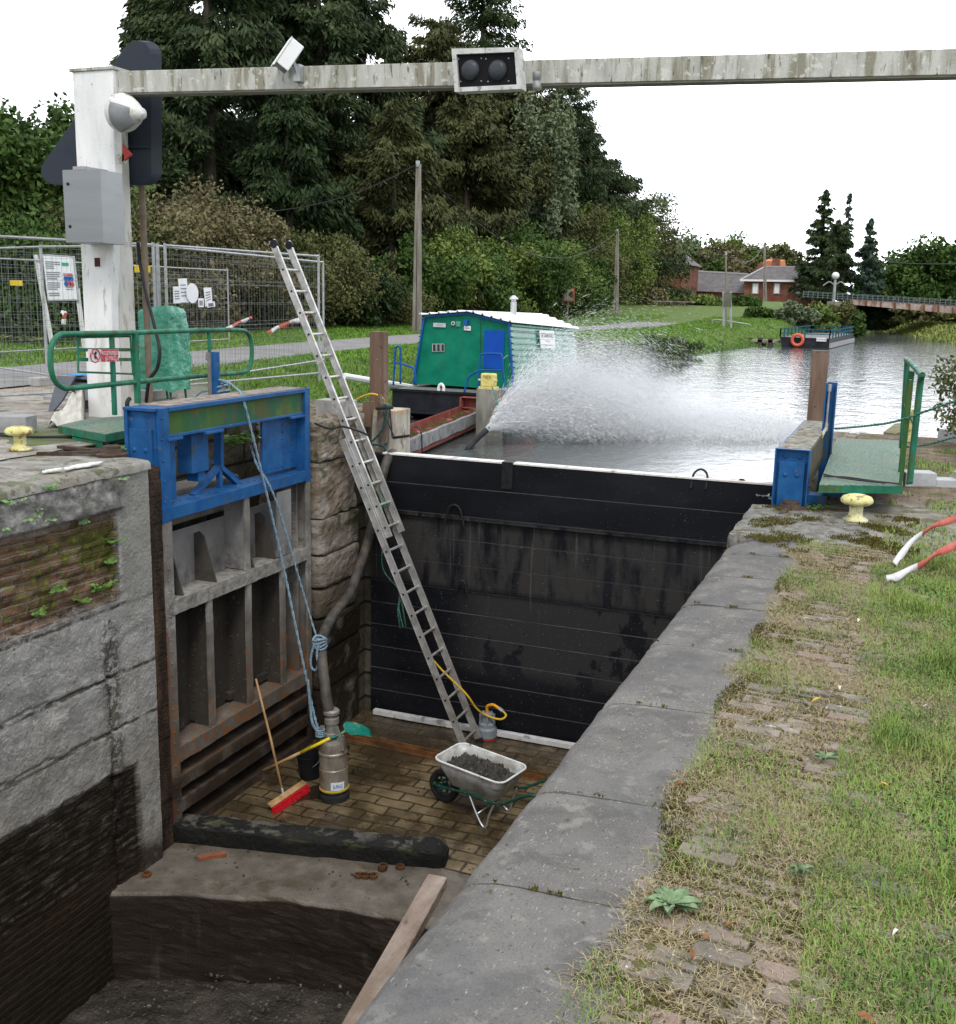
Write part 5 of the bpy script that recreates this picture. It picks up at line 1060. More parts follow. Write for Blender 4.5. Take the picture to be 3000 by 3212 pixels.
def light_box():
    y = AT(945, 135, z=BMA.z).y-.12
    c = [AT(u, v, y=y) for u, v in ((877, 94), (1007, 91), (1013, 172), (883, 178))]
    t = thing('traffic_signal', 'two-lamp traffic signal in a white framed box hung on the beam', 'traffic light', c[3])
    fr = mat('signal_frame', [(.42, .42, .4), (.6, .6, .58)], scale=12, rough=.6, bump=.3, layers=[dict(scale=14, lo=.55, hi=.62, col=(.22, .2, .15), k=.8)])
    b = MB(); O = sum(c, Vector())/4
    inn = [O+(q-O)*.0+(q-O) for q in c]
    k = [(c[0].lerp(c[1], .065)).lerp(c[3].lerp(c[2], .065), .13), (c[0].lerp(c[1], .935)).lerp(c[3].lerp(c[2], .935), .11), (c[0].lerp(c[1], .935)).lerp(c[3].lerp(c[2], .935), .89), (c[0].lerp(c[1], .065)).lerp(c[3].lerp(c[2], .065), .90)]
    dep = Vector((0, .15, 0)); V = list(c)+k; n = 8
    V2 = V+[p+Vector((0, .04, 0)) for p in k]
    b.add(V2, [(0, 4, 5, 1), (1, 5, 6, 2), (2, 6, 7, 3), (3, 7, 4, 0), (4, 8, 9, 5), (5, 9, 10, 6), (6, 10, 11, 7), (7, 11, 8, 4)])
    b.add(list(c)+[p+dep for p in c], [(0, 1, 5, 4), (1, 2, 6, 5), (2, 3, 7, 6), (3, 0, 4, 7), (4, 5, 6, 7)])
    b.build('housing', fr, t)
    MB().add([p+Vector((0, .035, 0)) for p in k], [(0, 3, 2, 1)]).build('panel', mat('signal_black', [(.004, .004, .006), (.008, .008, .01)], rough=.7, bump=.05, spec=.15), t)
    ln = mat('dark_lens', [(.03, .034, .04), (.055, .06, .068)], scale=6, rough=.35, bump=.15, bscale=90)
    bl = mat('bolt_grey', [(.2, .2, .2), (.3, .3, .3)], bump=0)
    for u in (914, 967):
        q = AT(u, 136, y=y+.03); MB().lathe(q, [(.098, .0), (.098, -.01), (.09, -.028), (.06, -.045), (.025, -.053), (0, -.054)], 28, 'y', cap=False).build('lamp', ln, t, smooth=True)
        b = MB()
        for du, dv in ((-23, -22), (21, -23), (-19, 22), (21, 21)): p = AT(u+du, 136+dv, y=y+.03); b.box(p.x-.006, p.x+.006, y+.025, y+.034, p.z-.006, p.z+.006)
        b.build('bolts', bl, t)
light_box()
def cctv():
    c = AT(561, 108, y=AT(570, 150, z=BMA.z).y-.1); t = thing('security_camera', 'white box security camera angled down on top of the beam', 'camera', c)
    f = Vector((-.42, -.38, -.82)).normalized(); s = f.cross(Vector((0, 0, 1))).normalized(); u = s.cross(f)
    b = MB(); b.obox(c, f*.155, s*.085, u*.075); b.build('housing', mat('white_plastic', [(.72, .72, .72), (.8, .8, .8)], rough=.35, bump=.05), t, bev=.01)
    b = MB(); b.obox(c+f*.157, f*.003, s*.075, u*.065); b.build('window', mat('dark_window', [(.01, .008, .02), (.03, .02, .04)], rough=.2, bump=0), t)
    b = MB(); b.obox(c+u*.082+f*.02, f*.175, s*.095, u*.006); b.build('sunshield', mat('white_plastic', [(.72, .72, .72), (.8, .8, .8)]), t)
    q = AT(585, 150, z=BMA.z); b = MB(); b.bar(c-u*.05, q+Vector((0, -.06, .02)), .035, .03); b.box(q.x-.05, q.x+.03, q.y-.08, q.y+.0, q.z-.05, q.z+.12); b.build('bracket', m_galv, t)
    q = AT(1043, 160, z=BMA.z-.1); t = thing('dome_camera', 'small grey dome camera hanging under the beam beside the traffic signal', 'camera', q)
    b = MB(); b.lathe(q, [(.05, .1), (.05, .03), (.04, .025), (.045, .0), (.05, -.04), (.04, -.07), (.0, -.085)], 16, cap=False); b.build('dome', m_galv, t, smooth=True)
    b = MB(); b.tube(smooth_path([q+Vector((0, 0, .08)), q+Vector((-.1, 0, .09)), q+Vector((-.13, 0, .03)), q+Vector((-.08, 0, -.01))], 4), .012, 6); b.build('bracket', m_galv, t)
cctv()
# railing and walkway of the open gate leaf
def gate_rail():
    X = -7.75; t = thing('gate_railing', 'green tubular railing loop on the walkway behind the folded gate', 'railing', AT(267, 785, x=X))
    pts = [AT(u, v, x=X) for u, v in ((250, 646), (140, 648), (117, 650), (104, 662), (98, 685), (99, 715), (106, 738), (122, 752), (145, 753), (267, 741), (400, 729), (470, 723), (485, 712), (489, 690), (488, 665), (482, 648), (465, 641), (400, 641), (250, 646))]
    MB().tube(smooth_path(pts, 4), .028, 10, False).build('top_loop', m_green, t, smooth=True)
    for u0, v0, u1, v1, nm in ((217, 655, 222, 806, .035), (262, 646, 268, 783, .045), (406, 643, 409, 765, .028)):
        a, b_ = AT(u0, v0, x=X), AT(u1, v1, x=X); b = MB(); b.bar(a, Vector((a.x, (a.y+b_.y)/2, b_.z)), nm*1.2, nm*1.2, (1, 0, 0)); b.build('post', m_green, t, bev=.004)
    # inner rectangular panel
    X2 = X-.02; b = MB(); q = [AT(u, v, x=X2) for u, v in ((152, 655), (253, 653), (258, 726), (152, 722))]
    b.tube(q+[q[0]], .013, 6, False)
    for v in (679, 698): b.bar(AT(152, v, x=X2), AT(256, v, x=X2), .02, .035)
    b.build('panel_bars', m_green, t)
    # warning sign
    sg = [AT(u, v, x=X+.05) for u, v in ((172, 678), (230, 678), (231, 702), (173, 703))]; r = sg[1]-sg[0]; n = Vector((1, 0, 0))
    V = MB(); V.prism(sg[::-1], (-.008, 0, 0)); V.build('sign_plate', mat('sign_white', [(.6, .58, .58), (.7, .68, .68)], scale=12, rough=.5, bump=0), t)
    V = MB(); V.prism([p+n*.004 for p in (sg[0].lerp(sg[1], .39), sg[1].lerp(sg[0], .02), sg[2].lerp(sg[3], .02), sg[3].lerp(sg[2], .40))][::-1], (-.002, 0, 0)); V.build('sign_red', mat('sign_red', [(.35, .03, .05), (.5, .08, .1)], scale=20, rough=.5, bump=0, layers=[dict(scale=30, lo=.55, hi=.62, col=(.6, .45, .45), k=.7)]), t)
    c = (sg[0].lerp(sg[1], .2)+sg[3].lerp(sg[2], .2))/2+n*.005; b = MB(); b.tube([c+Vector((0, math.cos(a)*.068, math.sin(a)*.068)) for a in np.linspace(0, 6.28, 24)], .007, 5, False); b.bar(c+Vector((0, -.045, .045)), c+Vector((0, .045, -.045)), .006, .01); b.build('prohibition_ring', mat('sign_red', []), t)
    b = MB(); b.obox(c, (.001, 0, 0), (0, .014, 0), (0, 0, .03)); b.obox(c+Vector((0, .012, .03)), (.001, 0, 0), (0, .012, 0), (0, 0, .01)); b.build('pictogram', m_dkrubber, t)
    wt = mat('sign_white', [])
    cc = (sg[0].lerp(sg[1], .7)+sg[3].lerp(sg[2], .7))/2+n*.006
    text_mesh('ACCES INTERDIT\nAU PUBLIC', 'sign_text', wt, t, cc, r, (0, 0, 1), .09, .26, .002)
    # platform
    z = .60; p = [AT(u, v, z=z) for u, v in ((112, 826), (205, 843), (262, 832), (262, 806), (175, 812))]
    t2 = thing('walkway_platform', 'green non-slip platform projecting beside the folded lock gate', 'platform', p[0])
    grip = mat('grip_tread', [(.05, .11, .075), (.11, .18, .135), (.22, .28, .23)], scale=30, rough=.6, bump=1, bscale=45, dist=.02, layers=[dict(vor=22, lo=0, hi=.45, col=(.2, .3, .22), k=.6, h=.02), dict(scale=3, lo=.5, hi=.65, col=(.2, .2, .13), k=.6)])
    MB().prism(p, (0, 0, -.008)).build('tread', grip, t2); MB().prism([q+Vector((0, 0, -.009)) for q in p], (0, 0, -.07)).build('frame', m_green, t2)
    q = [AT(u, v, z=z-.09) for u, v in ((140, 848), (200, 858), (262, 842), (262, 815))]; MB().prism(q, (0, 0, -.06)).build('bracket', m_green, t2)
    return grip
grip = gate_rail()
def blue_post():
    X = -7.62; a, c = AT(419, 683, x=X), AT(419, 765, x=X); t = thing('gate_post', 'short thick blue steel post with a hydraulic rod behind the gate', 'post', c)
    MB().tube([(c.x, c.y, .5), (c.x, c.y, a.z)], .055, 12).build('tube', m_blue, t, smooth=False)
    b = MB(); p = AT(406, 690, x=X+.02); b.tube([(p.x, p.y, p.z), (p.x, p.y, .75)], .022, 8); b.tube([(p.x-.02, p.y, p.z-.05), (p.x-.02, p.y+.02, p.z+.03)], .03, 8); b.build('rod', m_greysteel, t)
    b = MB(); b.tube(smooth_path([AT(252, 845, x=-7.4), AT(248, 800, x=-7.4), AT(247, 782, x=-7.4), AT(252, 773, x=-7.4)], 5), .022, 8); tag(b.build('rubber_pipe', m_dkrubber, None, smooth=True), 'short black rubber pipe sticking up beside the blue gate end', 'pipe')
blue_post()
def pivot(name_lbl, u, v, z):
    c = AT(u, v, z=z); t = thing('gate_anchor', name_lbl, 'anchor', c)
    m_rustd = mat('old_rust', [(.035, .025, .02), (.07, .048, .036), (.12, .085, .065)], scale=9, rough=.9, bump=.8); MB().lathe(c, [(.14, -.06), (.15, -.01), (.11, .0), (.10, .03), (.085, .035), (.08, .06), (.0, .065)], 18, cap=False).build('collar', m_rustd, t)
    b = MB(); b.bar(c+Vector((-.02, -.02, 0)), c+Vector((-.7, .1, -.01)) if u < 900 else c+Vector((.6, .15, -.02)), .07, .03); b.bar(c+Vector((-.0, -.0, .0)), c+Vector((-.05, -.35, -.02)) if u > 900 else c+Vector((-.6, -.3, -.02)), .05, .03); b.build('tie_bar', mat('old_rust', []), t)
pivot('rusty round gate anchor with flat tie bars on the left quay', 432*.0+425*1.0/1.0*0+217, 878, .5)
# bollards
def bollard(lbl, c, s, squash=1):
    t = thing('mooring_bollard', lbl, 'bollard', c)
    m = mat('yellow_paint', [(.42, .36, .12), (.60, .55, .24), (.70, .67, .40)], scale=6, rough=.55, bump=.25, obj=False, layers=[dict(scale=8, lo=.54, hi=.60, col=(.16, .11, .05), k=.85), dict(scale=28, lo=.6, hi=.64, col=(.09, .06, .03), k=.8), dict(scale=3, lo=.5, hi=.7, col=(.68, .66, .45), k=.6)])
    c = Vector(c)
    def L_(p): return [(r*s, h*s) for r, h in p]
    MB().lathe(c, L_([(.62, 0), (.62, .12), (.5, .2), (.36, .28), (.33, .5), (.34, .85)]), 24).build('stem', m, t, smooth=True)
    MB().lathe(c, L_([(.33, .85), (.62, .88), (.78, .98), (.8, 1.12), (.7, 1.27), (.45, 1.36), (0, 1.38)]), 24, cap=False).build('head', m, t, smooth=True)
bollard('weathered pale yellow bollard on the left quay at the photo edge', AT(40, 874, z=.48), .165)
bollard('bright yellow bollard on the right quay by the grass edge', AT(1661, 1012, z=0), .185)
# concrete block, tarp, steps, debris on the apron
def left_clutter():
    conc = mat('block_concrete', [(.2, .2, .2), (.28, .28, .28), (.34, .34, .34)], scale=6, rough=.9, bump=.4)
    p = AT(50, 825, z=.62); a, b_ = AT(52, 843, z=.49), AT(-40, 840, z=.49); q = AT(60, 812, z=.66)
    b = MB(); d = (b_-a).normalized(); n = Vector((-d.y, d.x, 0)); n = n if n.y > 0 else -n
    b.obox(a+d*.4+n*.12+Vector((0, 0, .09)), d*.4, n*.12, Vector((0, 0, .09))); tag(b.build('concrete_block', conc, None, bev=.01), 'long grey concrete block on the left quay at the photo edge', 'concrete block')
    # folded tarpaulin
    V = []; nu, nv = 34, 18
    A, B, C, D = AT(92, 828, z=.5), AT(163, 832, z=.5), AT(165, 790, z=.55), AT(130, 795, z=.55)
    for i in range(nu):
        for j in range(nv):
            f, g = i/(nu-1), j/(nv-1); p = (A.lerp(B, f)).lerp(D.lerp(C, f), g); h = .02+.26*g**.8*(.35+.65*f)+.05*math.sin(f*9+g*5)*(1-f)+fbm(f*5, g*5)*.05*min(1, 4*f*(1-f)+.3); V.append(tuple(p+Vector((0, 0, h*min(1, (1-abs(2*f-1))*5+.15)))))
    Fl = [(i*nv+j, (i+1)*nv+j, (i+1)*nv+j+1, i*nv+j+1) for i in range(nu-1) for j in range(nv-1)]
    o = rawmesh('tarpaulin', V, Fl, mat('tarp', [(.33, .31, .27), (.48, .46, .41), (.58, .56, .5)], scale=4, rough=.8, bump=.4), None, smooth=True); s = o.modifiers.new('s', 'SOLIDIFY'); s.thickness = .008; tag(o, 'crumpled dirty cream tarpaulin folded at the foot of the pillar', 'tarpaulin')
    # grey folding step / open cabinet
    t = thing('metal_trestle', 'slate grey steel box with a sloping plate beside the pillar foot', 'trestle', AT(130, 810, z=.5))
    g = mat('slate_steel', [(.12, .135, .16), (.17, .185, .21)], scale=4, rough=.45, bump=.1, layers=[dict(scale=8, lo=.55, hi=.66, col=(.08, .085, .09), k=.6)])
    pp = [AT(116, 732, y=10.6), AT(142, 738, y=10.6), AT(118, 780, y=10.35), AT(96, 806, y=10.2)]
    MB().prism([AT(u, v, y=10.5) for u, v in ((112, 729), (146, 731), (121, 777), (97, 806), (93, 800))], (0, .03, 0)).build('sloping_plate', g, t)
    x0, x1 = AT(140, 770, y=10.6).x, AT(176, 770, y=10.6).x; z1, z0 = AT(150, 731, y=10.6).z, .49
    b = MB(); b.box(x0, x0+.03, 10.6, 10.9, z0, z1); b.box(x0, x1, 10.6, 10.9, z1-.03, z1); b.box(x0+.03, x1, 10.86, 10.9, z0, z1-.03); b.box(x0+.03, x1, 10.62, 10.86, z0+.32, z0+.35); b.build('open_box', g, t)
    MB().box(x0+.1, x0+.25, 10.55, 10.6, z1-.28, z1-.12).build('inner_box', m_galv, t)
    MB().box(AT(95, 775, y=11).x, AT(142, 775, y=11).x, 10.9, 11, .56, .60).build('cross_bar', m_galv, t)
    # blue paper on top
    a = AT(146, 730, y=10.6); MB().box(a.x-.08, a.x+.1, 10.55, 10.75, a.z+.01, a.z+.016).build('blue_sheet', mat('blue_sheet', [(.03, .2, .5), (.05, .28, .6)], bump=0), t)
    # cable on the ground
    rope('ground_cable', [AT(0, 845, z=.5), AT(60, 848, z=.5), AT(130, 848, z=.5), AT(170, 850, z=.5), AT(210, 862, z=.5)], .012, m_dkrubber, 'black cable lying along the left quay toward the platform', 'cable', 6, False)
    # white spills
    for u0, u1, v0, v1, lb in ((122, 185, 935-20, 905, 'long white splash of dried paint on the left coping'), ):
        pass
    # power cable down from behind pillar
    X = AT(275, 480, y=10.9)
    rope('black_cable', [AT(268, 470, y=10.9), AT(272, 510, y=10.9), AT(284, 570, y=10.8), AT(302, 640, y=10.6), AT(310, 680, y=10.5), AT(305, 715, y=10.5), AT(290, 738, y=10.5), AT(284, 780, y=10.6)], .022, m_dkrubber, 'black power cable hanging beside the pillar in front of the green cover', 'cable', 8, False)
left_clutter()
def white_splash():
    V = []; m = mat('white_plaster', [(.6, .6, .58), (.75, .75, .72)], scale=14, rough=.8, bump=.3)
    for k, (u0, v0, u1, v1, w_, lb) in enumerate(((126, 912, 200, 898, .06, 'bigger white plaster smear on the left coping edge'), (83, 918, 122, 911, .035, 'smaller white plaster smear on the left coping edge'))):
        a, c = AT(u0, v0, z=.482), AT(u1, v1, z=.482); b = MB(); n = 24; P1, P2 = [], []
        nn = Vector((-(c-a).y, (c-a).x, 0)).normalized()
        for i in range(n): f = i/(n-1); w2 = w_*math.sin(math.pi*min(1, f*1.0+.02))**.6*(1+.6*fbm(f*7, k)); P1.append(a.lerp(c, f)+nn*w2); P2.append(a.lerp(c, f)-nn*w2*.7)
        b.prism(P1+P2[::-1], (0, 0, .012)); tag(b.build('plaster_smear', m, None), lb, 'plaster smear')
white_splash()
def green_cover():
    y = 11.9; c = AT(300, 745, y=y); t = thing('covered_machine', 'machine wrapped in a shiny green plastic cover on thin green legs', 'machine', (c.x, y, .5))
    m = mat('green_sheet', [(.03, .20, .125), (.05, .28, .18), (.09, .34, .24)], scale=3, rough=.3, spec=.5, bump=.9, bscale=7, dist=.06)
    x0, x1 = AT(268, 650, y=y).x, AT(322, 650, y=y).x; zt, zb = AT(290, 600, y=y).z, AT(300, 758, y=y).z
    V = []; nu, nz_ = 40, 26
    for k in range(nz_):
        g = k/(nz_-1); z = zb+(zt-zb)*g; sx = (1.08-.10*g)*(1 if g < .97 else 1-(g-.97)*4); sy = sx
        for i in range(nu):
            a = 2*math.pi*i/nu; ca, sa = math.cos(a), math.sin(a); q = 1/max(abs(ca), abs(sa))**.93
            X_ = ca*q*(x1-x0)/2*sx; Y_ = sa*q*.24*sy; w_ = 1+.06*fbm(ca*2+5, sa*2, g*3)*1.6+.06*math.sin(a*7+g*4)*(1-g); V.append(((x0+x1)/2+X_*w_, y+.25+Y_*w_, z+(.05*fbm(ca*2, sa*2, 3) if k == 0 else 0)+(.05*math.cos(a+.6) if k == nz_-1 else 0)))
    Fl = [(k*nu+i, k*nu+(i+1) % nu, (k+1)*nu+(i+1) % nu, (k+1)*nu+i) for k in range(nz_-1) for i in range(nu)]+[tuple((nz_-1)*nu+i for i in range(nu))]
    rawmesh('cover', V, Fl, m, t, smooth=True)
    for i, (xx, yy) in enumerate(((x0+.12, y+.1), (x1-.02, y+.1), (x0+.1, y+.45), (x1-.04, y+.45))): MB().tube([(xx-.03, yy, zb+.1), (xx, yy, .5)], .016, 6).build('leg', m_green, t)
green_cover()
# ---------------------------------------------------------------- fences
m_wire = mat('fence_wire', [(.13, .135, .14), (.22, .23, .235)], scale=20, rough=.5, bump=0, metal=.3)
def fence(lbl, A, B, h=2.05, z0=.56, wires=True, foot=True, group='wire mesh construction fence panels', wr=.0019, dx=.12):
    A, B = Vector((*A, z0)), Vector((*B, z0)); d = (B-A); Ln = d.length; d.normalize(); t = thing('site_fence', lbl, 'fence', (A+B)/2, group)
    up = Vector((0, 0, h)); b = MB(); b.tube([A-Vector((0, 0, .05)), A+up], .021, 8); b.build('post', m_galv, t); b = MB(); b.tube([B-Vector((0, 0, .05)), B+up], .021, 8); b.build('post', m_galv, t)
    b = MB(); b.tube([A+up*.985, B+up*.985], .019, 6); b.build('top_rail', m_galv, t); b = MB(); b.tube([A+up*.04, B+up*.04], .017, 6); b.build('bottom_rail', m_galv, t)
    if wires:
        b = MB(); k = 0; x = dx
        while x < Ln-.03: b.tube([A+d*x+up*.04, A+d*x+up*.985], wr, 3, False); x += dx
        for f in (.04, .12, .15, .3, .42, .45, .6, .74, .77, .9, .93): b.tube([A+up*f, B+up*f], wr*1.1, 3, False)
        b.build('mesh', m_wire, t)
    if foot:
        for p in (A, B): b = MB(); b.box(p.x-.11, p.x+.11, p.y-.3, p.y+.3, z0-.08, z0+.05); b.build('foot', mat('foot_concrete', [(.3, .29, .27), (.4, .39, .37)], scale=8, rough=.9, bump=.4), t, bev=.01)
fence('nearest mesh fence panel running off the photo left of the pillar', (-10.95, 9.2), (-9.78, 12.5))
fence('mesh fence panel seen behind the info board at far left', (-12.5, 13.3), (-15.7, 14.6))
fence('mesh fence panel behind the pillar carrying paper notices', (-9.7, 12.65), (-9.36, 16.25), foot=False)
fence('mesh fence panel half hidden behind the one with notices', (-9.95, 12.8), tuple(AT(629, 712, z=.5))[:2], foot=False, wires=True)
fence('mesh fence panel joining the info board corner to the pillar', (-12.45, 13.25), (-9.9, 12.75), foot=False)
b0 = AT(445, 665, z=.5)
fence('far mesh barrier panel across the path behind the notices', (b0.x, b0.y), (b0.x+.25, b0.y-5.2), z0=.52, foot=False, group='far mesh barriers beyond the path', wr=.004, dx=.2)
fence('far mesh barrier panel beyond the path left of the pillar', (b0.x+.3, b0.y-5.4), (b0.x+.5, b0.y-11.2), z0=.52, foot=False, group='far mesh barriers beyond the path', wr=.004, dx=.2)
def info_board():
    y = 19.0; t = thing('information_board', 'white site information board on slanting pale posts behind the fence', 'sign', AT(120, 680, y=y))
    c = [AT(u, v, y=y) for u, v in ((81, 493), (143, 497), (153, 584), (92, 585))]
    wh = mat('board_white', [(.62, .64, .66), (.7, .72, .74)], scale=9, rough=.4, bump=0)
    MB().prism(c[::-1], (0, .04, 0)).build('frame', m_galv, t, bev=.01)
    O = sum(c, Vector())/4; i_ = [O+(p-O)*.93+Vector((0, -.006, 0)) for p in c]; MB().prism(i_[::-1], (0, .002, 0)).build('panel', wh, t)
    def P(f, g, o=.012): return i_[0].lerp(i_[1], f).lerp(i_[3].lerp(i_[2], f), g)+Vector((0, -o, 0))
    ink = mat('ink_grey', [(.12, .13, .16), (.2, .21, .25)], bump=0); b = MB(); r = random.Random(2)
    for k in range(17):
        g = .12+k*.048
        if k % 5 == 4: continue
        f1 = .08+r.uniform(.25, .5); 
        b.add([P(.06, g), P(f1, g), P(f1, g+.018), P(.06, g+.018)], [(0, 3, 2, 1)])
    for k in range(5): g = .55+k*.05; b.add([P(.66, g), P(.92, g), P(.92, g+.014), P(.66, g+.014)], [(0, 3, 2, 1)])
    b.build('text_lines', ink, t)
    MB().add([P(.62, .13), P(.85, .13), P(.85, .2), P(.62, .2)], [(0, 3, 2, 1)]).build('green_logo', mat('logo_green', [(.02, .3, .15), (.03, .35, .2)], bump=0), t)
    MB().add([P(.64, .38), P(.95, .38), P(.95, .44), P(.64, .44)], [(0, 3, 2, 1)]).build('red_banner', mat('sign_red', []), t)
    for k in range(6):
        cc = P(.7+.1*(k % 3), .51+.12*(k//3), .014); MB().tube([cc, cc+Vector((0, -.004, 0))], .055, 14).build('pictogram', mat('picto_blue', [(.02, .08, .3), (.04, .12, .4)], bump=0) if k < 4 else mat('sign_red', []), t)
    pw = mat('pale_post', [(.5, .5, .48), (.62, .62, .6)], scale=12, rough=.6)
    for (u0, v0), (u1, v1) in (((69, 495), (103, 678)), ((150, 560), (165, 682))): MB().bar(AT(u0, v0, y=y+.08), AT(u1, v1, y=y+.08), .07, .07, (0, 1, 0)).build('post', pw, t)
info_board()
def notices():
    wh = mat('paper_white', [(.72, .73, .76), (.8, .81, .83)], scale=9, rough=.7, bump=.1)
    ink = mat('ink_grey', [])
    def onf(u, v): # on fence plane between P1 and P2
        d = ray(u, v); n = Vector((16.25-12.65, -(-9.36+9.7), 0)).normalized(); p0 = Vector((-9.66, 12.65, 0)); tt = (p0-EYE).dot(n)/d.dot(n); return EYE+d*tt
    S = [((343, 541), (360, 540), (364, 587), (348, 587), 'tallest white notice in the left group on the fence'), ((333, 556), (347, 556), (349, 588), (334, 589), 'leftmost white notice hanging on the fence'),
         ((392, 558), (407, 558), (409, 586), (396, 596), 'tall white notice at the right of the fence group'), ((381, 579), (392, 579), (392, 596), (382, 596), 'small square notice low on the fence'), ((397, 586), (413, 585), (414, 595), (399, 597), 'wide low notice tucked under the tall right one')]
    for k, s in enumerate(S):
        q = [onf(*p)+Vector((.025+.003*k, 0, 0)) for p in s[:4]]; t = thing('paper_notice', s[4], 'notice', q[3], 'white paper notices tied to the fence'); MB().prism(q[::-1], (-.003, 0, 0)).build('sheet', wh, t)
        b = MB()
        for g in (.25, .4, .55, .7): b.add([q[0].lerp(q[3], g).lerp(q[1].lerp(q[2], g), f)+Vector((.004, 0, -.0+dz)) for f, dz in ((.15, 0), (.8, 0), (.8, -.012), (.15, -.012))], [(0, 1, 2, 3)])
        b.build('print', ink, t)
    c = onf(370, 569)+Vector((.03, 0, 0)); t = thing('round_notice', 'round white notice in the middle of the fence papers', 'notice', c); MB().tube([c, c+Vector((.004, 0, 0))], .14, 20).build('disc', wh, t)
    yl = mat('yellow_tag', [(.6, .42, .02), (.7, .5, .04)], bump=0)
    for u, v, lb, x in ((32, 549, 'small yellow tag on the mesh fence at far left', 0), (277, 522, 'small yellow tag on the fence beside the pillar', 0)):
        q = AT(u, v, y=12.4 if u > 100 else 14.3); tag(MB().box(q.x-.13, q.x+.13, q.y-.01, q.y, q.z-.045, q.z+.045).build('fence_tag', yl, None), lb, 'tag')
    rd, wt = mat('tape_red', [(.38, .06, .045), (.48, .16, .13)], scale=14, rough=.4, bump=.1), mat('tape_white', [(.5, .49, .5), (.66, .65, .67)], scale=14, rough=.4, bump=.1)
    def tape(lbl, pts, w_, k0=0, seg=5):
        t = thing('barrier_tape', lbl, 'tape', pts[-1]); P_ = smooth_path(pts, 6); n = len(P_); V = []
        for i, p in enumerate(P_):
            d = (P_[min(i+1, n-1)]-P_[max(i-1, 0)]).normalized(); s = d.cross(Vector((.3, -.9, .25+.6*math.sin(i*.35)))).normalized()*w_/2; V.append((p+s+Vector((0, 0, .3*w_*math.sin(i*.9))), p-s))
        for i in range(0, n-1, seg):
            b = MB(); e_ = min(i+seg, n-1); b.add([q for j in range(i, e_+1) for q in V[j]], [(2*j, 2*j+2, 2*j+3, 2*j+1) for j in range(e_-i)])
            o = b.build('red_band' if (i//seg) % 2 == k0 else 'white_band', rd if (i//seg) % 2 == k0 else wt, t, smooth=True); s = o.modifiers.new('s', 'SOLIDIFY'); s.thickness = .0015
    tape('red and white tape strip fluttering right of the notices', [AT(435, 640, y=15), AT(455, 630, y=15.2), AT(475, 622, y=15.3), AT(490, 616, y=15.4)], .05, 1)
    tape('red and white tape strip hanging behind the ladder', [AT(519, 648, y=15.8), AT(530, 640, y=15.8), AT(550, 632, y=15.9), AT(575, 622, y=16), AT(598, 615, y=16)], .07, 0)
    tape('red and white tape knot hanging below the information board', [AT(118, 606, y=18.8), AT(126, 608, y=18.8), AT(124, 618, y=18.8), AT(123, 630, y=18.8)], .1, 1, 6)
    tape('red and white tape blowing over the right-hand lawn', [AT(1722, 1124, z=.05), AT(1745, 1117, z=.07), AT(1790, 1095, z=.12), AT(1830, 1070, z=.2), AT(1880, 1045, z=.26)], .05, 1, 11)
    tape('twisted end of red and white tape rising from the lawn', [AT(1738, 1095, z=.05), AT(1755, 1070, z=.12), AT(1785, 1040, z=.22), AT(1830, 1015, z=.3), AT(1880, 998, z=.36)], .045, 1, 13)
notices()
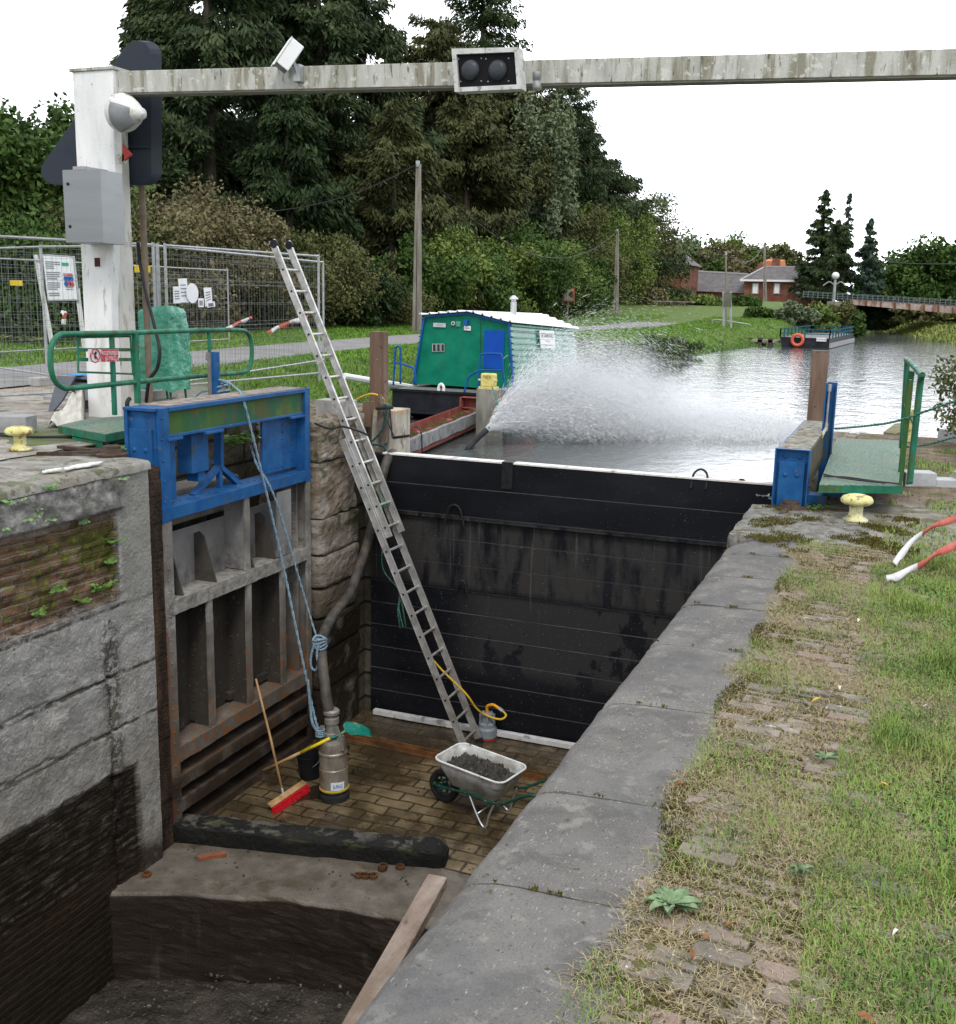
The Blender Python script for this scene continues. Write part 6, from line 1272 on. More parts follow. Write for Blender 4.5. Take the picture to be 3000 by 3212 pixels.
# ================================================================ RIGHT QUAY
def gate_right():
    t = thing('lock_gate', 'right lock gate leaf seen end-on with bolted blue end plate and walkway top', 'lock gate', (-1.0, 12.4, -3.4))
    y0, y1 = 11.0, 13.9; x0, x1 = -1.175, -.84; zt = .57
    m_wt = mat('gate_top', [(.17, .16, .13), (.26, .25, .21), (.36, .34, .28)], scale=12, rough=.9, bump=.8, layers=[dict(scale=14, lo=.58, hi=.62, col=(.02, .08, .14), k=.9, h=.01), dict(scale=8, lo=.5, hi=.6, col=(.14, .11, .07), k=.8)])
    b = MB(); b.box(x0+.02, x1-.02, y0+.02, y1, zt-.02, zt); b.build('walkway_top', m_wt, t)
    b = MB(); b.box(x0, x0+.02, y0, y1, -.6, zt-.0); b.box(x1-.02, x1, y0, y0+.1, -.6, zt); b.box(x0, x1, y0-.01, y0+.0, zt-.02, zt+.012); b.box(x0, x0+.015, y0-.05, y0, -.6, zt); b.box(x1-.015, x1, y0-.05, y0, -.6, zt); b.box(x0, x1, y0-.05, y0, zt, zt+.012)
    b.box(x0+.02, x1-.02, y0+.02, y0+.04, -.6, zt-.02); b.box(x0+.045, x1-.045, y0-.02, y0+.018, -.55, zt-.12); b.build('end_plate', m_blue, t, bev=.004)
    for q in ((x0+.11, y0-.02, .32), (x1-.11, y0-.02, .32), (x0+.11, y0-.02, -.02), (x1-.11, y0-.02, -.02), (x0+.10, y0+.018, zt-.07), (x1-.10, y0+.018, zt-.07)): b = MB(); rivets(b, [q], .026, (0, -1, 0)); b.build('bolt', m_blue, t)
    b = MB(); b.box(x1-.03, x1-.01, y0+.1, y1, .2, zt-.02); b.box(x1-.12, x1-.02, y0+.1, y1, -.1, -.05); b.box(x0+.02, x0+.06, y0+.05, y1, -3.3, zt-.02); b.build('side_web', mat('gate_dark', [(.05, .05, .035), (.10, .09, .05)], scale=6, rough=.7, bump=.4), t)
    b = MB(); b.box(x1, x1+.16, y0+.1, y0+.3, -.05, .12); b.build('bracket', m_blue, t, bev=.003)
    rope('water_plant', [(x0-.02, y0+.1, .0)]*2, .001, m_weed, '', k=2) if False else None
    # post beyond
    t2 = thing('timber_post', 'tall brown squared timber post behind the right gate leaf', 'post', (-1.1, 14.6, -1.5))
    br = mat('brown_timber', [(.10, .06, .04), (.17, .11, .08), (.24, .17, .13)], scale=7, stretch=(1, 1, .12), rough=.8, bump=.5, bscale=60, layers=[dict(scale=12, lo=.64, hi=.68, col=(.04, .025, .02), k=.8)])
    MB().box(-1.2, -1.0, 14.6, 14.78, -1.5, 1.38).build('shaft', br, t2, bev=.006); b = MB(); b.box(-1.2, -1.0, 14.6, 14.78, 1.381, 1.395); b.build('end_grain', mat('end_grain', [(.1, .09, .08), (.17, .15, .13)], scale=30, rough=.9), t2)
    y = 12.9; a = AT(1605, 742, y=y); c = AT(1627, 742, y=y); t3 = thing('gate_post', 'blue steel channel post with hydraulic cylinder at the right gate', 'post', (a.x, y, 0))
    b = MB(); b.box(a.x, a.x+.015, y-.08, y+.06, -.1, a.z); b.box(c.x-.015, c.x, y-.02, y+.06, -.1, a.z); b.box(a.x+.015, c.x-.015, y+.03, y+.05, -.1, a.z); b.build('channel', m_blue, t3, bev=.003)
    b = MB(); xx = (a.x+c.x)/2-.02; b.tube([(xx, y-.02, a.z-.03), (xx, y-.03, .62)], .014, 8); b.tube([(xx, y-.02, a.z-.02), (xx, y-.02, a.z-.1)], .026, 8); b.tube([(xx-.0, y-.03, .66), (xx, y-.03, .57)], .022, 8); b.build('cylinder', m_galv, t3)
    b = MB(); b.tube(smooth_path([(xx, y-.04, .6), (xx-.03, y-.4, .5), (xx-.05, y-.9, .38), (xx-.11, y-1.25, .32)], 5), .017, 8); b.tube([(xx-.11, y-1.25, .35), (xx-.11, y-1.3, .2)], .035, 8); b.build('pipe', mat('pale_pipe', [(.35, .34, .25), (.45, .44, .35)], rough=.5), t3)
gate_right()
def platform_right():
    p = [AT(u, v, z=.3) for u, v in ((1591, 941), (1754, 943), (1746, 855), (1625, 851))]
    t = thing('walkway_platform', 'green non-slip platform beside the right gate, strewn with leaves', 'platform', p[0])
    MB().prism(p, (0, 0, -.008)).build('tread', grip, t); MB().prism([q+Vector((0, 0, -.009)) for q in p], (0, 0, -.07)).build('frame', m_green, t)
    b = MB(); b.bar((p[0]+p[3])/2*1.0+Vector((.08, -1.3, -.15)), (p[1]+p[0])/2+Vector((.0, .4, -.15)), .06, .1); b.build('support', m_blue, t)
    b = MB(); b.tube(smooth_path([AT(1600, 925, z=.32), AT(1640, 926, z=.32), AT(1700, 934, z=.32), AT(1752, 940, z=.31)], 5), .008, 6); b.tube(smooth_path([AT(1600, 921, z=.32), AT(1650, 930, z=.32), AT(1720, 938, z=.32)], 5), .008, 6); b.build('cables', m_dkrubber, t)
    tr = thing('platform_railing', 'upright green tubular railing seen edge-on at the right platform', 'railing', AT(1768, 940, z=.2))
    n1, n0 = AT(1789, 728, y=11.0), AT(1768, 925, y=11.0); f1, f0 = AT(1763, 700, y=13.2), AT(1752, 870, y=13.2)
    x = lambda a: a
    b = MB(); b.tube(smooth_path([n0+Vector((0, 0, -.03)), n0, n1+Vector((0, 0, -.1)), n1+Vector((0, .08, .0)), f1+Vector((0, -.08, 0)), f1+Vector((0, 0, -.1)), f0], 5), .032, 10); b.build('loop', m_green, tr, smooth=True)
    b = MB(); b.box(n1.x-.10, n1.x-.07, 11.0, 11.08, .26, n1.z-.05); b.bar(n1+Vector((-.085, .9, -.02)), n0+Vector((-.085, .9, -.25)), .06, .03, (0, 1, 0)); b.bar(n1.lerp(n0, .5), f1.lerp(f0, .5), .03, .03); b.build('stanchion', m_greenalgae, tr, bev=.003)
platform_right()
def right_clutter():
    conc = mat('lego_concrete', [(.3, .31, .32), (.4, .41, .42), (.47, .48, .49)], scale=7, rough=.9, bump=.4)
    for i, (u0, v0, u1, v1, lb) in enumerate(((1758, 945, 1857, 948, 'pale notched concrete block beside the right platform'), (1822, 855, 1900, 870, 'pale concrete block under the shrub at the right edge'))):
        a, c = AT(u0, v0, z=0), AT(u1, v1, z=0); d = (c-a).normalized(); n = Vector((-d.y, d.x, 0)); b = MB(); H = .16
        L_ = 1.3
        if i == 0:
            for f0, f1, h in ((0, .26, H), (.26, .46, H*.55), (.46, 1, H)): b.obox(a+d*L_*(f0+f1)/2+n*.12+Vector((0, 0, h/2)), d*L_*(f1-f0)/2*.999, n*.12, Vector((0, 0, h/2)))
        else: b.obox(a+d*.5+n*.12+Vector((0, 0, H/2)), d*.5, n*.14, Vector((0, 0, H/2+.02)))
        tag(b.build('concrete_block', conc, None, bev=.006), lb, 'concrete block')
    rope('green_rope', [AT(1622, 832, y=13), AT(1660, 829, y=12.4), AT(1720, 822, y=11.6), AT(1760, 812, y=11), AT(1785, 803, y=10.9), AT(1857, 778, y=10.2), AT(1900, 765, y=9.9)], .013, m_rope_g, 'grey-green rope stretched from the blue post past the right railing', 'rope', 6)
    rope('green_rope', [AT(1758, 868, y=12), AT(1800, 863, y=11.6), AT(1857, 848, y=11)], .012, m_rope_g, 'lower slack green rope behind the right railing', 'rope', 6)
    y = 18.6; a = AT(1768, 800, z=.0)
    c = AT(1768, 795, y=17.2); t = thing('boundary_post', 'short yellow-topped post at the water edge beside the shrub', 'post', (c.x, 17.2, 0)); MB().box(c.x-.07, c.x+.07, 17.15, 17.3, -.3, c.z).build('stem', mat('yellow_paint', []), t, bev=.01)
    b = MB(); q = [AT(u, v, z=.03) for u, v in ((1716, 838), (1738, 822), (1770, 818), (1775, 828), (1740, 842))]; tag(MB().prism(q, (0, 0, -.3)).build('mossy_slab', mat('moss_slab', [(.12, .12, .05), (.22, .2, .12)], scale=8, rough=.9, bump=.6), None, bev=.01), 'mossy concrete slab at the waterline beside the railing', 'slab')
    pivot('rusty round gate anchor with tie bars at the right coping end', 1535, 985, .02)
right_clutter()
weed('water_plant', 'small grey-leaved sprig at the left side of the right gate end', (-1.22, 11.35, .02), .16, 3, 9, mat('grey_leaf', [(.2, .26, .2), (.3, .36, .3)], bump=0), .6, (-.6, 0, 0), leaf=.06)
weed('quay_weed', 'leafy green weed growing at the foot of the right gate', (-.72, 11.0, .02), .18, 6, 19, m_weed, .6, leaf=.06)
weed('quay_weed', 'small green weed at the foot of the left gate end', AT(242, 868, z=.5), .16, 5, 29, m_weed, .6, leaf=.06)
# ---------------------------------------------------------------- grass, straw and moss by numpy
def blades(n, xr, yr, hr, wr_, m, name, lean, zf, seed, keep=None, curl=.5, flat=0.):
    g = np.random.default_rng(seed); x = g.uniform(*xr, n); y = yr[0]+(yr[1]-yr[0])*g.random(n)**1.0
    if keep is not None: k = keep(x, y, g); x, y = x[k], y[k]; n = len(x)
    z = zf(x, y); h = g.uniform(*hr, n); a = g.uniform(0, 6.283, n); wd = g.uniform(*wr_, n); dx, dy = np.cos(a), np.sin(a); ln = g.uniform(*lean, n)
    tips = np.sqrt(np.maximum(1e-4, 1-ln**2))
    sx, sy = -dy*wd/2, dx*wd/2
    rt = g.uniform(-.6, .6, n); 
    p0 = np.stack([x, y, z], 1); p1 = p0+np.stack([dx*ln*h*.45, dy*ln*h*.45, tips*h*.6+.002], 1); p2 = p0+np.stack([dx*ln*h+sx*rt*6*curl, dy*ln*h+sy*rt*6*curl, tips*h*(.95-.5*curl*ln)+.001], 1)
    s = np.stack([sx, sy, np.zeros(n)], 1)
    V = np.concatenate([p0-s, p0+s, p1+s*.85, p1-s*.85, p2], 0)
    i = np.arange(n); q = np.stack([i, i+n, i+2*n, i+3*n], 1); tr = np.stack([i+3*n, i+2*n, i+4*n], 1)
    F3 = np.concatenate([np.stack([i, i+n, i+2*n], 1), np.stack([i, i+2*n, i+3*n], 1), tr], 0)
    return V, F3
def blade_obj(name, m, label, cat, *args, **kw):
    V, F3 = blades(*args, **kw); o = rawmesh(name, V, F3, m, None, loc=(0, 0, 0)); tag(o, label, cat, kind='stuff'); return o
def npn(x, y, s, sd=0):   # cheap smooth noise
    return (np.sin(x*s*1.7+sd+1.3*np.sin(y*s*1.1+sd))+np.sin(y*s*2.1+2*sd+1.7*np.sin(x*s*.9))+np.sin((x+y)*s*3.3+sd*3)*.6+np.sin((x-y*.7)*s*6.1+sd)*.4)/3
m_grass = mat('grass_blade', [(.07, .16, .015), (.15, .27, .035), (.26, .36, .08)], scale=5, rough=.6, bump=0, spec=.3, layers=[dict(scale=60, lo=.46, hi=.64, col=(.26, .29, .08), k=.8, det=2), dict(scale=45, lo=.57, hi=.63, col=(.34, .29, .13), k=.85, det=2), dict(scale=2.5, lo=.5, hi=.6, col=(.05, .12, .015), k=.7), dict(scale=1.6, lo=.55, hi=.65, col=(.27, .27, .09), k=.6)])
m_straw = mat('straw', [(.13, .095, .04), (.25, .20, .10), (.40, .34, .20)], scale=50, rough=.8, bump=0, spec=.2, det=2) if False else mat('straw', [(.16, .12, .06), (.30, .24, .13), (.46, .40, .25)], scale=50, rough=.8, bump=0, spec=.2, detail=2)
m_moss = mat('moss', [(.05, .04, .012), (.09, .08, .018), (.14, .13, .03)], scale=20, rough=1, bump=0, spec=.1)
ED = lambda y: -.12+.10*np.sin(y*1.3)+.05*np.sin(y*3.7)      # lawn edge
zf = lambda x, y: np.zeros_like(x)+.0
def lawn_keep(x, y, g): return (g.random(len(x)) < np.clip(.75+npn(x, y, 4, 3)*.7, .15, 1)) & (x > ED(y)+g.normal(0, .09, len(x))) & ((y < 8.9+.3*np.sin(x*5)) | ((y > 11.3) & (x > .55)) )
blade_obj('lawn_grass', m_grass, 'green and yellowing grass growing on the right-hand lawn', 'grass', 190000, (-.1, 1.9), (1.5, 9.2), (.02, .055), (.0022, .0048), None, None, (.2, .95), zf, 3, keep=lawn_keep) if False else None
def mk(name, m, label, cat, n, xr, yr, hr, wr_, lean, seed, keep=None, curl=.5, z=zf):
    V, F3 = blades(n, xr, yr, hr, wr_, m, name, lean, z, seed, keep, curl); o = rawmesh(name, V, F3, m, None, loc=(0, 0, 0)); return tag(o, label, cat, kind='stuff')
mk('lawn_grass', m_grass, 'green and yellowing grass blades of the right-hand lawn', 'grass', 230000, (-.15, 1.6), (1.5, 9.4), (.018, .06), (.0022, .0048), (.3, .97), 3, lawn_keep)
def tuft_keep(x, y, g): return (npn(x, y, 2.3, 4)+g.normal(0, .12, len(x)) > .2) & (x > ED(y)+.06)
mk('tall_grass', m_grass, 'taller darker grass tufts standing out of the lawn', 'grass', 90000, (.0, 1.5), (1.5, 9.2), (.05, .13), (.0025, .005), (.2, .85), 13, tuft_keep)
def straw_keep(x, y, g):
    e = ED(y); dens = np.clip(.65+npn(x, y, 3, 1)*.6, 0, 1)*np.where((x > e-.25), 1.0, .75)+np.where(x < -.50, .55, 0)*np.clip(npn(x, y, 2.1, 7)+.6, 0, 1)
    return (g.random(len(x)) < dens) & (x > -.70-.22*np.clip(npn(x*0, y, 1.9, 5), 0, 1)-.03*g.random(len(x))) & ((x < e+.4) | (g.random(len(x)) < .16))
mk('dry_grass', m_straw, 'matted dry straw lying over the old paving bricks', 'straw', 260000, (-.95, 1.5), (.8, 9.4), (.02, .095), (.0016, .0034), (.9, .998), 5, straw_keep, 1.2)
def moss_keep(x, y, g):
    row = np.minimum(np.abs(((y+x*.12)/.098) % 1-.02), 1-np.abs(((y+x*.12)/.098) % 1-.02)); band = np.abs(x+.655+.05*np.sin(y*5)) < .045+.03*g.random(len(x))
    jn = np.array([2.36, 3.245, 4.03, 5.12, 6.16, 7.10, 7.95, 8.74])
    dj = np.min(np.abs(y[:, None]-(jn[None]+(x[:, None]+1.0)*.04)), 1)
    return ((dj < .011) & (x < -.6) & (x > -1.28) & (npn(x*3, y*.9, 5, 2) > .35)) | ((row < .2) & (npn(x, y, 3.1, 9) > .05) & (x > -.66) & (x < .1)) | (band & (npn(x, y, 2.7, 2) > -.45)) | ((npn(x, y, 4, 12) > .65) & (x > -.62) & (x < .3))
mk('moss', m_moss, 'brown-green moss cushions along the back edge of the coping', 'moss', 330000, (-1.3, .35), (.8, 9.4), (.006, .02), (.003, .007), (.1, .8), 8, moss_keep, .4)
def green_edge(x, y, g): return (npn(x, y, 1.7, 3.3)+g.normal(0, .12, len(x)) > .25) & (x > -.72-.06*g.random(len(x)))
mk('edge_grass', m_grass, 'sparse green grass sprouting between coping and bricks', 'grass', 42000, (-.85, .2), (1.0, 9.4), (.025, .08), (.0018, .0035), (.4, .97), 21, green_edge)
mk('long_straw', m_straw, 'long loose straw stems tangled over the bricks and coping edge', 'straw', 9000, (-.85, .9), (1.0, 9.2), (.08, .2), (.0016, .003), (.97, .999), 61, straw_keep, 2.5)
def clover_keep(x, y, g): return (x > ED(y)+.05) & (npn(x, y, 3.1, 8)+g.normal(0, .2, len(x)) > .1) & (y < 8.8)
mk('clover', mat('clover', [(.06, .13, .02), (.12, .22, .04), (.2, .32, .07)], scale=30, rough=.6, bump=0), 'small bright clover and broad leaves scattered in the right-hand lawn', 'clover', 22000, (0, 1.6), (1.5, 9.0), (.02, .05), (.009, .018), (.6, .98), 62, clover_keep)
def rear_keep(x, y, g): return (((x > .45+.2*np.sin(y*2)) | (npn(x, y, 2, 2) > .5)) & (y < 12.0)) | (npn(x, y, 1.3, 6) > .3)
mk('rear_grass', m_grass, 'patchy grass around the right platform and blocks', 'grass', 40000, (-.1, 3.2), (9.3, 18), (.03, .09), (.004, .009), (.3, .95), 31, rear_keep)
def moss_end(x, y, g): return (npn(x, y, 4, 2)+g.normal(0, .1, len(x)) > .25)
mk('end_moss', m_moss, 'mossy crumbs on the rough coping end beside the right gate', 'moss', 26000, (-1.25, .2), (8.9, 10.9), (.008, .03), (.005, .012), (.1, .8), 41, moss_end, .4, lambda x, y: np.zeros_like(x)+.008)
def big_weed(lbl, c, n, r, seed, m):
    g = random.Random(seed); b = MB(); c = Vector(c)
    for i in range(n):
        a = i*2.4+g.uniform(-.3, .3); l = r*g.uniform(.55, 1); d = Vector((math.cos(a), math.sin(a), 0)); s = Vector((-d.y, d.x, 0)); w_ = l*.2; K = 6; V = []
        for k in range(K+1):
            f = k/K; ww = w_*math.sin(math.pi*(.12+.86*f))*(1+.25*math.sin(k*3.1)); z = .006+.022*math.sin(f*2.4)*(l/r); V += [c+d*l*f+s*ww+Vector((0, 0, z+.012)), c+d*l*f+Vector((0, 0, z)), c+d*l*f-s*ww+Vector((0, 0, z+.012))]
        b.add(V, [(3*k+j, 3*k+j+1, 3*k+4+j, 3*k+3+j) for k in range(K) for j in range(2)])
    tag(b.build('rosette_weed', m, None), lbl, 'weed', 'flat rosette weeds on the right quay')
m_ros = mat('rosette', [(.10, .17, .08), (.17, .25, .13), (.25, .33, .2)], scale=30, rough=.7, bump=.2)
big_weed('largest grey-green rosette weed at the coping edge', AT(1300, 1762, z=.01), 15, .115, 1, m_ros)
big_weed('small pale rosette weed between bricks and straw', AT(1555, 1700, z=.01), 8, .05, 2, m_ros)
big_weed('rosette weed at the lawn edge near the yellow leaf', AT(1600, 1480, z=.01), 8, .07, 3, m_ros)
def leaves():
    g = random.Random(8); oc = mat('yellow_leaf', [(.5, .33, .05), (.62, .42, .08)], bump=.1); br = mat('brown_leaf', [(.16, .07, .03), (.28, .13, .06)], scale=40, bump=.1); wh = mat('pale_leaf', [(.5, .48, .38), (.65, .63, .55)], bump=0)
    L_ = [(1715, 1528, oc, 'yellow leaf lying on the lawn edge'), (1587, 1362, oc, 'orange-yellow leaf on the straw'), (1668, 1207, wh, 'long pale leaf on the straw near the tape'), (1560, 1205, wh, 'small pale leaf beside the coping straw'), (1318, 1503, br, 'upper crisp brown leaf on the coping slab'), (1320, 1528, br, 'lower crisp brown leaf on the coping slab'),
          (1367, 1825, br, 'brown curled leaf over the straw at bottom'), (1345, 1858, br, 'round brown leaf near the rosette weed'), (1860, 1540, br, 'red-brown leaf at the right edge'), (1800, 1700, br, 'brown leaf in the grass lower right'), (1420, 1800, br, 'flat brown leaf beside a paving brick'), (1740, 1815, wh, 'pale grass head in the lower right lawn'), (1680, 1983, br, 'brown leaf at the very bottom of the lawn'), (1800, 1375, wh, 'white petal in the middle of the lawn'), (1630, 1338, wh, 'tiny pale leaf on the upper lawn')]
    for u, v, m, lb in L_:
        c = AT(u, v, z=.03); s = (.016 if m is wh else .026)*g.uniform(.7, 1.2); a = g.uniform(0, 6.3); d = Vector((math.cos(a), math.sin(a), .2)); n = Vector((-d.y, d.x, g.uniform(-.4, .4))); V = []
        for k in range(6): f = k/5; w_ = math.sin(math.pi*(.05+.9*f))*.45; p = c+d*s*(f*2-1)+Vector((0, 0, .012*math.sin(f*3.1))); V += [p+n*s*w_+Vector((0, 0, .008)), p, p-n*s*w_+Vector((0, 0, .006))]
        b = MB(); b.add(V, [(3*k+j, 3*k+j+1, 3*k+4+j, 3*k+3+j) for k in range(5) for j in range(2)]); tag(b.build('fallen_leaf', m, None), lb, 'leaf', 'fallen leaves on the right quay')
leaves()
# ================================================================ CANAL: houseboat, beam, posts, spray
def houseboat():
    YF = 19.7; t = thing('houseboat', 'small green corrugated houseboat with white roof and black hull moored at the grassy bank', 'boat', (-8.2, 21.5, WL))
    g1 = mat('boat_green', [(.0, .13, .075), (.002, .17, .10), (.01, .20, .12)], scale=3, rough=.42, bump=.15, bscale=90, dist=.003, layers=[dict(scale=5, lo=.55, hi=.7, col=(.02, .12, .08), k=.6)])
    g2 = mat('corrugated_green', [(.02, .20, .13), (.05, .27, .19), (.10, .33, .25)], scale=4, rough=.22, spec=1.0, bump=.05)
    bl = mat('boat_blue', [(.008, .07, .27), (.012, .1, .33)], scale=4, rough=.4, bump=.05)
    hull = mat('boat_hull', [(.008, .009, .012), (.015, .016, .021), (.028, .03, .036)], scale=3, rough=.5, bump=.2, layers=[dict(scale=5, stretch=(1, 1, .2), lo=.62, hi=.7, col=(.045, .045, .05), k=.6)])
    wt = mat('boat_roof_white', [(.72, .72, .7), (.82, .82, .8)], scale=5, rough=.45, bump=.1)
    BL, BR = AT(805, 744, y=YF), AT(999, 758, y=YF); TL, TR, PK = AT(826, 615, y=YF), AT(990, 628, y=YF), AT(909, 608, y=YF)
    YE = 23.6; TR2 = AT(1114, 640, y=YE); BR2 = AT(1122, 748, y=YE); PK2 = AT(1048, 612.5, y=YE); TL2 = PK2+(TL-PK)+Vector((0, 0, -.05)); BL2 = BR2+(BL-BR); dep = BR2-BR; FAR = {0: BL2}
    MB().prism([BL, BR, TR, PK, TL], (dep.normalized()*.04)).build('front_wall', g1, t)
    MB().prism([BL2, BR2, TR2, PK2, TL2], (dep.normalized()*-.04)).build('rear_wall', g1, t)
    def side(A, B, nm, sg, A2=None, B2=None):   # corrugated A bottom, B top
        V = []; n = 11; up = (B-A); out = Vector((1, 0, 0))*sg; pr = []
        for k in range(n):
            f = k/n; pr += [(f, 0), (f+.62/n, 0), (f+.74/n, .055), (f+.80/n, .055), (f+.98/n, 0)]
        pr.append((1, 0))
        for (f, o_) in pr: V += [A+up*f+out*(o_+.01), A2.lerp(B2, f)+out*(o_+.01)]
        Fl = [(2*i, 2*i+1, 2*i+3, 2*i+2) for i in range(len(pr)-1)]
        o = rawmesh(nm, V, Fl, g2, t); s = o.modifiers.new('s', 'SOLIDIFY'); s.thickness = .01
    side(BR, TR, 'side_wall', 1, BR2, TR2); side(BL, TL, 'side_wall', -1, BL2, TL2)
    def roof(A, B, nm, C, D):
        V = []; n = 5; sl = B-A; pr = []
        for k in range(n): f = k/n; pr += [(f, 0), (f+.7/n, 0), (f+.78/n, .03), (f+.92/n, .03), (f+1./n-.001, 0)]
        e = dep.normalized()*.12; A2, B2 = A-e, B-e; sl2 = D-C
        for (f, o_) in pr: V += [A2+sl*f+Vector((0, 0, o_+.04)), C+e+sl2*f+Vector((0, 0, o_+.04))]
        o = rawmesh(nm, V, [(2*i, 2*i+1, 2*i+3, 2*i+2) for i in range(len(pr)-1)], wt, t); s = o.modifiers.new('s', 'SOLIDIFY'); s.thickness = .012
    ov = Vector((.08, 0, -.02)); roof(PK, TR+ov, 'roof', PK2, TR2+ov); roof(PK, TL-ov*Vector((1, 0, -1)).x+Vector((0, 0, -.02)), 'roof', PK2, TL2-Vector((.08, 0, .02)))
    b = MB(); n_ = -dep.normalized()*.03
    for a, c in ((BL, TL), (BR, TR), (TL, PK), (PK, TR)): b.bar(a+n_, c+n_, .035, .05, (0, 1, 0))
    b.build('corner_trim', bl, t)
    # gutter
    b = MB(); b.bar(TR+Vector((.07, -.05, -.03)), TR2+Vector((.07, .05, -.03)), .03, .03); b.build('gutter', g2, t)
    fr = YF-.02
    def R4(u0, v0, u1, v1, y=fr): a, c = AT(u0, v0, y=y), AT(u1, v1, y=y); return a, c
    def panel(nm, pts, m, th=.012): MB().prism([AT(u, v, y=fr) for u, v in pts][::-1], (0, -th, 0)).build(nm, m, t)
    panel('door_panel', [(941.7, 640.7), (980.7, 641.8), (977.4, 716.5), (939.5, 714.4)], mat('door_blue', [(.004, .055, .33), (.008, .075, .4)], rough=.4, bump=.03))
    # door outline
    b = MB(); q = [AT(u, v, y=fr-.004) for u, v in ((934, 620), (933, 700), (932, 750))]; b.tube(q, .006, 4); b.build('door_gap', m_dkrubber, t)
    MB().bar(AT(976, 697, y=fr-.05), AT(986, 690, y=fr-.05), .02, .015).build('door_handle', m_galv, t)
    dkg = mat('window_dark', [(.02, .022, .022), (.05, .05, .05)], rough=.2, bump=0); al = mat('alu_frame', [(.4, .4, .4), (.5, .5, .5)], rough=.4, bump=.05)
    for k in range(3):
        u = 840+k*8.2; wdw = MB().prism([AT(a, c, y=fr) for a, c in ((u, 667), (u+7, 667.5), (u+7, 683), (u, 682.5))][::-1], (0, -.01, 0)).build('window', al, t)
        MB().prism([AT(a, c, y=fr-.012) for a, c in ((u+1, 668), (u+6, 668.5), (u+6, 682), (u+1, 681.5))][::-1], (0, -.003, 0)).build('pane', dkg, wdw)
    panel('name_plate', [(842, 626.6), (866, 627.5), (866, 635.5), (842, 634.5)], mat('plate_lilac', [(.45, .45, .5), (.52, .52, .57)], bump=0)); panel('vent', [(886, 623.4), (895, 624), (894.5, 634.2), (885.5, 633.5)], g2); panel('number_plate', [(901.6, 632.5), (914.6, 633), (914.6, 641.6), (901.6, 641)], wt); panel('wall_lamp', [(904.5, 621), (911, 621), (910.5, 631), (904, 631)], bl, .08)
    c = AT(880.3, 627.5, y=fr-.02); MB().tube([c+Vector((0, .015, 0)), c-Vector((0, .012, 0))], .04, 14).build('porthole', al, t); MB().tube([c-Vector((0, .013, 0)), c-Vector((0, .016, 0))], .02, 10).build('porthole_glass', dkg, t)
    text_mesh('V 2461', 'hull_number', m_dkrubber, t, AT(908, 637, y=fr-.014), (1, 0, 0), (0, 0, 1), .03, .09, .002)
    text_mesh('AM 42317 F', 'registration', mat('ink_grey', []), t, AT(854, 631, y=fr-.014), (1, 0, 0), (0, 0, 1), .03, .13, .002)
    # chimney
    c = AT(997, 612, y=21.6); b = MB(); z1 = AT(997, 586, y=21.6).z; b.lathe((c.x, 21.6, c.z-.1), [(.065, 0), (.065, z1-c.z+.1)], 16); b.build('chimney', mat('chimney_steel', [(.45, .45, .45), (.6, .6, .6)], scale=12, rough=.35, metal=.6), t, smooth=False)
    MB().lathe((c.x, 21.6, z1), [(.05, -.01), (.05, .05), (.10, .055), (.095, .07), (.03, .13), (0, .135)], 16, cap=False).build('chimney_cap', mat('chimney_steel', []), t, smooth=True)
    # side sign
    e = Vector((1, 0, 0)); up = (TR-BR); S0 = AT(1048, 642, z=TR.z-.08); q = []
    for u, v in ((1048, 641), (1076, 642), (1079, 676), (1051, 675)):
        # intersect ray with the side plane pushed out 5 cm
        n = dep.cross(up).normalized(); d_ = ray(u, v); p0 = TR+e*.055; tt = (p0-EYE).dot(n)/d_.dot(n); q.append(EYE+d_*tt)
    n = dep.cross(up).normalized(); n = n if n.x > 0 else -n
    MB().prism(q[::-1], n*-.01).build('sign_board', wt, t)
    r = (q[1]-q[0]); upn = (q[0]-q[3]).normalized(); L2 = r.length
    ink = mat('sign_ink', [(.02, .02, .06), (.03, .03, .09)], bump=0)
    def tx(s, f, hh, ww): text_mesh(s, 'sign_text', ink, t, q[0].lerp(q[3], f).lerp(q[1].lerp(q[2], f), .5)+n*.004, r, upn, hh, ww, .003)
    H = (q[0]-q[3]).length; tx('LA TAMBOUILLE', .28, H*.26, L2*.86); tx('ROYANS', .62, H*.09, L2*.34); tx('12.00h - 15.00h', .85, H*.09, L2*.6)
    # hull with raked swim end
    dep = Vector((dep.x, dep.y, 0)); y0 = 18.95; xl, xr = AT(762, 752, y=y0).x, AT(985, 776, y=y0).x; zt = (AT(762, 752, y=y0).z+AT(985, 776, y=y0).z)/2+.02; e = dep*1.08
    prof = [(y0, zt), (y0, zt-.42), (y0+.15, zt-.46), (y0+1.6, WL-.3), (y0+1.6, WL-.5)]
    V = []; 
    for (yy, zz) in prof: V += [(xl, yy, zz), (xr, yy, zz)]
    shx = dep.x/dep.y*(YF+dep.y+.5-y0); yb = YF+dep.y+.5
    V += [(xl+shx, yb, zt-.05), (xr+shx, yb, zt-.05), (xl+shx, yb, WL-.5), (xr+shx, yb, WL-.5)]
    Fl = [(0, 1, 3, 2), (2, 3, 5, 4), (4, 5, 7, 6), (6, 7, 9, 8), (0, 2, 4, 6, 8, 12, 10), (1, 11, 13, 9, 7, 5, 3), (10, 12, 13, 11)]
    rawmesh('hull', V, Fl, hull, t)
    rawmesh('deck', [(xl, y0, zt+.002), (xr, y0, zt+.002), (xr+shx, yb, zt+.002), (xl+shx, yb, zt+.002)], [(0, 1, 2, 3)], mat('boat_deck', [(.12, .12, .12), (.2, .2, .2)], scale=6, rough=.8, bump=.3), t)
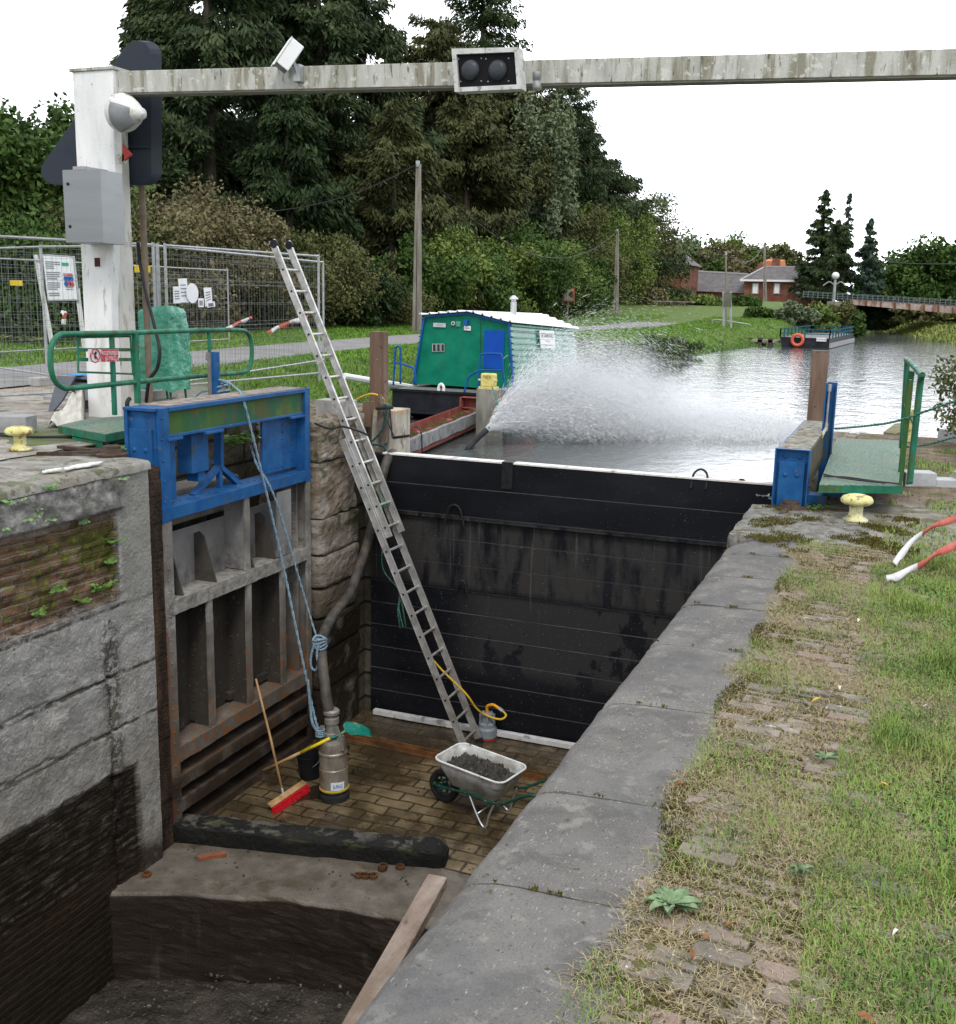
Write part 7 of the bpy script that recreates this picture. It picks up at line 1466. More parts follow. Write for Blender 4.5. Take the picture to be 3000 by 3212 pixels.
    b = MB(); b.bar((xl-.02, y0-.02, zt), (xr+.02, y0-.02, zt), .04, .04); b.bar((xl-.02, y0-.02, zt-.42), (xr+.02, y0-.02, zt-.42), .05, .03); b.build('rubbing_strake', hull, t)
    # blue rails
    for pts, nm in ((((844+77, 757+.0), (855+68, 735), (933-2, 725), (955, 718)), 'a'),): pass
    yy = 19.15
    b = MB(); b.tube(smooth_path([AT(u, v, y=yy) for u, v in ((902, 762), (908, 738), (915, 728), (935, 719), (975, 719))], 4), .02, 8); b.tube(smooth_path([AT(u, v, y=yy) for u, v in ((930, 762), (931, 720), (933, 693), (940, 687), (968, 687), (975, 692), (977, 720), (981, 764))], 4), .02, 8); b.build('hand_rail', bl, t, smooth=True)
    b = MB(); b.tube(smooth_path([AT(u, v, y=yy) for u, v in ((764, 748), (766, 715), (768, 680), (771, 673), (776, 673), (778, 682), (778, 745))], 4), .02, 8); b.tube(smooth_path([AT(u, v, y=yy) for u, v in ((767, 703), (776, 705), (800, 713), (806, 722), (808, 748))], 4), .02, 8); b.build('hand_rail', bl, t, smooth=True)
    c = AT(857, 756, y=yy); b = MB(); b.tube(smooth_path([c+Vector((-.05, 0, -.05)), c+Vector((-.05, 0, .05)), c+Vector((0, 0, .10)), c+Vector((.05, 0, .05)), c+Vector((.05, 0, -.05))], 4), .03, 8); b.build('fairlead', wt, t, smooth=True)
houseboat()
def red_beam():
    t = thing('guide_beam', 'long red steel channel beam with grey timber rubbing strip reaching from the quay into the canal', 'beam', (-6.9, 16, -.3))
    rd = mat('red_steel', [(.16, .035, .03), (.24, .06, .05), (.32, .10, .085)], scale=5, rough=.7, bump=.3, layers=[dict(scale=6, lo=.55, hi=.64, col=(.16, .1, .06), k=.7)])
    tm = mat('grey_strip', [(.14, .14, .14), (.22, .22, .22), (.3, .3, .29)], scale=6, rough=.85, bump=.6, layers=[dict(scale=8, lo=.6, hi=.65, col=(.06, .055, .04), k=.7)])
    A, B = AT(778, 872, z=-.12), AT(951, 800, z=-.08); A2 = AT(770, 846, z=-.04); B2 = AT(948, 772, z=-.04)
    a, c = Vector((-6.40, 13.15, -.12)), Vector((-6.95, 18.2, -.10)); 
    a = AT(779, 868, z=-.15); c = AT(949, 797, z=-.13); d = (c-a).normalized(); n = Vector((-d.y, d.x, 0)); n = n if n.x < 0 else -n   # to the left
    W = .38
    b = MB(); b.obox((a+c)/2+n*.02, (c-a)/2, n*.008, Vector((0, 0, .10))); b.obox((a+c)/2+n*W, (c-a)/2, n*.008, Vector((0, 0, .13))); b.obox((a+c)/2+n*W/2+Vector((0, 0, -.06)), (c-a)/2, n*W/2, Vector((0, 0, .006))); b.obox((a+c)/2+n*.06+Vector((0, 0, .10)), (c-a)/2, n*.05, Vector((0, 0, .005)))
    b.obox((a+c)/2+n*.0+Vector((0, 0, -.17)), (c-a)/2, n*.03, Vector((0, 0, .03))); b.build('channel', rd, t, bev=.003)
    b = MB(); k = 9
    for i in range(k): p, q = a.lerp(c, i/k), a.lerp(c, (i+.985)/k); b.obox((p+q)/2-n*.03+Vector((0, 0, -.02)), (q-p)/2, n*.035, Vector((0, 0, .095+.008*(i % 2))))
    b.build('timber_strip', tm, t, bev=.004)
    b = MB()
    for i in range(7): p = a.lerp(c, (i+.3)/7)+n*W/2; b.obox(p, n*W/2, d*.006, Vector((0, 0, .05)))
    b.build('web_plates', rd, t)
    # stub channel and far red section behind the mooring post
    p = AT(932, 770, y=18.9); b = MB(); b.box(p.x-.18, p.x+.18, 18.6, 18.62, -.35, .15); b.box(p.x-.2, p.x+.2, 18.45, 18.6, .14, .155); b.box(p.x-.2, p.x-.18, 18.4, 18.6, -.35, .15); b.box(p.x+.18, p.x+.2, 18.4, 18.6, -.35, .15); b.box(p.x-.2, p.x+.2, 18.45, 18.6, -.05, -.035)
    q = AT(975, 782, y=18.4); e = AT(1045, 772, y=20); b.bar(q, e, .02, .24); b.build('stub', rd, t)
    # moss growing on the beam
    g = np.random.default_rng(2); V = []; F3 = []; n_ = 9000; f = g.random(n_); o_ = g.normal(.05, .02, n_); keep = (np.sin(f*22)+np.sin(f*57+1)+g.normal(0, .5, n_)) > -.1; f, o_ = f[keep], o_[keep]; N_ = len(f)
    P_ = np.array(a)[None]+(np.array(c)-np.array(a))[None]*f[:, None]+np.array(n)[None]*o_[:, None]; P_[:, 2] += .105
    s = g.normal(0, .012, (N_, 3)); h = g.normal(0, .008, (N_, 3)); h[:, 2] = g.uniform(.01, .035, N_); Vn = np.concatenate([P_-s, P_+s, P_+h]); i = np.arange(N_)
    rawmesh('moss', Vn, np.stack([i, i+N_, i+2*N_], 1), mat('moss_olive', [(.06, .06, .015), (.11, .10, .03), (.18, .15, .06)], scale=30, rough=1, bump=0), t)
    # rope loops
    u0 = AT(937, 770, z=.05); r1 = c-d*.35
    b = MB()
    for k in range(2): o1 = d*(.05*k); b.tube(smooth_path([r1+n*W+Vector((0, 0, .14))+o1, r1+n*.2+Vector((0, 0, .16))+o1, r1-n*.08+Vector((0, 0, .11))+o1, r1-n*.09+Vector((0, 0, -.15))+o1, NZ+Vector((-.02, 0, .02))+o1], 5), .017, 6)
    o = b.build('green_rope', m_rope_g, None, smooth=True); tag(o, 'green rope lashed round the red beam above the spraying nozzle', 'rope')
    rope('green_rope', [AT(956, 752, y=17.4), AT(962, 770, y=17.3), AT(965, 795, y=17.2), AT(958, 815, y=17.1), AT(950, 830, y=NZ.y)], .014, m_rope_g, 'pale green rope from the yellow box down to the nozzle', 'rope', 6)
    rope('steel_cable', [AT(768, 808, y=13.4), AT(775, 820, y=13.6), AT(790, 835, y=13.9), AT(808, 828, y=14.2), AT(818, 840, y=14.0), AT(820, 878, y=14)], .01, m_dkrubber, 'thin dark cable hanging over the start of the red beam', 'cable', 6, False)
red_beam()
def mooring_post():
    y = 17.6; l, r, tp = AT(924, 780, y=y), AT(966, 780, y=y), AT(945, 756, y=y); cx = (l.x+r.x)/2; w_ = (r.x-l.x)/2
    t = thing('mooring_post', 'squat grey mooring post with a yellow junction box beside the houseboat', 'post', (cx, y, WL-.6))
    b = MB(); stone_block(b, cx-w_, cx+w_, y, y+.34, WL-.6, tp.z, .03, 6.6, .012, 8); b.build('stem', mat('post_grey', [(.15, .14, .12), (.24, .23, .2), (.33, .31, .27)], scale=6, stretch=(1, 1, .3), rough=.9, bump=.6), t)
    a, c = AT(933, 725, y=y+.05), AT(958, 752, y=y+.05); ye = mat('box_yellow', [(.48, .40, .10), (.62, .54, .18), (.7, .64, .32)], scale=9, rough=.5, bump=.15, layers=[dict(scale=14, lo=.6, hi=.65, col=(.2, .14, .06), k=.8)])
    MB().box(a.x, c.x, y+.06, y+.24, c.z, a.z).build('box', ye, t, bev=.02); MB().box(a.x-.03, c.x+.03, y+.04, y+.26, c.z-.05, c.z).build('box_base', ye, t, bev=.005)
    b = MB(); b.tube([(a.x-.05, y+.1, (a.z+c.z)/2), (a.x+.02, y+.1, (a.z+c.z)/2)], .018, 8); b.tube([(c.x-.02, y+.1, (a.z+c.z)/2), (c.x+.05, y+.1, (a.z+c.z)/2)], .018, 8); b.build('hinges', ye, t)
    text_mesh('TWE 29', 'box_text', mat('ochre_ink', [(.2, .14, .04), (.25, .18, .06)], bump=0), t, ((a.x+c.x)/2, y+.058, a.z-.06), (1, 0, 0), (0, 0, 1), .05, .15, .003)
mooring_post()
def left_post():
    t = thing('timber_post', 'tall brown squared timber post standing behind the ladder on the left quay', 'post', (-6.6, 12.9, .0)); y = 12.9
    a, c, e, f = AT(718, 643, y=y), AT(743.5, 644, y=y), AT(745, 830, y=y), AT(717, 835, y=y)
    MB().prism([a, c, e+Vector((0, 0, -.4)), f+Vector((0, 0, -.4))], (0, .16, 0)).build('shaft', mat('brown_timber', []), t, bev=.006)
    b = MB(); p = AT(733, 698, y=y-.01); b.tube([p, p-Vector((0, .01, 0))], .012, 8); b.build('bolt', mat('bolt_grey', []), t)
    # rusty clamps and winch bits
    w = thing('winch', 'rusty winch and clamp assembly with crank handle bolted to the quay corner', 'winch', AT(735, 860, y=12.5)); y = 12.45
    b = MB(); b.prism([AT(u, v, y=y) for u, v in ((704, 780), (722, 780), (718, 865), (706, 860))][::-1], (0, .10, 0)); b.build('clamp', mat('brown_timber', []), w)
    b = MB(); b.prism([AT(u, v, y=y-.05) for u, v in ((733, 790), (740, 783), (752, 785), (750, 860), (738, 868), (733, 830))][::-1], (0, .08, 0)); b.tube([AT(738, 765, y=y-.05), AT(742, 790, y=y-.05)], .025, 8); b.build('bracket', mat('grey_rust', [(.07, .05, .04), (.13, .10, .08), (.2, .17, .14)], scale=9, rough=.8, bump=.6, layers=[dict(scale=12, lo=.6, hi=.64, col=(.07, .16, .28), k=.9)]), w)
    b = MB(); b.tube([AT(730, 793, y=y-.12), AT(763, 791, y=y-.12)], .022, 8); b.tube([AT(757, 791, y=y-.14), AT(762, 850, y=y-.14)], .010, 6); b.tube([AT(744, 800, y=y-.14), AT(766, 848, y=y-.14)], .008, 6); b.tube([AT(764, 850, y=y-.16), AT(795, 846, y=y-.3)], .017, 8); b.build('crank', m_dkrubber, w)
    b = MB(); p = AT(738, 868, y=y-.1)
    b.tube(smooth_path([AT(745, 785, y=y-.13), AT(752, 790, y=y-.13), AT(747, 815, y=y-.13), AT(742, 835, y=y-.13), AT(730, 850, y=y-.13), AT(720, 862, y=y-.13), AT(745, 866, y=y-.13), AT(748, 885, y=y-.13), AT(740, 905, y=y-.13)], 5), .013, 6); b.build('rope', mat('dark_green_rope', [(.01, .05, .045), (.02, .09, .08)], scale=30, rough=.9, bump=.3), w)
    tag(rope('quay_cable', [AT(612, 822, z=.5), AT(640, 832, z=.5), AT(665, 828, z=.52), AT(700, 838, z=.52), AT(715, 845, z=.5)], .012, m_dkrubber, 'x', 'cable', 6, False), 'loose dark cables lying on the stone at the quay corner', 'cable')
    # grey small block and rusty plate near the ladder
    p = AT(655, 795, z=.56); tag(MB().box(p.x-.25, p.x+.2, p.y-.1, p.y+.15, .48, .68).build('kerb_block', mat('foot_concrete', []), None, bev=.01), 'grey fence foot block behind the ladder near the gate corner', 'concrete foot')
    # white painted pole on the bank
    a, c = AT(668, 730, z=.45), AT(800, 755-3, z=.1); b = MB(); b.tube([a, c], .06, 8); tag(b.build('white_pole', mat('white_plastic', []), None), 'long white pole lying from the grass bank to the houseboat', 'pole')
left_post()
# ---------------------------------------------------------------- jet of water
def spray():
    SC.cycles.volume_bounces = 4
    g = np.random.default_rng(5); n = 250000
    Tg = AT(1330, 832, z=WL); h = Vector((Tg.x-NZ.x, Tg.y-NZ.y, 0)); az0 = math.atan2(h.y, h.x)
    uu = g.random(n); el = np.where(uu < .62, g.normal(20, 6, n), np.where(uu < .88, g.normal(32, 7, n), g.normal(44, 7, n))); el = np.radians(np.clip(el, 5, 52)); azs = az0+np.radians(g.normal(1, 7.5, n)+ (np.degrees(el)-31)*.25)
    v = g.normal(7.5, .7, n)*(1-.12*np.abs(g.normal(0, 1, n))); vz = v*np.sin(el); vh = v*np.cos(el)
    T = (vz+np.sqrt(vz**2+2*9.81*.3))/9.81; u = g.random(n)**.85; tt = T*u; dr = np.exp(-.10*tt)
    X = NZ.x+vh*np.cos(azs)*tt*dr; Y = NZ.y+vh*np.sin(azs)*tt*dr; Z = NZ.z+vz*tt-4.905*tt**2
    P = np.stack([X, Y, Z], 1)+g.normal(0, 1, (n, 3))*(.01+.10*u[:, None]); vel = np.stack([vh*np.cos(azs), vh*np.sin(azs), vz-9.81*tt], 1); vel /= np.linalg.norm(vel, axis=1)[:, None]
    # splash zone
    m_ = 150000; ex = g.normal(0, 1, (m_, 2)); c0 = AT(1330, 830, z=WL); sx = Vector((1, .25, 0)).normalized(); sy = Vector((-.3, 1, 0)).normalized()
    ex[:, 0] = np.where(g.random(m_) < .55, ex[:, 0]*.45+.75, ex[:, 0]); S = np.stack([c0.x+sx.x*ex[:, 0]*1.3+sy.x*ex[:, 1]*.7, c0.y+sx.y*ex[:, 0]*1.3+sy.y*ex[:, 1]*.9, WL+np.abs(g.exponential(.09, m_))], 1)
    sv = g.normal(0, 1, (m_, 3)); sv /= np.linalg.norm(sv, axis=1)[:, None]
    P = np.concatenate([P, S]); vel = np.concatenate([vel, sv]); ok = P[:, 2] > WL; P, vel = P[ok], vel[ok]; n = len(P)
    sz = g.uniform(.0006, .0019, n)*(1+1.1*(g.random(n) > .96)); ln = sz*g.uniform(6, 34, n)
    r = g.normal(0, 1, (n, 3)); a = np.cross(vel, r); a /= np.linalg.norm(a, axis=1)[:, None]; b = np.cross(vel, a)
    V = np.concatenate([P+vel*ln[:, None], P+a*sz[:, None], P+(-.5*a+.87*b)*sz[:, None], P+(-.5*a-.87*b)*sz[:, None], P-vel*ln[:, None]*1.4]); i = np.arange(n)
    F3 = np.concatenate([np.stack([i+p*n, i+q*n, i+s*n], 1) for p, q, s in ((0, 1, 2), (0, 2, 3), (0, 3, 1), (4, 2, 1), (4, 3, 2), (4, 1, 3))])
    m = mat('water_drops', [(.92, .94, .96), (.96, .97, .98)], rough=.3, bump=0, spec=.5)
    o = rawmesh('water_spray', V, F3, m, None, loc=(0, 0, 0)); tag(o, 'white spray of pumped water arching over the canal and splashing down', 'water spray', kind='stuff')
    # fine mist inside the plume
    mv = bpy.data.materials.new('mist'); mv.use_nodes = True; t = mv.node_tree; t.nodes.clear(); out = t.nodes.new('ShaderNodeOutputMaterial'); pv = t.nodes.new('ShaderNodeVolumePrincipled'); pv.inputs['Color'].default_value = (.97, .98, 1, 1); pv.inputs['Anisotropy'].default_value = .2
    gg = t.nodes.new('ShaderNodeNewGeometry'); nn = t.nodes.new('ShaderNodeTexNoise'); nn.inputs['Scale'].default_value = 1.6; nn.inputs['Detail'].default_value = 4; t.links.new(gg.outputs['Position'], nn.inputs['Vector']); mr = t.nodes.new('ShaderNodeMapRange'); mr.inputs[1].default_value = .35; mr.inputs[2].default_value = .7; mr.inputs[4].default_value = 1.3; t.links.new(nn.outputs['Fac'], mr.inputs[0])
    # density falls off towards the hull: use distance from the object's centre
    to = t.nodes.new('ShaderNodeTexCoord'); ln_ = t.nodes.new('ShaderNodeVectorMath'); ln_.operation = 'LENGTH'; t.links.new(to.outputs['Object'], ln_.inputs[0]); m2 = t.nodes.new('ShaderNodeMapRange'); m2.inputs[1].default_value = 1.0; m2.inputs[2].default_value = .15; t.links.new(ln_.outputs['Value'], m2.inputs[0]); mu = t.nodes.new('ShaderNodeMath'); mu.operation = 'MULTIPLY'; t.links.new(mr.outputs[0], mu.inputs[0]); t.links.new(m2.outputs[0], mu.inputs[1]); t.links.new(mu.outputs[0], pv.inputs['Density']); t.links.new(pv.outputs[0], out.inputs['Volume'])
    def ell(c, r, lb):
        V = []; nu, nv = 24, 12
        for i in range(nv+1):
            for j in range(nu): th = math.pi*i/nv; ph = 2*math.pi*j/nu; V.append((math.sin(th)*math.cos(ph), math.sin(th)*math.sin(ph), math.cos(th)))
        Fl = [(i*nu+j, (i+1)*nu+j, (i+1)*nu+(j+1) % nu, i*nu+(j+1) % nu) for i in range(nv) for j in range(nu)]
        o = rawmesh('water_mist', V, Fl, mv, None, loc=(0, 0, 0)); o.location = c; o.scale = r; tag(o, lb, 'mist', kind='stuff')
    ell(AT(1170, 755, y=18.8), (1.5, 1.6, .95), 'fine white mist over the rising part of the water jet')
    ell(AT(1320, 790, y=20.0), (1.6, 1.4, .7), 'fine white mist where the water jet falls on the canal')
spray()
# ================================================================ BACKGROUND
def quads(P, size, g, flat=0., dirs=None, asp=.5):
    n = len(P)
    if dirs is None:
        d = g.normal(0, 1, (n, 3)); d[:, 2] *= (1-flat)
    else: d = dirs+g.normal(0, .35, (n, 3))
    d /= np.linalg.norm(d, axis=1)[:, None]; r = g.normal(0, 1, (n, 3)); s = np.cross(d, r); s /= np.linalg.norm(s, axis=1)[:, None]
    sz = (size*g.uniform(.5, 1.2, n))[:, None] if np.isscalar(size) else size[:, None]
    V = np.concatenate([P-d*sz, P+s*sz*asp, P+d*sz, P-s*sz*asp]); i = np.arange(n); return V, np.stack([i, i+n, i+2*n, i+3*n], 1)
def merge(L_):
    V = []; Fc = []; k = 0
    for v, f in L_: V.append(v); Fc.append(f+k); k += len(v)
    return np.concatenate(V), np.concatenate(Fc)
def ground_z(x, y): return gh(x, y)
m_bark = mat('bark', [(.05, .04, .03), (.09, .075, .06)], scale=6, stretch=(1, 1, .2), rough=.95, bump=.6)
def fmat(nm, cols, s=.5): return mat(nm, cols, scale=s, rough=.75, bump=0, spec=.2, detail=5, layers=[dict(scale=4, lo=.5, hi=.65, col=tuple(min(1, c*1.5) for c in cols[-1]), k=.5, det=3)])
m_spruce = fmat('spruce', [(.013, .025, .010), (.030, .050, .018), (.062, .082, .03)])
m_spruce2 = fmat('spruce_brown', [(.024, .030, .011), (.052, .06, .02), (.095, .098, .034)])
m_bluef = fmat('fir_blue', [(.02, .04, .028), (.035, .06, .04), (.055, .085, .055)])
m_dec = fmat('broadleaf', [(.02, .045, .008), (.04, .08, .015), (.08, .13, .03)])
m_dec2 = fmat('broadleaf_yellow', [(.05, .085, .014), (.095, .14, .028), (.16, .2, .05)])
m_brown = fmat('autumn_brush', [(.075, .065, .03), (.125, .11, .052), (.19, .17, .09)], .4)
m_olive = fmat('olive_brush', [(.04, .055, .015), (.08, .09, .028), (.13, .125, .05)])
m_pale = fmat('pale_foliage', [(.07, .10, .05), (.12, .15, .08), (.17, .2, .12)])
m_dark = fmat('dark_bush', [(.008, .018, .006), (.018, .035, .01), (.035, .06, .018)])
def conifer(label, x, y, h, r, seed, m, group, n=26000, z0=None, droop=.5, gap=.12, size=.17, low=.12, name='conifer', top=.9):
    if x < -20 and y < 130: r *= 1.5; n = int(n*2.4); size *= 1.3; gap *= .7; top *= .8; low *= .4
    g = np.random.default_rng(seed); z0 = ground_z(x, y) if z0 is None else z0; t = thing(name, label, 'tree', (x, y, z0), group)
    b = MB(); b.tube([(x, y, z0-.2), (x+.1, y, z0+h*.5), (x, y, z0+h)], [r*.045+.05, r*.03+.03, .02], 8); 
    nb = int(h*9); zs = low*h+(h-low*h)*g.random(nb)**.85; az_ = g.uniform(0, 6.283, nb); Ls = r*(1-(zs-low*h)/(h-low*h)*.93)**top*g.uniform(.6, 1.12, nb)*(1-(g.random(nb) < gap)*.5)
    Q = []; Dd = []; Sz = []
    for k in range(nb):
        L_ = Ls[k]; d = np.array([math.cos(az_[k]), math.sin(az_[k]), 0]); m_ = max(6, int(n/nb*(L_/(r*.55))**1.2)); f = g.random(m_)**.8
        dk = droop*g.uniform(.2, 1.5); sag = -dk*L_*(f**1.6)*.6+.22*L_*f**3; side = np.array([-d[1], d[0], 0]); off = g.normal(0, 1, m_)*(.10+.22*f*L_*.5)*.6
        P = np.array([x, y, z0+zs[k]])[None]+d[None]*(f*L_)[:, None]+side[None]*off[:, None]; P[:, 2] += sag-np.abs(g.normal(0, .2, m_))*(.5+L_*.26)+g.normal(0, .12, m_)*(x < -20)+.04*g.normal(0, 1, m_)
        Q.append(P); D_ = d[None]*.7+side[None]*np.sign(off)[:, None]*.5+np.array([0, 0, -.75])[None]; Dd.append(D_)
        if L_ > r*.45: b.tube([(x, y, z0+zs[k]), (x+d[0]*L_*.5, y+d[1]*L_*.5, z0+zs[k]-droop*L_*.15), (x+d[0]*L_*.9, y+d[1]*L_*.9, z0+zs[k]-droop*L_*.28)], [.045, .03, .012], 3, False)
    # spire
    P = np.array([x, y, z0+h])[None]+g.normal(0, 1, (200, 3))*np.array([.12, .12, .0])[None]; P[:, 2] -= g.random(200)*h*.06; Q.append(P); Dd.append(np.tile([0, 0, 1.], (200, 1)))
    b.build('trunk', m_bark, t)
    P = np.concatenate(Q); D_ = np.concatenate(Dd); V, F4 = quads(P, size, g, dirs=D_, asp=.28); rawmesh('crown', V, F4, m, t)
def broad(label, x, y, h, r, seed, m, group=None, n=9000, size=.16, z0=None, name='tree', trunk=True, clumps=26, sq=1., low=.25, cat='tree', stems=0, rx=None, ry=None, holes=.0):
    g = np.random.default_rng(seed); z0 = ground_z(x, y) if z0 is None else z0; t = thing(name, label, cat, (x, y, z0), group)
    rx, ry = rx or r, ry or r; C = []; rs = []
    while len(C) < clumps:
        p = g.uniform(-1, 1, 3)
        if p @ p > 1: continue
        zz = low*h+(1-low)*h*(p[2]*.5+.5); rr = g.uniform(.22, .42); C.append([x+p[0]*rx*.85, y+p[1]*ry*.85, z0+zz*(.93)]); rs.append(rr)
    C = np.array(C); rs = np.array(rs); i = g.integers(0, clumps, n); d = g.normal(0, 1, (n, 3)); d /= np.linalg.norm(d, axis=1)[:, None]; rad = g.random(n)**.45
    sc = np.array([rx, ry, (1-low)*h*.5*sq]); P = C[i]+d*(rad*rs[i])[:, None]*sc[None]; P[:, 2] += .05*h*g.normal(0, .4, n); P = P[P[:, 2] > z0+.02]
    V, F4 = quads(P, size, g, asp=.55)
    b = MB()
    if trunk:
        b.tube([(x, y, z0-.2), (x+.1, y, z0+h*.35), (x, y, z0+h*.75)], [.05+r*.05, .04+r*.035, .03], 7)
    for k in range(min(clumps, 14)): b.tube([(x, y, z0+(h*.2 if trunk else 0)), tuple((C[k]+np.array([x, y, z0+h*.2]))/2+g.normal(0, .1, 3)), tuple(C[k])], [.02+r*.012, .015+r*.008, .01], 4, False)
    b.build('trunk' if trunk else 'branches', m_bark, t); rawmesh('crown' if cat == 'tree' else 'foliage', V, F4, m, t)
def px(u, x): return AT(u, 600, x=x).y
G1 = 'dark conifers behind the towpath'
conifer('tall dark spruce just right of the pillar, its tip above the photo', -30, px(415, -30), 21, 4.3, 1, m_spruce, G1, 42000)
conifer('tall dark spruce behind the security camera with a broad crown', -31, px(500, -31)+2, 20, 3.3, 2, m_spruce, G1, 30000)
conifer('tall thin spruce with bare trunk gaps left of the traffic signal', -29, px(620, -29), 23, 4.0, 3, m_spruce, G1, 30000, gap=.4)
conifer('broad spruce with sky gaps directly left of the traffic signal', -29, px(700, -29), 22, 4.3, 4, m_spruce, G1, 34000, gap=.35)
conifer('smaller dark spruce behind the left edge of the traffic signal', -30, px(835, -30), 18.0, 4.6, 5, m_spruce2, G1, 42000, top=.6)
conifer('pointed thin-topped pine rising behind the traffic signal', -33, px(925, -33), 26.5, 6.2, 6, m_spruce, G1, 40000, gap=.3)
conifer('broad olive spruce below the traffic signal', -27, px(900, -27), 12.5, 4.8, 7, m_spruce2, G1, 40000, top=.7)
conifer('brown-green spruce between signal and dome camera', -28, px(985, -28), 16.5, 5.2, 8, m_spruce2, G1, 42000, top=.65)
conifer('dark spruce forming the right shoulder of the conifer row', -30, px(1075, -30), 18.0, 6.0, 9, m_spruce, G1, 42000, top=.6)
conifer('last dark spruce of the row stepping down to the right', -30, px(1125, -30), 15.0, 5.6, 10, m_spruce, G1, 36000, top=.65)
conifer('low dark spruce at the right foot of the conifer row', -28, px(1165, -28), 11.5, 6.0, 12, m_spruce, G1, 30000, top=.6)
for i, (u, h) in enumerate(((345, 19), (560, 20), (760, 19), (1000, 19), (870, 21))):
    conifer(('back-row spruce behind the pillar side of the tall spruces', 'back-row spruce between the security camera and the thin spruce', 'back-row spruce directly behind the first utility pole', 'back-row spruce right of the traffic signal', 'back-row spruce behind the traffic signal itself')[i], -38, px(u, -38), h, 4.2, 300+i, m_spruce if i % 2 else m_spruce2, G1, 20000, size=.24)
conifer('dark young spruce filling the gap low behind the ladder', -25, px(560, -25), 9.5, 3.2, 11, m_dark, G1, 26000)
conifer('dark young spruce behind the left utility pole', -25, px(760, -25), 10.5, 3.6, 14, m_spruce2, G1, 30000)
G2 = 'bushes and trees along the far side of the towpath'
broad('grey-green birch with drooping twigs near the top of the tree wall', -25, px(1050, -25), 14.5, 3.2, 21, m_pale, G2, 22000, .16, clumps=34, name='birch')
broad('dark green leafy tree at the left photo edge behind the triangular sign', -27, px(25, -27), 7.4, 4.0, 22, m_dec, G2, 30000, .13, clumps=40)
broad('dark leafy tree directly left of the pillar top', -27, px(95, -27), 7.2, 2.6, 23, m_dec, G2, 22000, .13, clumps=30)
broad('leafy tree hidden mostly behind the pillar', -28, px(200, -28), 7.5, 3.5, 24, m_dark, G2, 22000, .13)
for i, (u, x, h, r, m, lb) in enumerate(((300, -23, 4.6, 2.6, m_brown, 'brown brushwood thicket right of the pillar'), (370, -23.5, 5.0, 2.6, m_brown, 'tan brushwood thicket in the middle of the brown slope'), (440, -23.5, 4.9, 2.7, m_brown, 'brown brushwood thicket left of the ladder top'), (510, -23, 4.3, 2.4, m_olive, 'olive brushwood thicket behind the ladder top'),
    (240, -23, 3.6, 2.6, m_olive, 'olive bush low behind the fence and pillar'), (150, -22.5, 3.6, 2.6, m_olive, 'olive bush behind the information board'), (60, -22.5, 3.4, 2.6, m_dec, 'green bush behind the fence at left'), (-20, -22.5, 3.6, 2.5, m_dec, 'green bush cut by the left photo edge'),
    (590, -22.5, 3.8, 2.2, m_olive, 'olive bush with yellowing leaves just right of the ladder'), (640, -22.5, 4.0, 2.2, m_olive, 'olive bush between the ladder and the brown timber post'), (690, -22, 3.0, 2.2, m_dark, 'dark bush above the brown timber post'), (750, -22, 2.6, 2.2, m_olive, 'low olive bush left of the utility pole'),
    (815, -22, 4.2, 2.6, m_dec, 'green bush at the foot of the first utility pole'), (860, -22, 4.6, 2.8, m_dec2, 'yellow-green bush above the houseboat cabin'), (910, -22, 4.2, 2.8, m_dec, 'green bush behind the houseboat roof ridge'), (960, -22, 4.8, 3, m_dec2, 'yellow-green bush left of the boat chimney'), (1010, -22, 5.4, 3.2, m_dec, 'tall green bush right of the boat chimney'),
    (1055, -22, 5.0, 3.4, m_dec2, 'yellow-green bush left of the red-framed sign'), (1100, -22, 5.2, 3.6, m_dec, 'green bush behind the red-framed sign'), (1140, -23, 7.5, 4, m_olive, 'tall olive tree-bush left of the second utility pole'), (1180, -24, 8.5, 4.4, m_dec2, 'yellow-green tree right beside the second utility pole'), (1225, -25, 9.5, 5, m_olive, 'tall olive tree ending the green wall'))):
    y = px(u, x); broad(lb, x, y, h, r, 40+i, m, G2, int(11000+500*h), .085 if y < 45 else .13, low=.02, clumps=34, trunk=False, cat='bush', name='bush')
broad('bare pale-leaved tree with fine twigs at the right end of the tree wall', -27, px(1262, -27), 11.0, 4.5, 71, m_pale, G2, 6500, .2, clumps=30)
for i, (u, x, h) in enumerate(((660, -36, 12), (760, -37, 11), (840, -38, 11), (560, -35, 10), (340, -34, 10), (960, -38, 13), (1060, -38, 14))):
    broad(('dark thicket deep between the spruces behind the ladder', 'dark thicket deep behind the first utility pole', 'dark thicket deep below the traffic signal', 'dark thicket behind the top of the ladder', 'dark thicket right behind the pillar', 'dark thicket behind the boat chimney', 'dark thicket behind the red-framed sign')[i], x, px(u, x), h*.8, 5.5, 90+i, m_dark, G2, 12000, .25, low=.0, clumps=30, trunk=False)
# hostas
for i, u in enumerate((6, 24, 42, 58, 70)):
    weed('hosta', ('leftmost', 'second', 'middle', 'fourth', 'rightmost')[i]+' variegated hosta clump in the row behind the fence', AT(u, 668-(i % 2)*5, z=.5), .55, 22, 60+i, mat('hosta_leaf', [(.2, .26, .06), (.4, .44, .14), (.6, .6, .35)], scale=7, rough=.6, bump=0), .6, leaf=.17, grp='variegated hosta clumps')
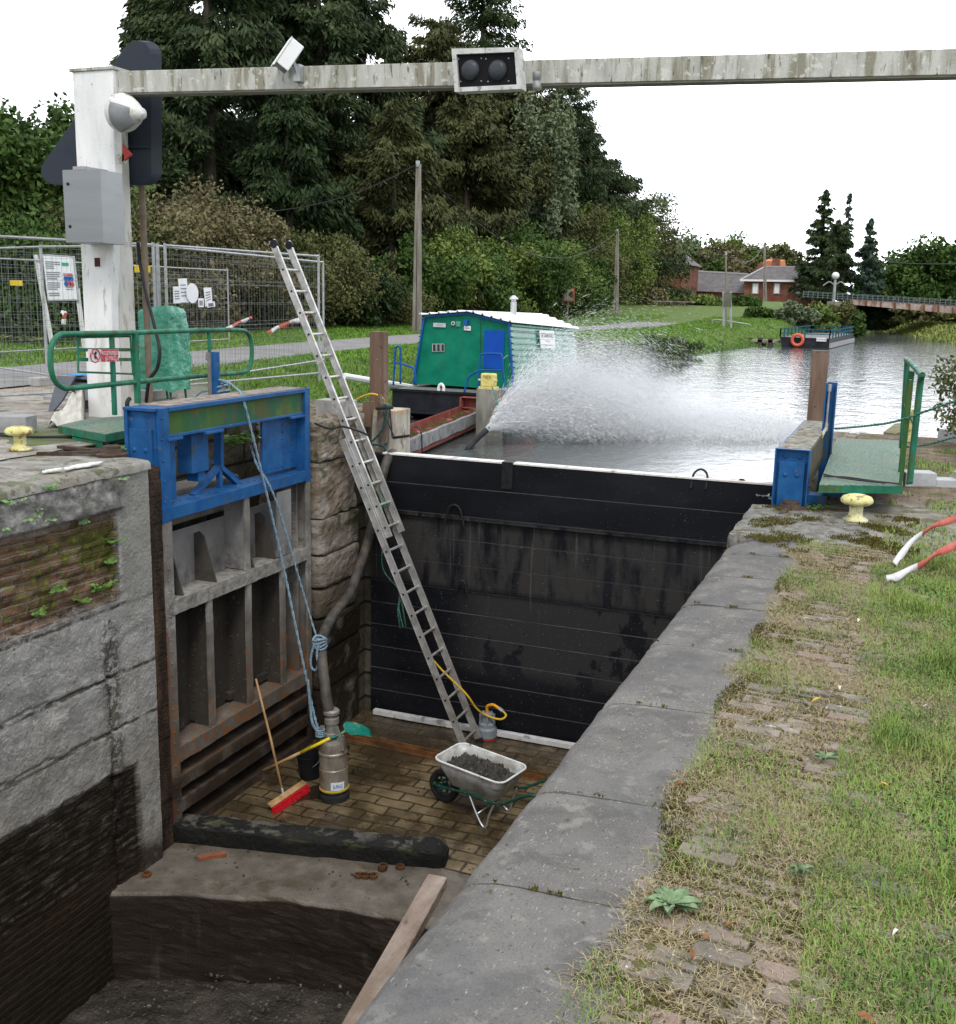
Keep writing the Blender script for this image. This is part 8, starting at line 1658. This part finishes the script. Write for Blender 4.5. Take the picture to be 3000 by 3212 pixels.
# banks grass
def bank_keep(x, y, g): return x < np.interp(y, [p[0] for p in SHL], [p[1] for p in SHL])-.15
def zb(x, y): return np.array([gh(a, b) for a, b in zip(x, y)])
def road_off(x, y, g):
    c = np.interp(y, [p[0] for p in PATH], [p[1] for p in PATH]); return bank_keep(x, y, g) & (np.abs(x-c) > 1.45+g.normal(0, .05, len(x))) & ~((y < 15.2) & (x > -12.9))
m_bank = mat('bank_grass', [(.06, .15, .012), (.11, .23, .025), (.19, .31, .05)], scale=1.3, rough=.7, bump=0, spec=.2, layers=[dict(scale=6, lo=.52, hi=.65, col=(.15, .20, .045), k=.7), dict(scale=3, lo=.6, hi=.66, col=(.03, .07, .01), k=.6)])
def mkb(name, label, n, xr, yr, hr, wr_, seed, keep, m=None, lean=(.2, .9)):
    V, F3 = blades(n, xr, yr, hr, wr_, None, name, lean, zb, seed, keep, .5); tag(rawmesh(name, V, F3, m or m_bank, None, loc=(0, 0, 0)), label, 'grass', kind='stuff')
mkb('bank_grass', 'lush green grass on the canal bank between path and houseboat', 90000, (-14.8, -6.7), (12.6, 34), (.04, .15), (.008, .018), 51, road_off)
mkb('verge_grass', 'mown green verge between the path and the bushes', 45000, (-22, -14.8), (12, 45), (.04, .14), (.010, .022), 52, road_off)
mkb('bank_grass', 'green grass on the far canal bank toward the barge', 100000, (-22, -5), (34, 75), (.05, .16), (.014, .03), 53, road_off)
def wkeep(x, y, g): xl = np.interp(y, [p[0] for p in SHL], [p[1] for p in SHL]); return (np.abs(x-xl+.1) < .55+.3*np.sin(y*1.7))
mkb('bank_weeds', 'leafy green weeds along the waterline of the left bank', 60000, (-11, -4), (13.0, 66), (.05, .22), (.015, .035), 54, wkeep, fmat('bank_weed', [(.03, .08, .015), (.06, .13, .03), (.12, .2, .06)]), (.3, .95))
def rk(x, y, g): return x > np.interp(y, [p[0] for p in SHR], [p[1] for p in SHR])+.1
mkb('bank_grass', 'yellow-green rough grass on the right bank beyond the bridge', 60000, (-9, 9), (60, 125), (.1, .4), (.03, .08), 57, rk, fmat('dry_bank', [(.08, .13, .02), (.16, .2, .045), (.27, .27, .09)]))
def dkeep(x, y, g): xl = np.interp(y, [p[0] for p in SHL], [p[1] for p in SHL]); return (x > xl-.1) & (x < xl+.9+.6*np.sin(y*2)) & (g.random(len(x)) < .8)
V, F3 = blades(16000, (-9.9, -6.7), (13.2, 17), (.004, .012), (.02, .04), None, 'd', (.5, .9), lambda x, y: np.zeros_like(x)+WL+.004, 77, dkeep, .4); tag(rawmesh('duckweed', V, F3, m_bank, None, loc=(0, 0, 0)), 'bright green duckweed floating in the corner behind the red beam', 'duckweed', kind='stuff')
for i, (u, x, w_, h) in enumerate(((1170, -9.3, 1.1, 1.1), (1215, -9.1, 1.0, .9), (1255, -9.1, 1.2, 1.2), (1300, -9.0, 1.0, 1.0), (1345, -9.0, .8, .6))):
    y = px(u, x); broad(('leafy waterside shrub just right of the houseboat spray', 'second waterside shrub on the far bank', 'middle waterside shrub on the far bank', 'fourth waterside shrub on the far bank', 'low last waterside shrub before the open bank')[i], x, y, h, w_, 120+i, m_pale if i % 2 else m_dec, 'waterside shrubs on the far bank', 3500, .07, z0=-.35, low=.0, clumps=16, trunk=False, cat='bush', name='bush')
# roses shrub right
broad('reddish-green rose shrub at the right photo edge above the canal', 1.25, 16.9, 1.75, 1.0, 131, fmat('rose_leaf', [(.05, .06, .02), (.09, .11, .04), (.15, .15, .06)]), None, 9000, .045, z0=-.1, low=.0, clumps=22, trunk=False, cat='bush', name='bush')
# ---------------------------------------------------------------- utility poles and wires
m_pole = mat('pole_concrete', [(.14, .12, .10), (.22, .2, .17), (.3, .28, .25)], scale=4, stretch=(1, 1, .2), rough=.9, bump=.3)
def upole(lb, ub, vb, vt, ut=None, z=.5, r=.14, double=True, y=None):
    p = AT(ub, vb, z=z) if y is None else AT(ub, vb, y=y); tp = AT(ut or ub, vt, y=p.y); t = thing('utility_pole', lb, 'pole', p, 'utility poles along the towpath')
    b = MB(); dx = r*.55; b.prism([(p.x-dx-r*.35, p.y, p.z), (p.x-dx+r*.35, p.y, p.z), (tp.x-dx*.3+r*.2, p.y, tp.z), (tp.x-dx*.3-r*.2, p.y, tp.z)], (0, r, 0)); b.build('leg', m_pole, t)
    b = MB(); b.prism([(p.x+dx-r*.35, p.y, p.z), (p.x+dx+r*.35, p.y, p.z), (tp.x+dx*.3+r*.2, p.y, tp.z), (tp.x+dx*.3-r*.2, p.y, tp.z)], (0, r, 0)); b.build('leg', m_pole, t)
    b = MB(); b.box(tp.x-.05, tp.x+.05, p.y-.05, p.y+.1, tp.z-.1, tp.z+.12); b.build('insulator', m_galv, t)
    return tp
t1 = upole('nearest concrete utility pole left of the houseboat', 808, 645, 318, 811, r=.19)
t2 = upole('second utility pole right of the red-framed sign', 1195, 622, 448, 1199, r=.2)
t3 = upole('third utility pole in front of the low farm roof', 1409, 634, 492, 1410, r=.1)
t4 = upole('farthest utility pole in front of the brick house', 1486, 590, 472, 1485, y=135, r=.25)
def wire(lb, a, b_, sag, r=.016):
    P_ = [a.lerp(b_, k/16)+Vector((0, 0, -sag*4*(k/16)*(1-k/16))) for k in range(17)]; b = MB(); b.tube(P_, r, 4); tag(b.build('overhead_wire', m_dkrubber, None), lb, 'wire')
a0 = AT(-60, 235, y=22)
wire('overhead wire sagging from the left photo edge to the first utility pole', AT(-60, 236, y=26), t1, 2.2)
wire('overhead wire from the first to the second utility pole', t1, t2, 2.6, .022)
wire('overhead wire from the second to the third utility pole', t2, t3, 1.0, .02)
wire('overhead wire from the third to the farthest utility pole', t3, t4, 1.2, .03)
wire('overhead wire crossing the sky at the far right', AT(1690, 504, y=150), AT(1900, 510, y=120), .3, .035)
# red framed sign
def red_sign():
    y = AT(1100, 625, z=.5).y; c = AT(1103, 572, y=y); t = thing('canal_sign', 'square canal sign with red frame and white and black pattern above the houseboat', 'sign', AT(1103, 625, y=y))
    s = (AT(1117, 570, y=y).x-AT(1091, 570, y=y).x)/2; MB().box(c.x-s, c.x+s, y-.03, y+.03, c.z-s, c.z+s).build('red_frame', mat('frame_red', [(.3, .06, .04), (.4, .1, .07)], scale=6, rough=.6), t)
    MB().box(c.x-s*.8, c.x+s*.8, y-.045, y-.035, c.z-s*.8, c.z+s*.8).build('white_field', mat('old_white', [(.28, .27, .22), (.42, .41, .36)], scale=5), t)
    b = MB(); b.add([(c.x+s*.1, y-.05, c.z), (c.x+s*.75, y-.05, c.z-s*.55), (c.x+s*.75, y-.05, c.z+s*.55)], [(0, 1, 2)]); b.build('black_wedge', m_dkrubber, t)
    MB().tube([(c.x, y+.06, .4), (c.x, y+.06, c.z)], .05, 6).build('post', m_pole, t)
    q = AT(995, 500, y=60)
red_sign()
# ---------------------------------------------------------------- far village
def house_mats():
    br = mat('far_brick', [(.13, .055, .04), (.19, .08, .06), (.25, .12, .09)], scale=1.2, rough=.9, bump=.1, layers=[dict(brick=(0, 2, .5, .22, .03), bc=((1, 1, 1), (.8, .75, .7)), mc=(1.1, 1, .9), bh=.0, wob=.02)])
    sl = mat('far_slate', [(.075, .07, .072), (.115, .105, .108), (.16, .145, .145)], scale=1.5, rough=.8, bump=.2, layers=[dict(scale=5, lo=.55, hi=.62, col=(.1, .09, .06), k=.7)])
    return br, sl
br, sl = house_mats(); m_shut = mat('white_shutter', [(.7, .7, .7), (.78, .78, .78)], rough=.5, bump=0); m_ridge = mat('ridge_grey', [(.28, .28, .29), (.36, .36, .37)], bump=0)
def brick_house():
    y = 148; P = lambda u, v, yy=y: AT(u, v, y=yy); l, r = P(1446, 545).x, P(1578, 547).x; ze = P(1510, 545).z; zb_ = P(1510, 590).z-1.5; zr = P(1500, 521.5).z; dp = 9
    t = thing('brick_house', 'red brick house with hipped slate roof and three white shuttered windows by the canal', 'house', ((l+r)/2, y, zb_))
    MB().box(l, r, y, y+dp, zb_, ze).build('wall', br, t)
    e = .5; R0, R1 = P(1463, 521.5).x+1, P(1550, 521.5).x
    V = [(l-e, y-e, ze), (r+e, y-e, ze), (r+e, y+dp+e, ze), (l-e, y+dp+e, ze), (R0, y+dp/2, zr+.4), (R1, y+dp/2, zr+.4)]
    rf = rawmesh('roof', V, [(0, 1, 5, 4), (1, 2, 5), (2, 3, 4, 5), (3, 0, 4), (0, 3, 2, 1)], sl, t)
    b = MB(); b.bar(V[4], V[5], .35, .2); b.bar(V[5], V[1], .3, .15); b.bar(V[4], V[0], .3, .15); b.build('ridge_tiles', m_ridge, rf)
    MB().bar((l-e, y-e, ze), (r+e, y-e, ze), .3, .25).build('gutter', m_shut, rf)
    for u in (1504.5-38, 1504.5-0+3.5, 1543+8.3):
        a, c = P(u-4.5 if u > 1480 else u-5, 549, y-.1), P(u+6.5, 571, y-.1); w_ = MB().box(a.x, c.x, y-.12, y-.02, c.z, a.z).build('window', m_ridge, t); MB().box(a.x+.12, c.x-.12, y-.18, y-.13, c.z+.1, a.z-.12).build('shutter', m_shut, w_)
    MB().box(P(1545, 570).x-.0+3, P(1545, 570).x+3.3, y-.12, y-.02, zb_, ze).build('drainpipe', m_shut, t)
    # low slate wing
    l2, r2 = P(1333, 560).x, P(1446, 560).x; z1 = P(1390, 529.5).z; z0 = P(1390, 568).z
    t2 = thing('farm_wing', 'low long farm building with a big grey slate roof between the brick houses', 'building', ((l2+r2)/2, y+2, zb_))
    rawmesh('roof', [(l2, y+.5, z0+.2), (r2, y+.5, z0), (r2-.5, y+6, z1), (l2, y+6, z1+.3), (r2, y+11.5, z0), (l2, y+11.5, z0)], [(0, 1, 2, 3), (3, 2, 4, 5)], sl, t2); MB().box(l2+.1, r2-.1, y+1, y+11, zb_, z0+.1).build('wall', br, t2); MB().bar((l2, y+6, z1+.35), (r2-.5, y+6, z1+.05), .4, .2).build('ridge_tiles', m_ridge, t2)
    # left house, gable
    yl = 140; pk = P(1288, 475, yl); er = P(1338, 514, yl); el = P(1240, 512, yl); bt = P(1300, 580, yl).z-1
    t3 = thing('brick_house', 'tall brick house with pyramid slate roof half hidden by trees left of the village', 'house', (pk.x, yl, bt)); MB().box(el.x+.4, er.x-.4, yl, yl+9, bt, er.z).build('wall', br, t3)
    rawmesh('roof', [(el.x, yl-.4, er.z), (er.x, yl-.4, er.z), (er.x, yl+9.4, er.z), (el.x, yl+9.4, er.z), (pk.x, yl+4.5, pk.z+.5)], [(0, 1, 4), (1, 2, 4), (2, 3, 4), (3, 0, 4), (0, 3, 2, 1)], sl, t3)
    a, c = P(1284, 531, yl), P(1296, 539, yl); w_ = MB().box(a.x, c.x, yl-.08, yl-.01, c.z, a.z).build('window', m_ridge, t3); MB().box(a.x+.12, c.x-.12, yl-.12, yl-.085, c.z+.1, a.z-.1).build('pane', mat('window_dark', []), w_)
    # orange roof behind
    yo = 175; q = [P(1468, 524, yo), P(1518, 524, yo), P(1516, 508, yo), P(1484, 506, yo)]; t4 = thing('orange_roofed_house', 'house showing only an orange tiled roof and chimney behind the slate roof', 'house', (q[0].x, yo, 1))
    MB().prism(q[::-1], (0, 6, .5)).build('roof', mat('orange_tile', [(.42, .13, .05), (.55, .2, .09)], scale=2, rough=.9), t4); MB().box(q[2].x-1.2, q[2].x-.1, yo-.2, yo+1, q[2].z-1, q[2].z+.5).build('chimney', br, t4); MB().box(q[0].x+.5, q[1].x-.5, yo+.5, yo+5, 1, q[0].z).build('wall', br, t4)
    rawmesh('gable', [tuple(P(1465, 524, yo-1)), tuple(P(1490, 524, yo-1)), tuple(P(1479, 507, yo-1))], [(0, 1, 2)], br, t4)
brick_house()
def bridge():
    y = 92; P = lambda u, v, yy=y: AT(u, v, y=yy); t = thing('road_bridge', 'low steel road bridge with rusty pinkish girder and grey railings over the canal', 'bridge', P(1740, 640))
    gir = mat('girder', [(.24, .17, .15), (.36, .28, .25), (.46, .40, .37)], scale=1.2, rough=.8, bump=.1, layers=[dict(scale=2, stretch=(1, 1, .3), lo=.5, hi=.6, col=(.2, .07, .035), k=.8)])
    A, B = P(1640, 588), P(1920, 613); A2, B2 = P(1640, 574), P(1920, 594); d = Vector((0, 7, 0)); B.y = B2.y = y
    MB().prism([P(1655, 607.5-16), P(1930, 617.5-2), P(1930, 599), P(1655, 584-2)], d).build('girder', gir, t) if False else MB().prism([P(1652, 591), P(1930, 615.5), P(1930, 603-3), P(1652, 580.5)], d).build('girder', gir, t)
    MB().prism([P(1630, 580), P(1930, 600-.5), P(1930, 594), P(1630, 575)], d+Vector((0, .6, 0))).build('deck', mat('deck_dark', [(.02, .02, .022), (.04, .04, .045)]), t)
    b = MB(); a, c = P(1560, 575), P(1930, 597)
    for f in (0, .42, .8, 1.0): b.bar(a+Vector((0, 0, -.02+f*.42)), c+Vector((0, 0, -.02+f*.42)), .03, .035)
    n = 38
    for k in range(n): p = a.lerp(c, k/(n-1)); b.box(p.x-.03, p.x+.03, y-.03, y+.03, p.z-.1, p.z+.42)
    b.build('railing', mat('rail_grey', [(.10, .13, .13), (.16, .19, .19)], bump=0), t)
    b = MB(); b.box(P(1605, 600).x, P(1660, 600).x, y+.1, y+7, -2, P(1640, 584).z-.05); b.build('abutment', m_pole, t)
    b = MB(); 
    for k in range(10): p = P(1655+k*28, 581+k*2.2, y-.03); q = P(1655+k*28, 591+k*2.4, y-.03); b.bar(p, q, .12, .06, (0, 1, 0))
    b.build('stiffener', mat('rust_brown', [(.15, .06, .03), (.2, .08, .05)], bump=0), t)
bridge()
def lamp():
    y = 105; a, c = AT(1620, 576, y=y), AT(1623, 535, y=y); t = thing('street_lamp', 'white street lamp with a round white globe at the bridge end', 'street lamp', a); MB().tube([a-Vector((0, 0, 1)), c], [.16, .1], 8).build('pole', m_ridge, t)
    MB().lathe(c, [(0, -.32), (.2, -.27), (.33, -.1), (.33, .08), (.2, .27), (0, .32)], 14, cap=False).build('globe', m_shut, t, smooth=True)  # globe is plain white, without emission
    b = MB(); b.tube(smooth_path([c+Vector((-1.0, 0, -.9)), c+Vector((-.5, 0, -.55)), c+Vector((0, 0, -.8)), c+Vector((.5, 0, -.55)), c+Vector((1.0, 0, -.9))], 4), .06, 6); b.build('arms', m_ridge, t)
lamp()
def barge():
    y = 61; t = thing('work_barge', 'black flat work barge with blue railings and an orange lifebuoy moored at the far bank', 'barge', AT(1570, 675, y=y))
    P = lambda u, v, yy=y: AT(u, v, y=yy); hull = mat('boat_hull', [])
    x0, x1 = P(1514, 672).x, P(1610, 675).x; zt = P(1560, 655).z; k = WL
    y2 = 72; x2 = AT(1642, 655, z=zt).x; x3 = x2-(x1-x0)
    V = [(x0+.2, y, k-.3), (x1, y, k-.3), (x2, y2, k-.3), (x3, y2, k-.3), (x0, y, zt), (x1, y, zt-.02), (x2, y2, zt), (x3, y2, zt)]
    rawmesh('hull', V, [(0, 1, 5, 4), (1, 2, 6, 5), (2, 3, 7, 6), (3, 0, 4, 7), (4, 5, 6, 7)], hull, t)
    b = MB(); bs = mat('barge_rail', [(.01, .07, .11), (.015, .1, .14)], bump=0)
    for (a, c) in ((V[4], V[5]), (V[5], V[6]), (V[6], V[7]), (V[7], V[4])):
        a, c = Vector(a), Vector(c); n = max(2, int((c-a).length/1.2))
        for f in (.2, .42): b.bar(a+Vector((0, 0, f)), c+Vector((0, 0, f)), .035, .04)
        for q in range(n+1): p = a.lerp(c, q/n); b.box(p.x-.035, p.x+.035, p.y-.03, p.y+.03, p.z, p.z+.45)
    b.build('railing', bs, t)
    b = MB(); b.bar(Vector(V[1])+Vector((.05, 0, .45)), Vector(V[2])+Vector((.05, 0, .45)), .08, .25); b.build('fender_strip', mat('fender_grey', [(.25, .25, .27), (.35, .35, .36)]), t)
    c = P(1549, 660, y-.12); b = MB(); b.tube([c+Vector((math.cos(a)*.28, 0, math.sin(a)*.28)) for a in np.linspace(0, 6.283, 20)], .09, 8, False); b.build('lifebuoy', mat('orange_red', [(.55, .09, .05), (.65, .14, .08)], rough=.5, bump=.05), t, smooth=True)
    a, c = P(1586, 655.5, y-.05), P(1605, 663, y-.05); MB().box(a.x, c.x, y-.07, y-.05, c.z, a.z).build('name_board', m_shut, t); text_mesh('SOMME', 'name_text', mat('ink_grey', []), t, ((a.x+c.x)/2, y-.075, (a.z+c.z)/2), (1, 0, 0), (0, 0, 1), .09, .5, .003)
    # jetty
    j = thing('jetty', 'short low wooden jetty between the bank and the black barge', 'jetty', P(1480, 668)); b = MB(); b.box(P(1450, 660, 62).x, P(1514, 660, 62).x, 61.6, 62.6, P(1480, 661, 62).z-.08, P(1480, 661, 62).z+.05); b.build('deck', m_pole, j)
    for u in (1456, 1476, 1496): p = P(u, 668, 61.7); b = MB(); b.box(p.x-.12, p.x+.12, 61.6, 61.9, -.8, P(1480, 656, 62).z); b.build('pile', m_bark, j)
    # steel handrail and sign frame on the bank
    r = thing('bank_handrail', 'grey tubular handrail descending the far bank to the jetty', 'railing', P(1440, 640, 66)); b = MB(); b.tube(smooth_path([AT(u, v, y=66) for u, v in ((1383, 634), (1384, 623), (1395, 621), (1430, 626), (1454, 630), (1457, 634), (1456, 643), (1445, 644), (1400, 640))], 4), .05, 6); b.build('rail', m_galv, r, smooth=True)
    s = thing('notice_frame', 'brown canal notice board on two grey posts by the far bank', 'sign', AT(1415, 635, y=62)); b = MB()
    for u in (1406, 1420): p, q = AT(u, 637, y=62), AT(u-1, 566, y=62); b = MB(); b.bar(p, q, .1, .1, (0, 1, 0)); b.build('post', m_galv, s)
    a, c = AT(1407, 568, y=61.9), AT(1420, 596, y=61.9); MB().box(a.x, c.x, 61.85, 61.92, c.z, a.z).build('board', mat('notice_brown', [(.10, .10, .08), (.16, .16, .13)]), s)
barge()
G3 = 'trees around the far village and bridge'
conifer('tall dark conifer right of the brick house, tallest of the village', AT(1590, 560, y=145).x, 145, 14.0, 3.6, 201, m_spruce, G3, 16000, size=.35, top=.7, z0=1.5)
conifer('slim paler conifer behind the street lamp', AT(1636, 560, y=150).x, 150, 14.0, 2.3, 202, m_bluef, G3, 5000, size=.33, z0=1.5, gap=.4)
conifer('dark conifer mass directly behind the street lamp', AT(1618, 560, y=140).x, 140, 10.0, 3.6, 203, m_spruce, G3, 14000, size=.35, top=.6, z0=1.5)
conifer('separate pointed conifer left of the distant hazy trees', AT(1681, 560, y=140).x, 140, 10.5, 2.6, 204, m_bluef, G3, 12000, size=.32, top=.8, z0=1.2)
for i, (u, y, h, r, m, lb) in enumerate(((1310, 180, 9, 5.5, m_dec, 'green tree left behind the pyramid-roofed house'), (1345, 185, 10, 6, m_dec, 'green tree behind the long slate roof'), (1385, 185, 9.5, 6, m_brown, 'russet autumn tree behind the long slate roof'), (1420, 190, 11, 6, m_dec2, 'yellow-green autumn tree above the long slate roof'), (1455, 195, 12.5, 5, m_brown, 'tall russet tree left of the orange roof'), (1490, 190, 10, 6, m_olive, 'olive tree behind the orange roof'), (1525, 190, 9, 5.5, m_olive, 'olive tree right of the orange roof'),
    (1735, 150, 8.0, 5, m_dec, 'rounded hazy tree at the left of the far right group'), (1765, 150, 7.2, 4.5, m_dec, 'middle rounded tree of the far right group'), (1800, 150, 9.5, 6.5, m_dec, 'large rounded tree of the far right group'), (1850, 150, 10, 7, m_dec, 'rounded tree cut by the right photo edge'),
    (1760, 106, 2.4, 4, m_olive, 'low olive tree seen under the bridge at left'), (1815, 106, 2.4, 4, m_brown, 'low brown tree seen under the bridge in the middle'), (1870, 106, 2.4, 4, m_olive, 'low olive tree seen under the bridge at right'))):
    broad(lb, AT(u, 560, y=y).x, y, h, r, 220+i, m, G3, 6500, .38, z0=(-.1 if y < 110 else .6) if u > 1700 else 1.8, low=.05, clumps=26)
for i, (u, v, y, h, r, m, lb) in enumerate(((1285, 625, 95, 2.6, 2.6, m_dec, 'green shrub below the pyramid-roofed house'), (1330, 625, 95, 2.2, 2.4, m_olive, 'olive shrub in front of the long slate roof'), (1370, 622, 95, 2.3, 2.4, m_dec2, 'yellow-green shrub left of the notice board'), (1443, 620, 95, 2.2, 1.6, m_dec, 'green shrub right of the notice board'), (1250, 625, 92, 3.0, 2.6, m_brown, 'brown shrub at the foot of the tall tree wall'),
    (1470, 640, 76, 1.6, 1.2, m_dec, 'rounded bush behind the jetty'), (1538, 648, 74, 2.2, 1.5, m_pale, 'big grey-green bush right behind the barge'), (1590, 648, 76, 2.0, 1.6, m_dec2, 'yellow-green bush behind the barge bow'), (1628, 650, 80, 2.2, 1.5, m_olive, 'olive bush beside the bridge abutment'), (1655, 652, 82, 1.8, 1.3, m_dec, 'low bush at the waterline by the bridge'), (1690, 640, 99, 2.4, 2.0, m_dark, 'dark bush under the bridge'))):
    p = AT(u, v, y=y); broad(lb, p.x, y, h, r, 250+i, m, 'bushes on the far bank', 6500, .17, z0=max(-.4, min(p.z, 1.6)), low=.0, clumps=24, trunk=False, cat='bush', name='bush')
# picket fence
b = MB()
for k in range(16):
    p = AT(1268+k*3.2*1.6, 617-k*.2, y=90-0*k); b.box(p.x-.05, p.x+.05, p.y, p.y+.05, p.z-.6, p.z+.9)
p, q = AT(1266, 600, y=90), AT(1350, 600, y=90); b.box(p.x, q.x, 90.06, 90.1, p.z-.1, p.z+.0); b.box(p.x, q.x, 90.06, 90.1, p.z+.6, p.z+.7)
tag(b.build('picket_fence', m_pole, None), 'thin grey picket fence on the far bank below the slate roof', 'fence')
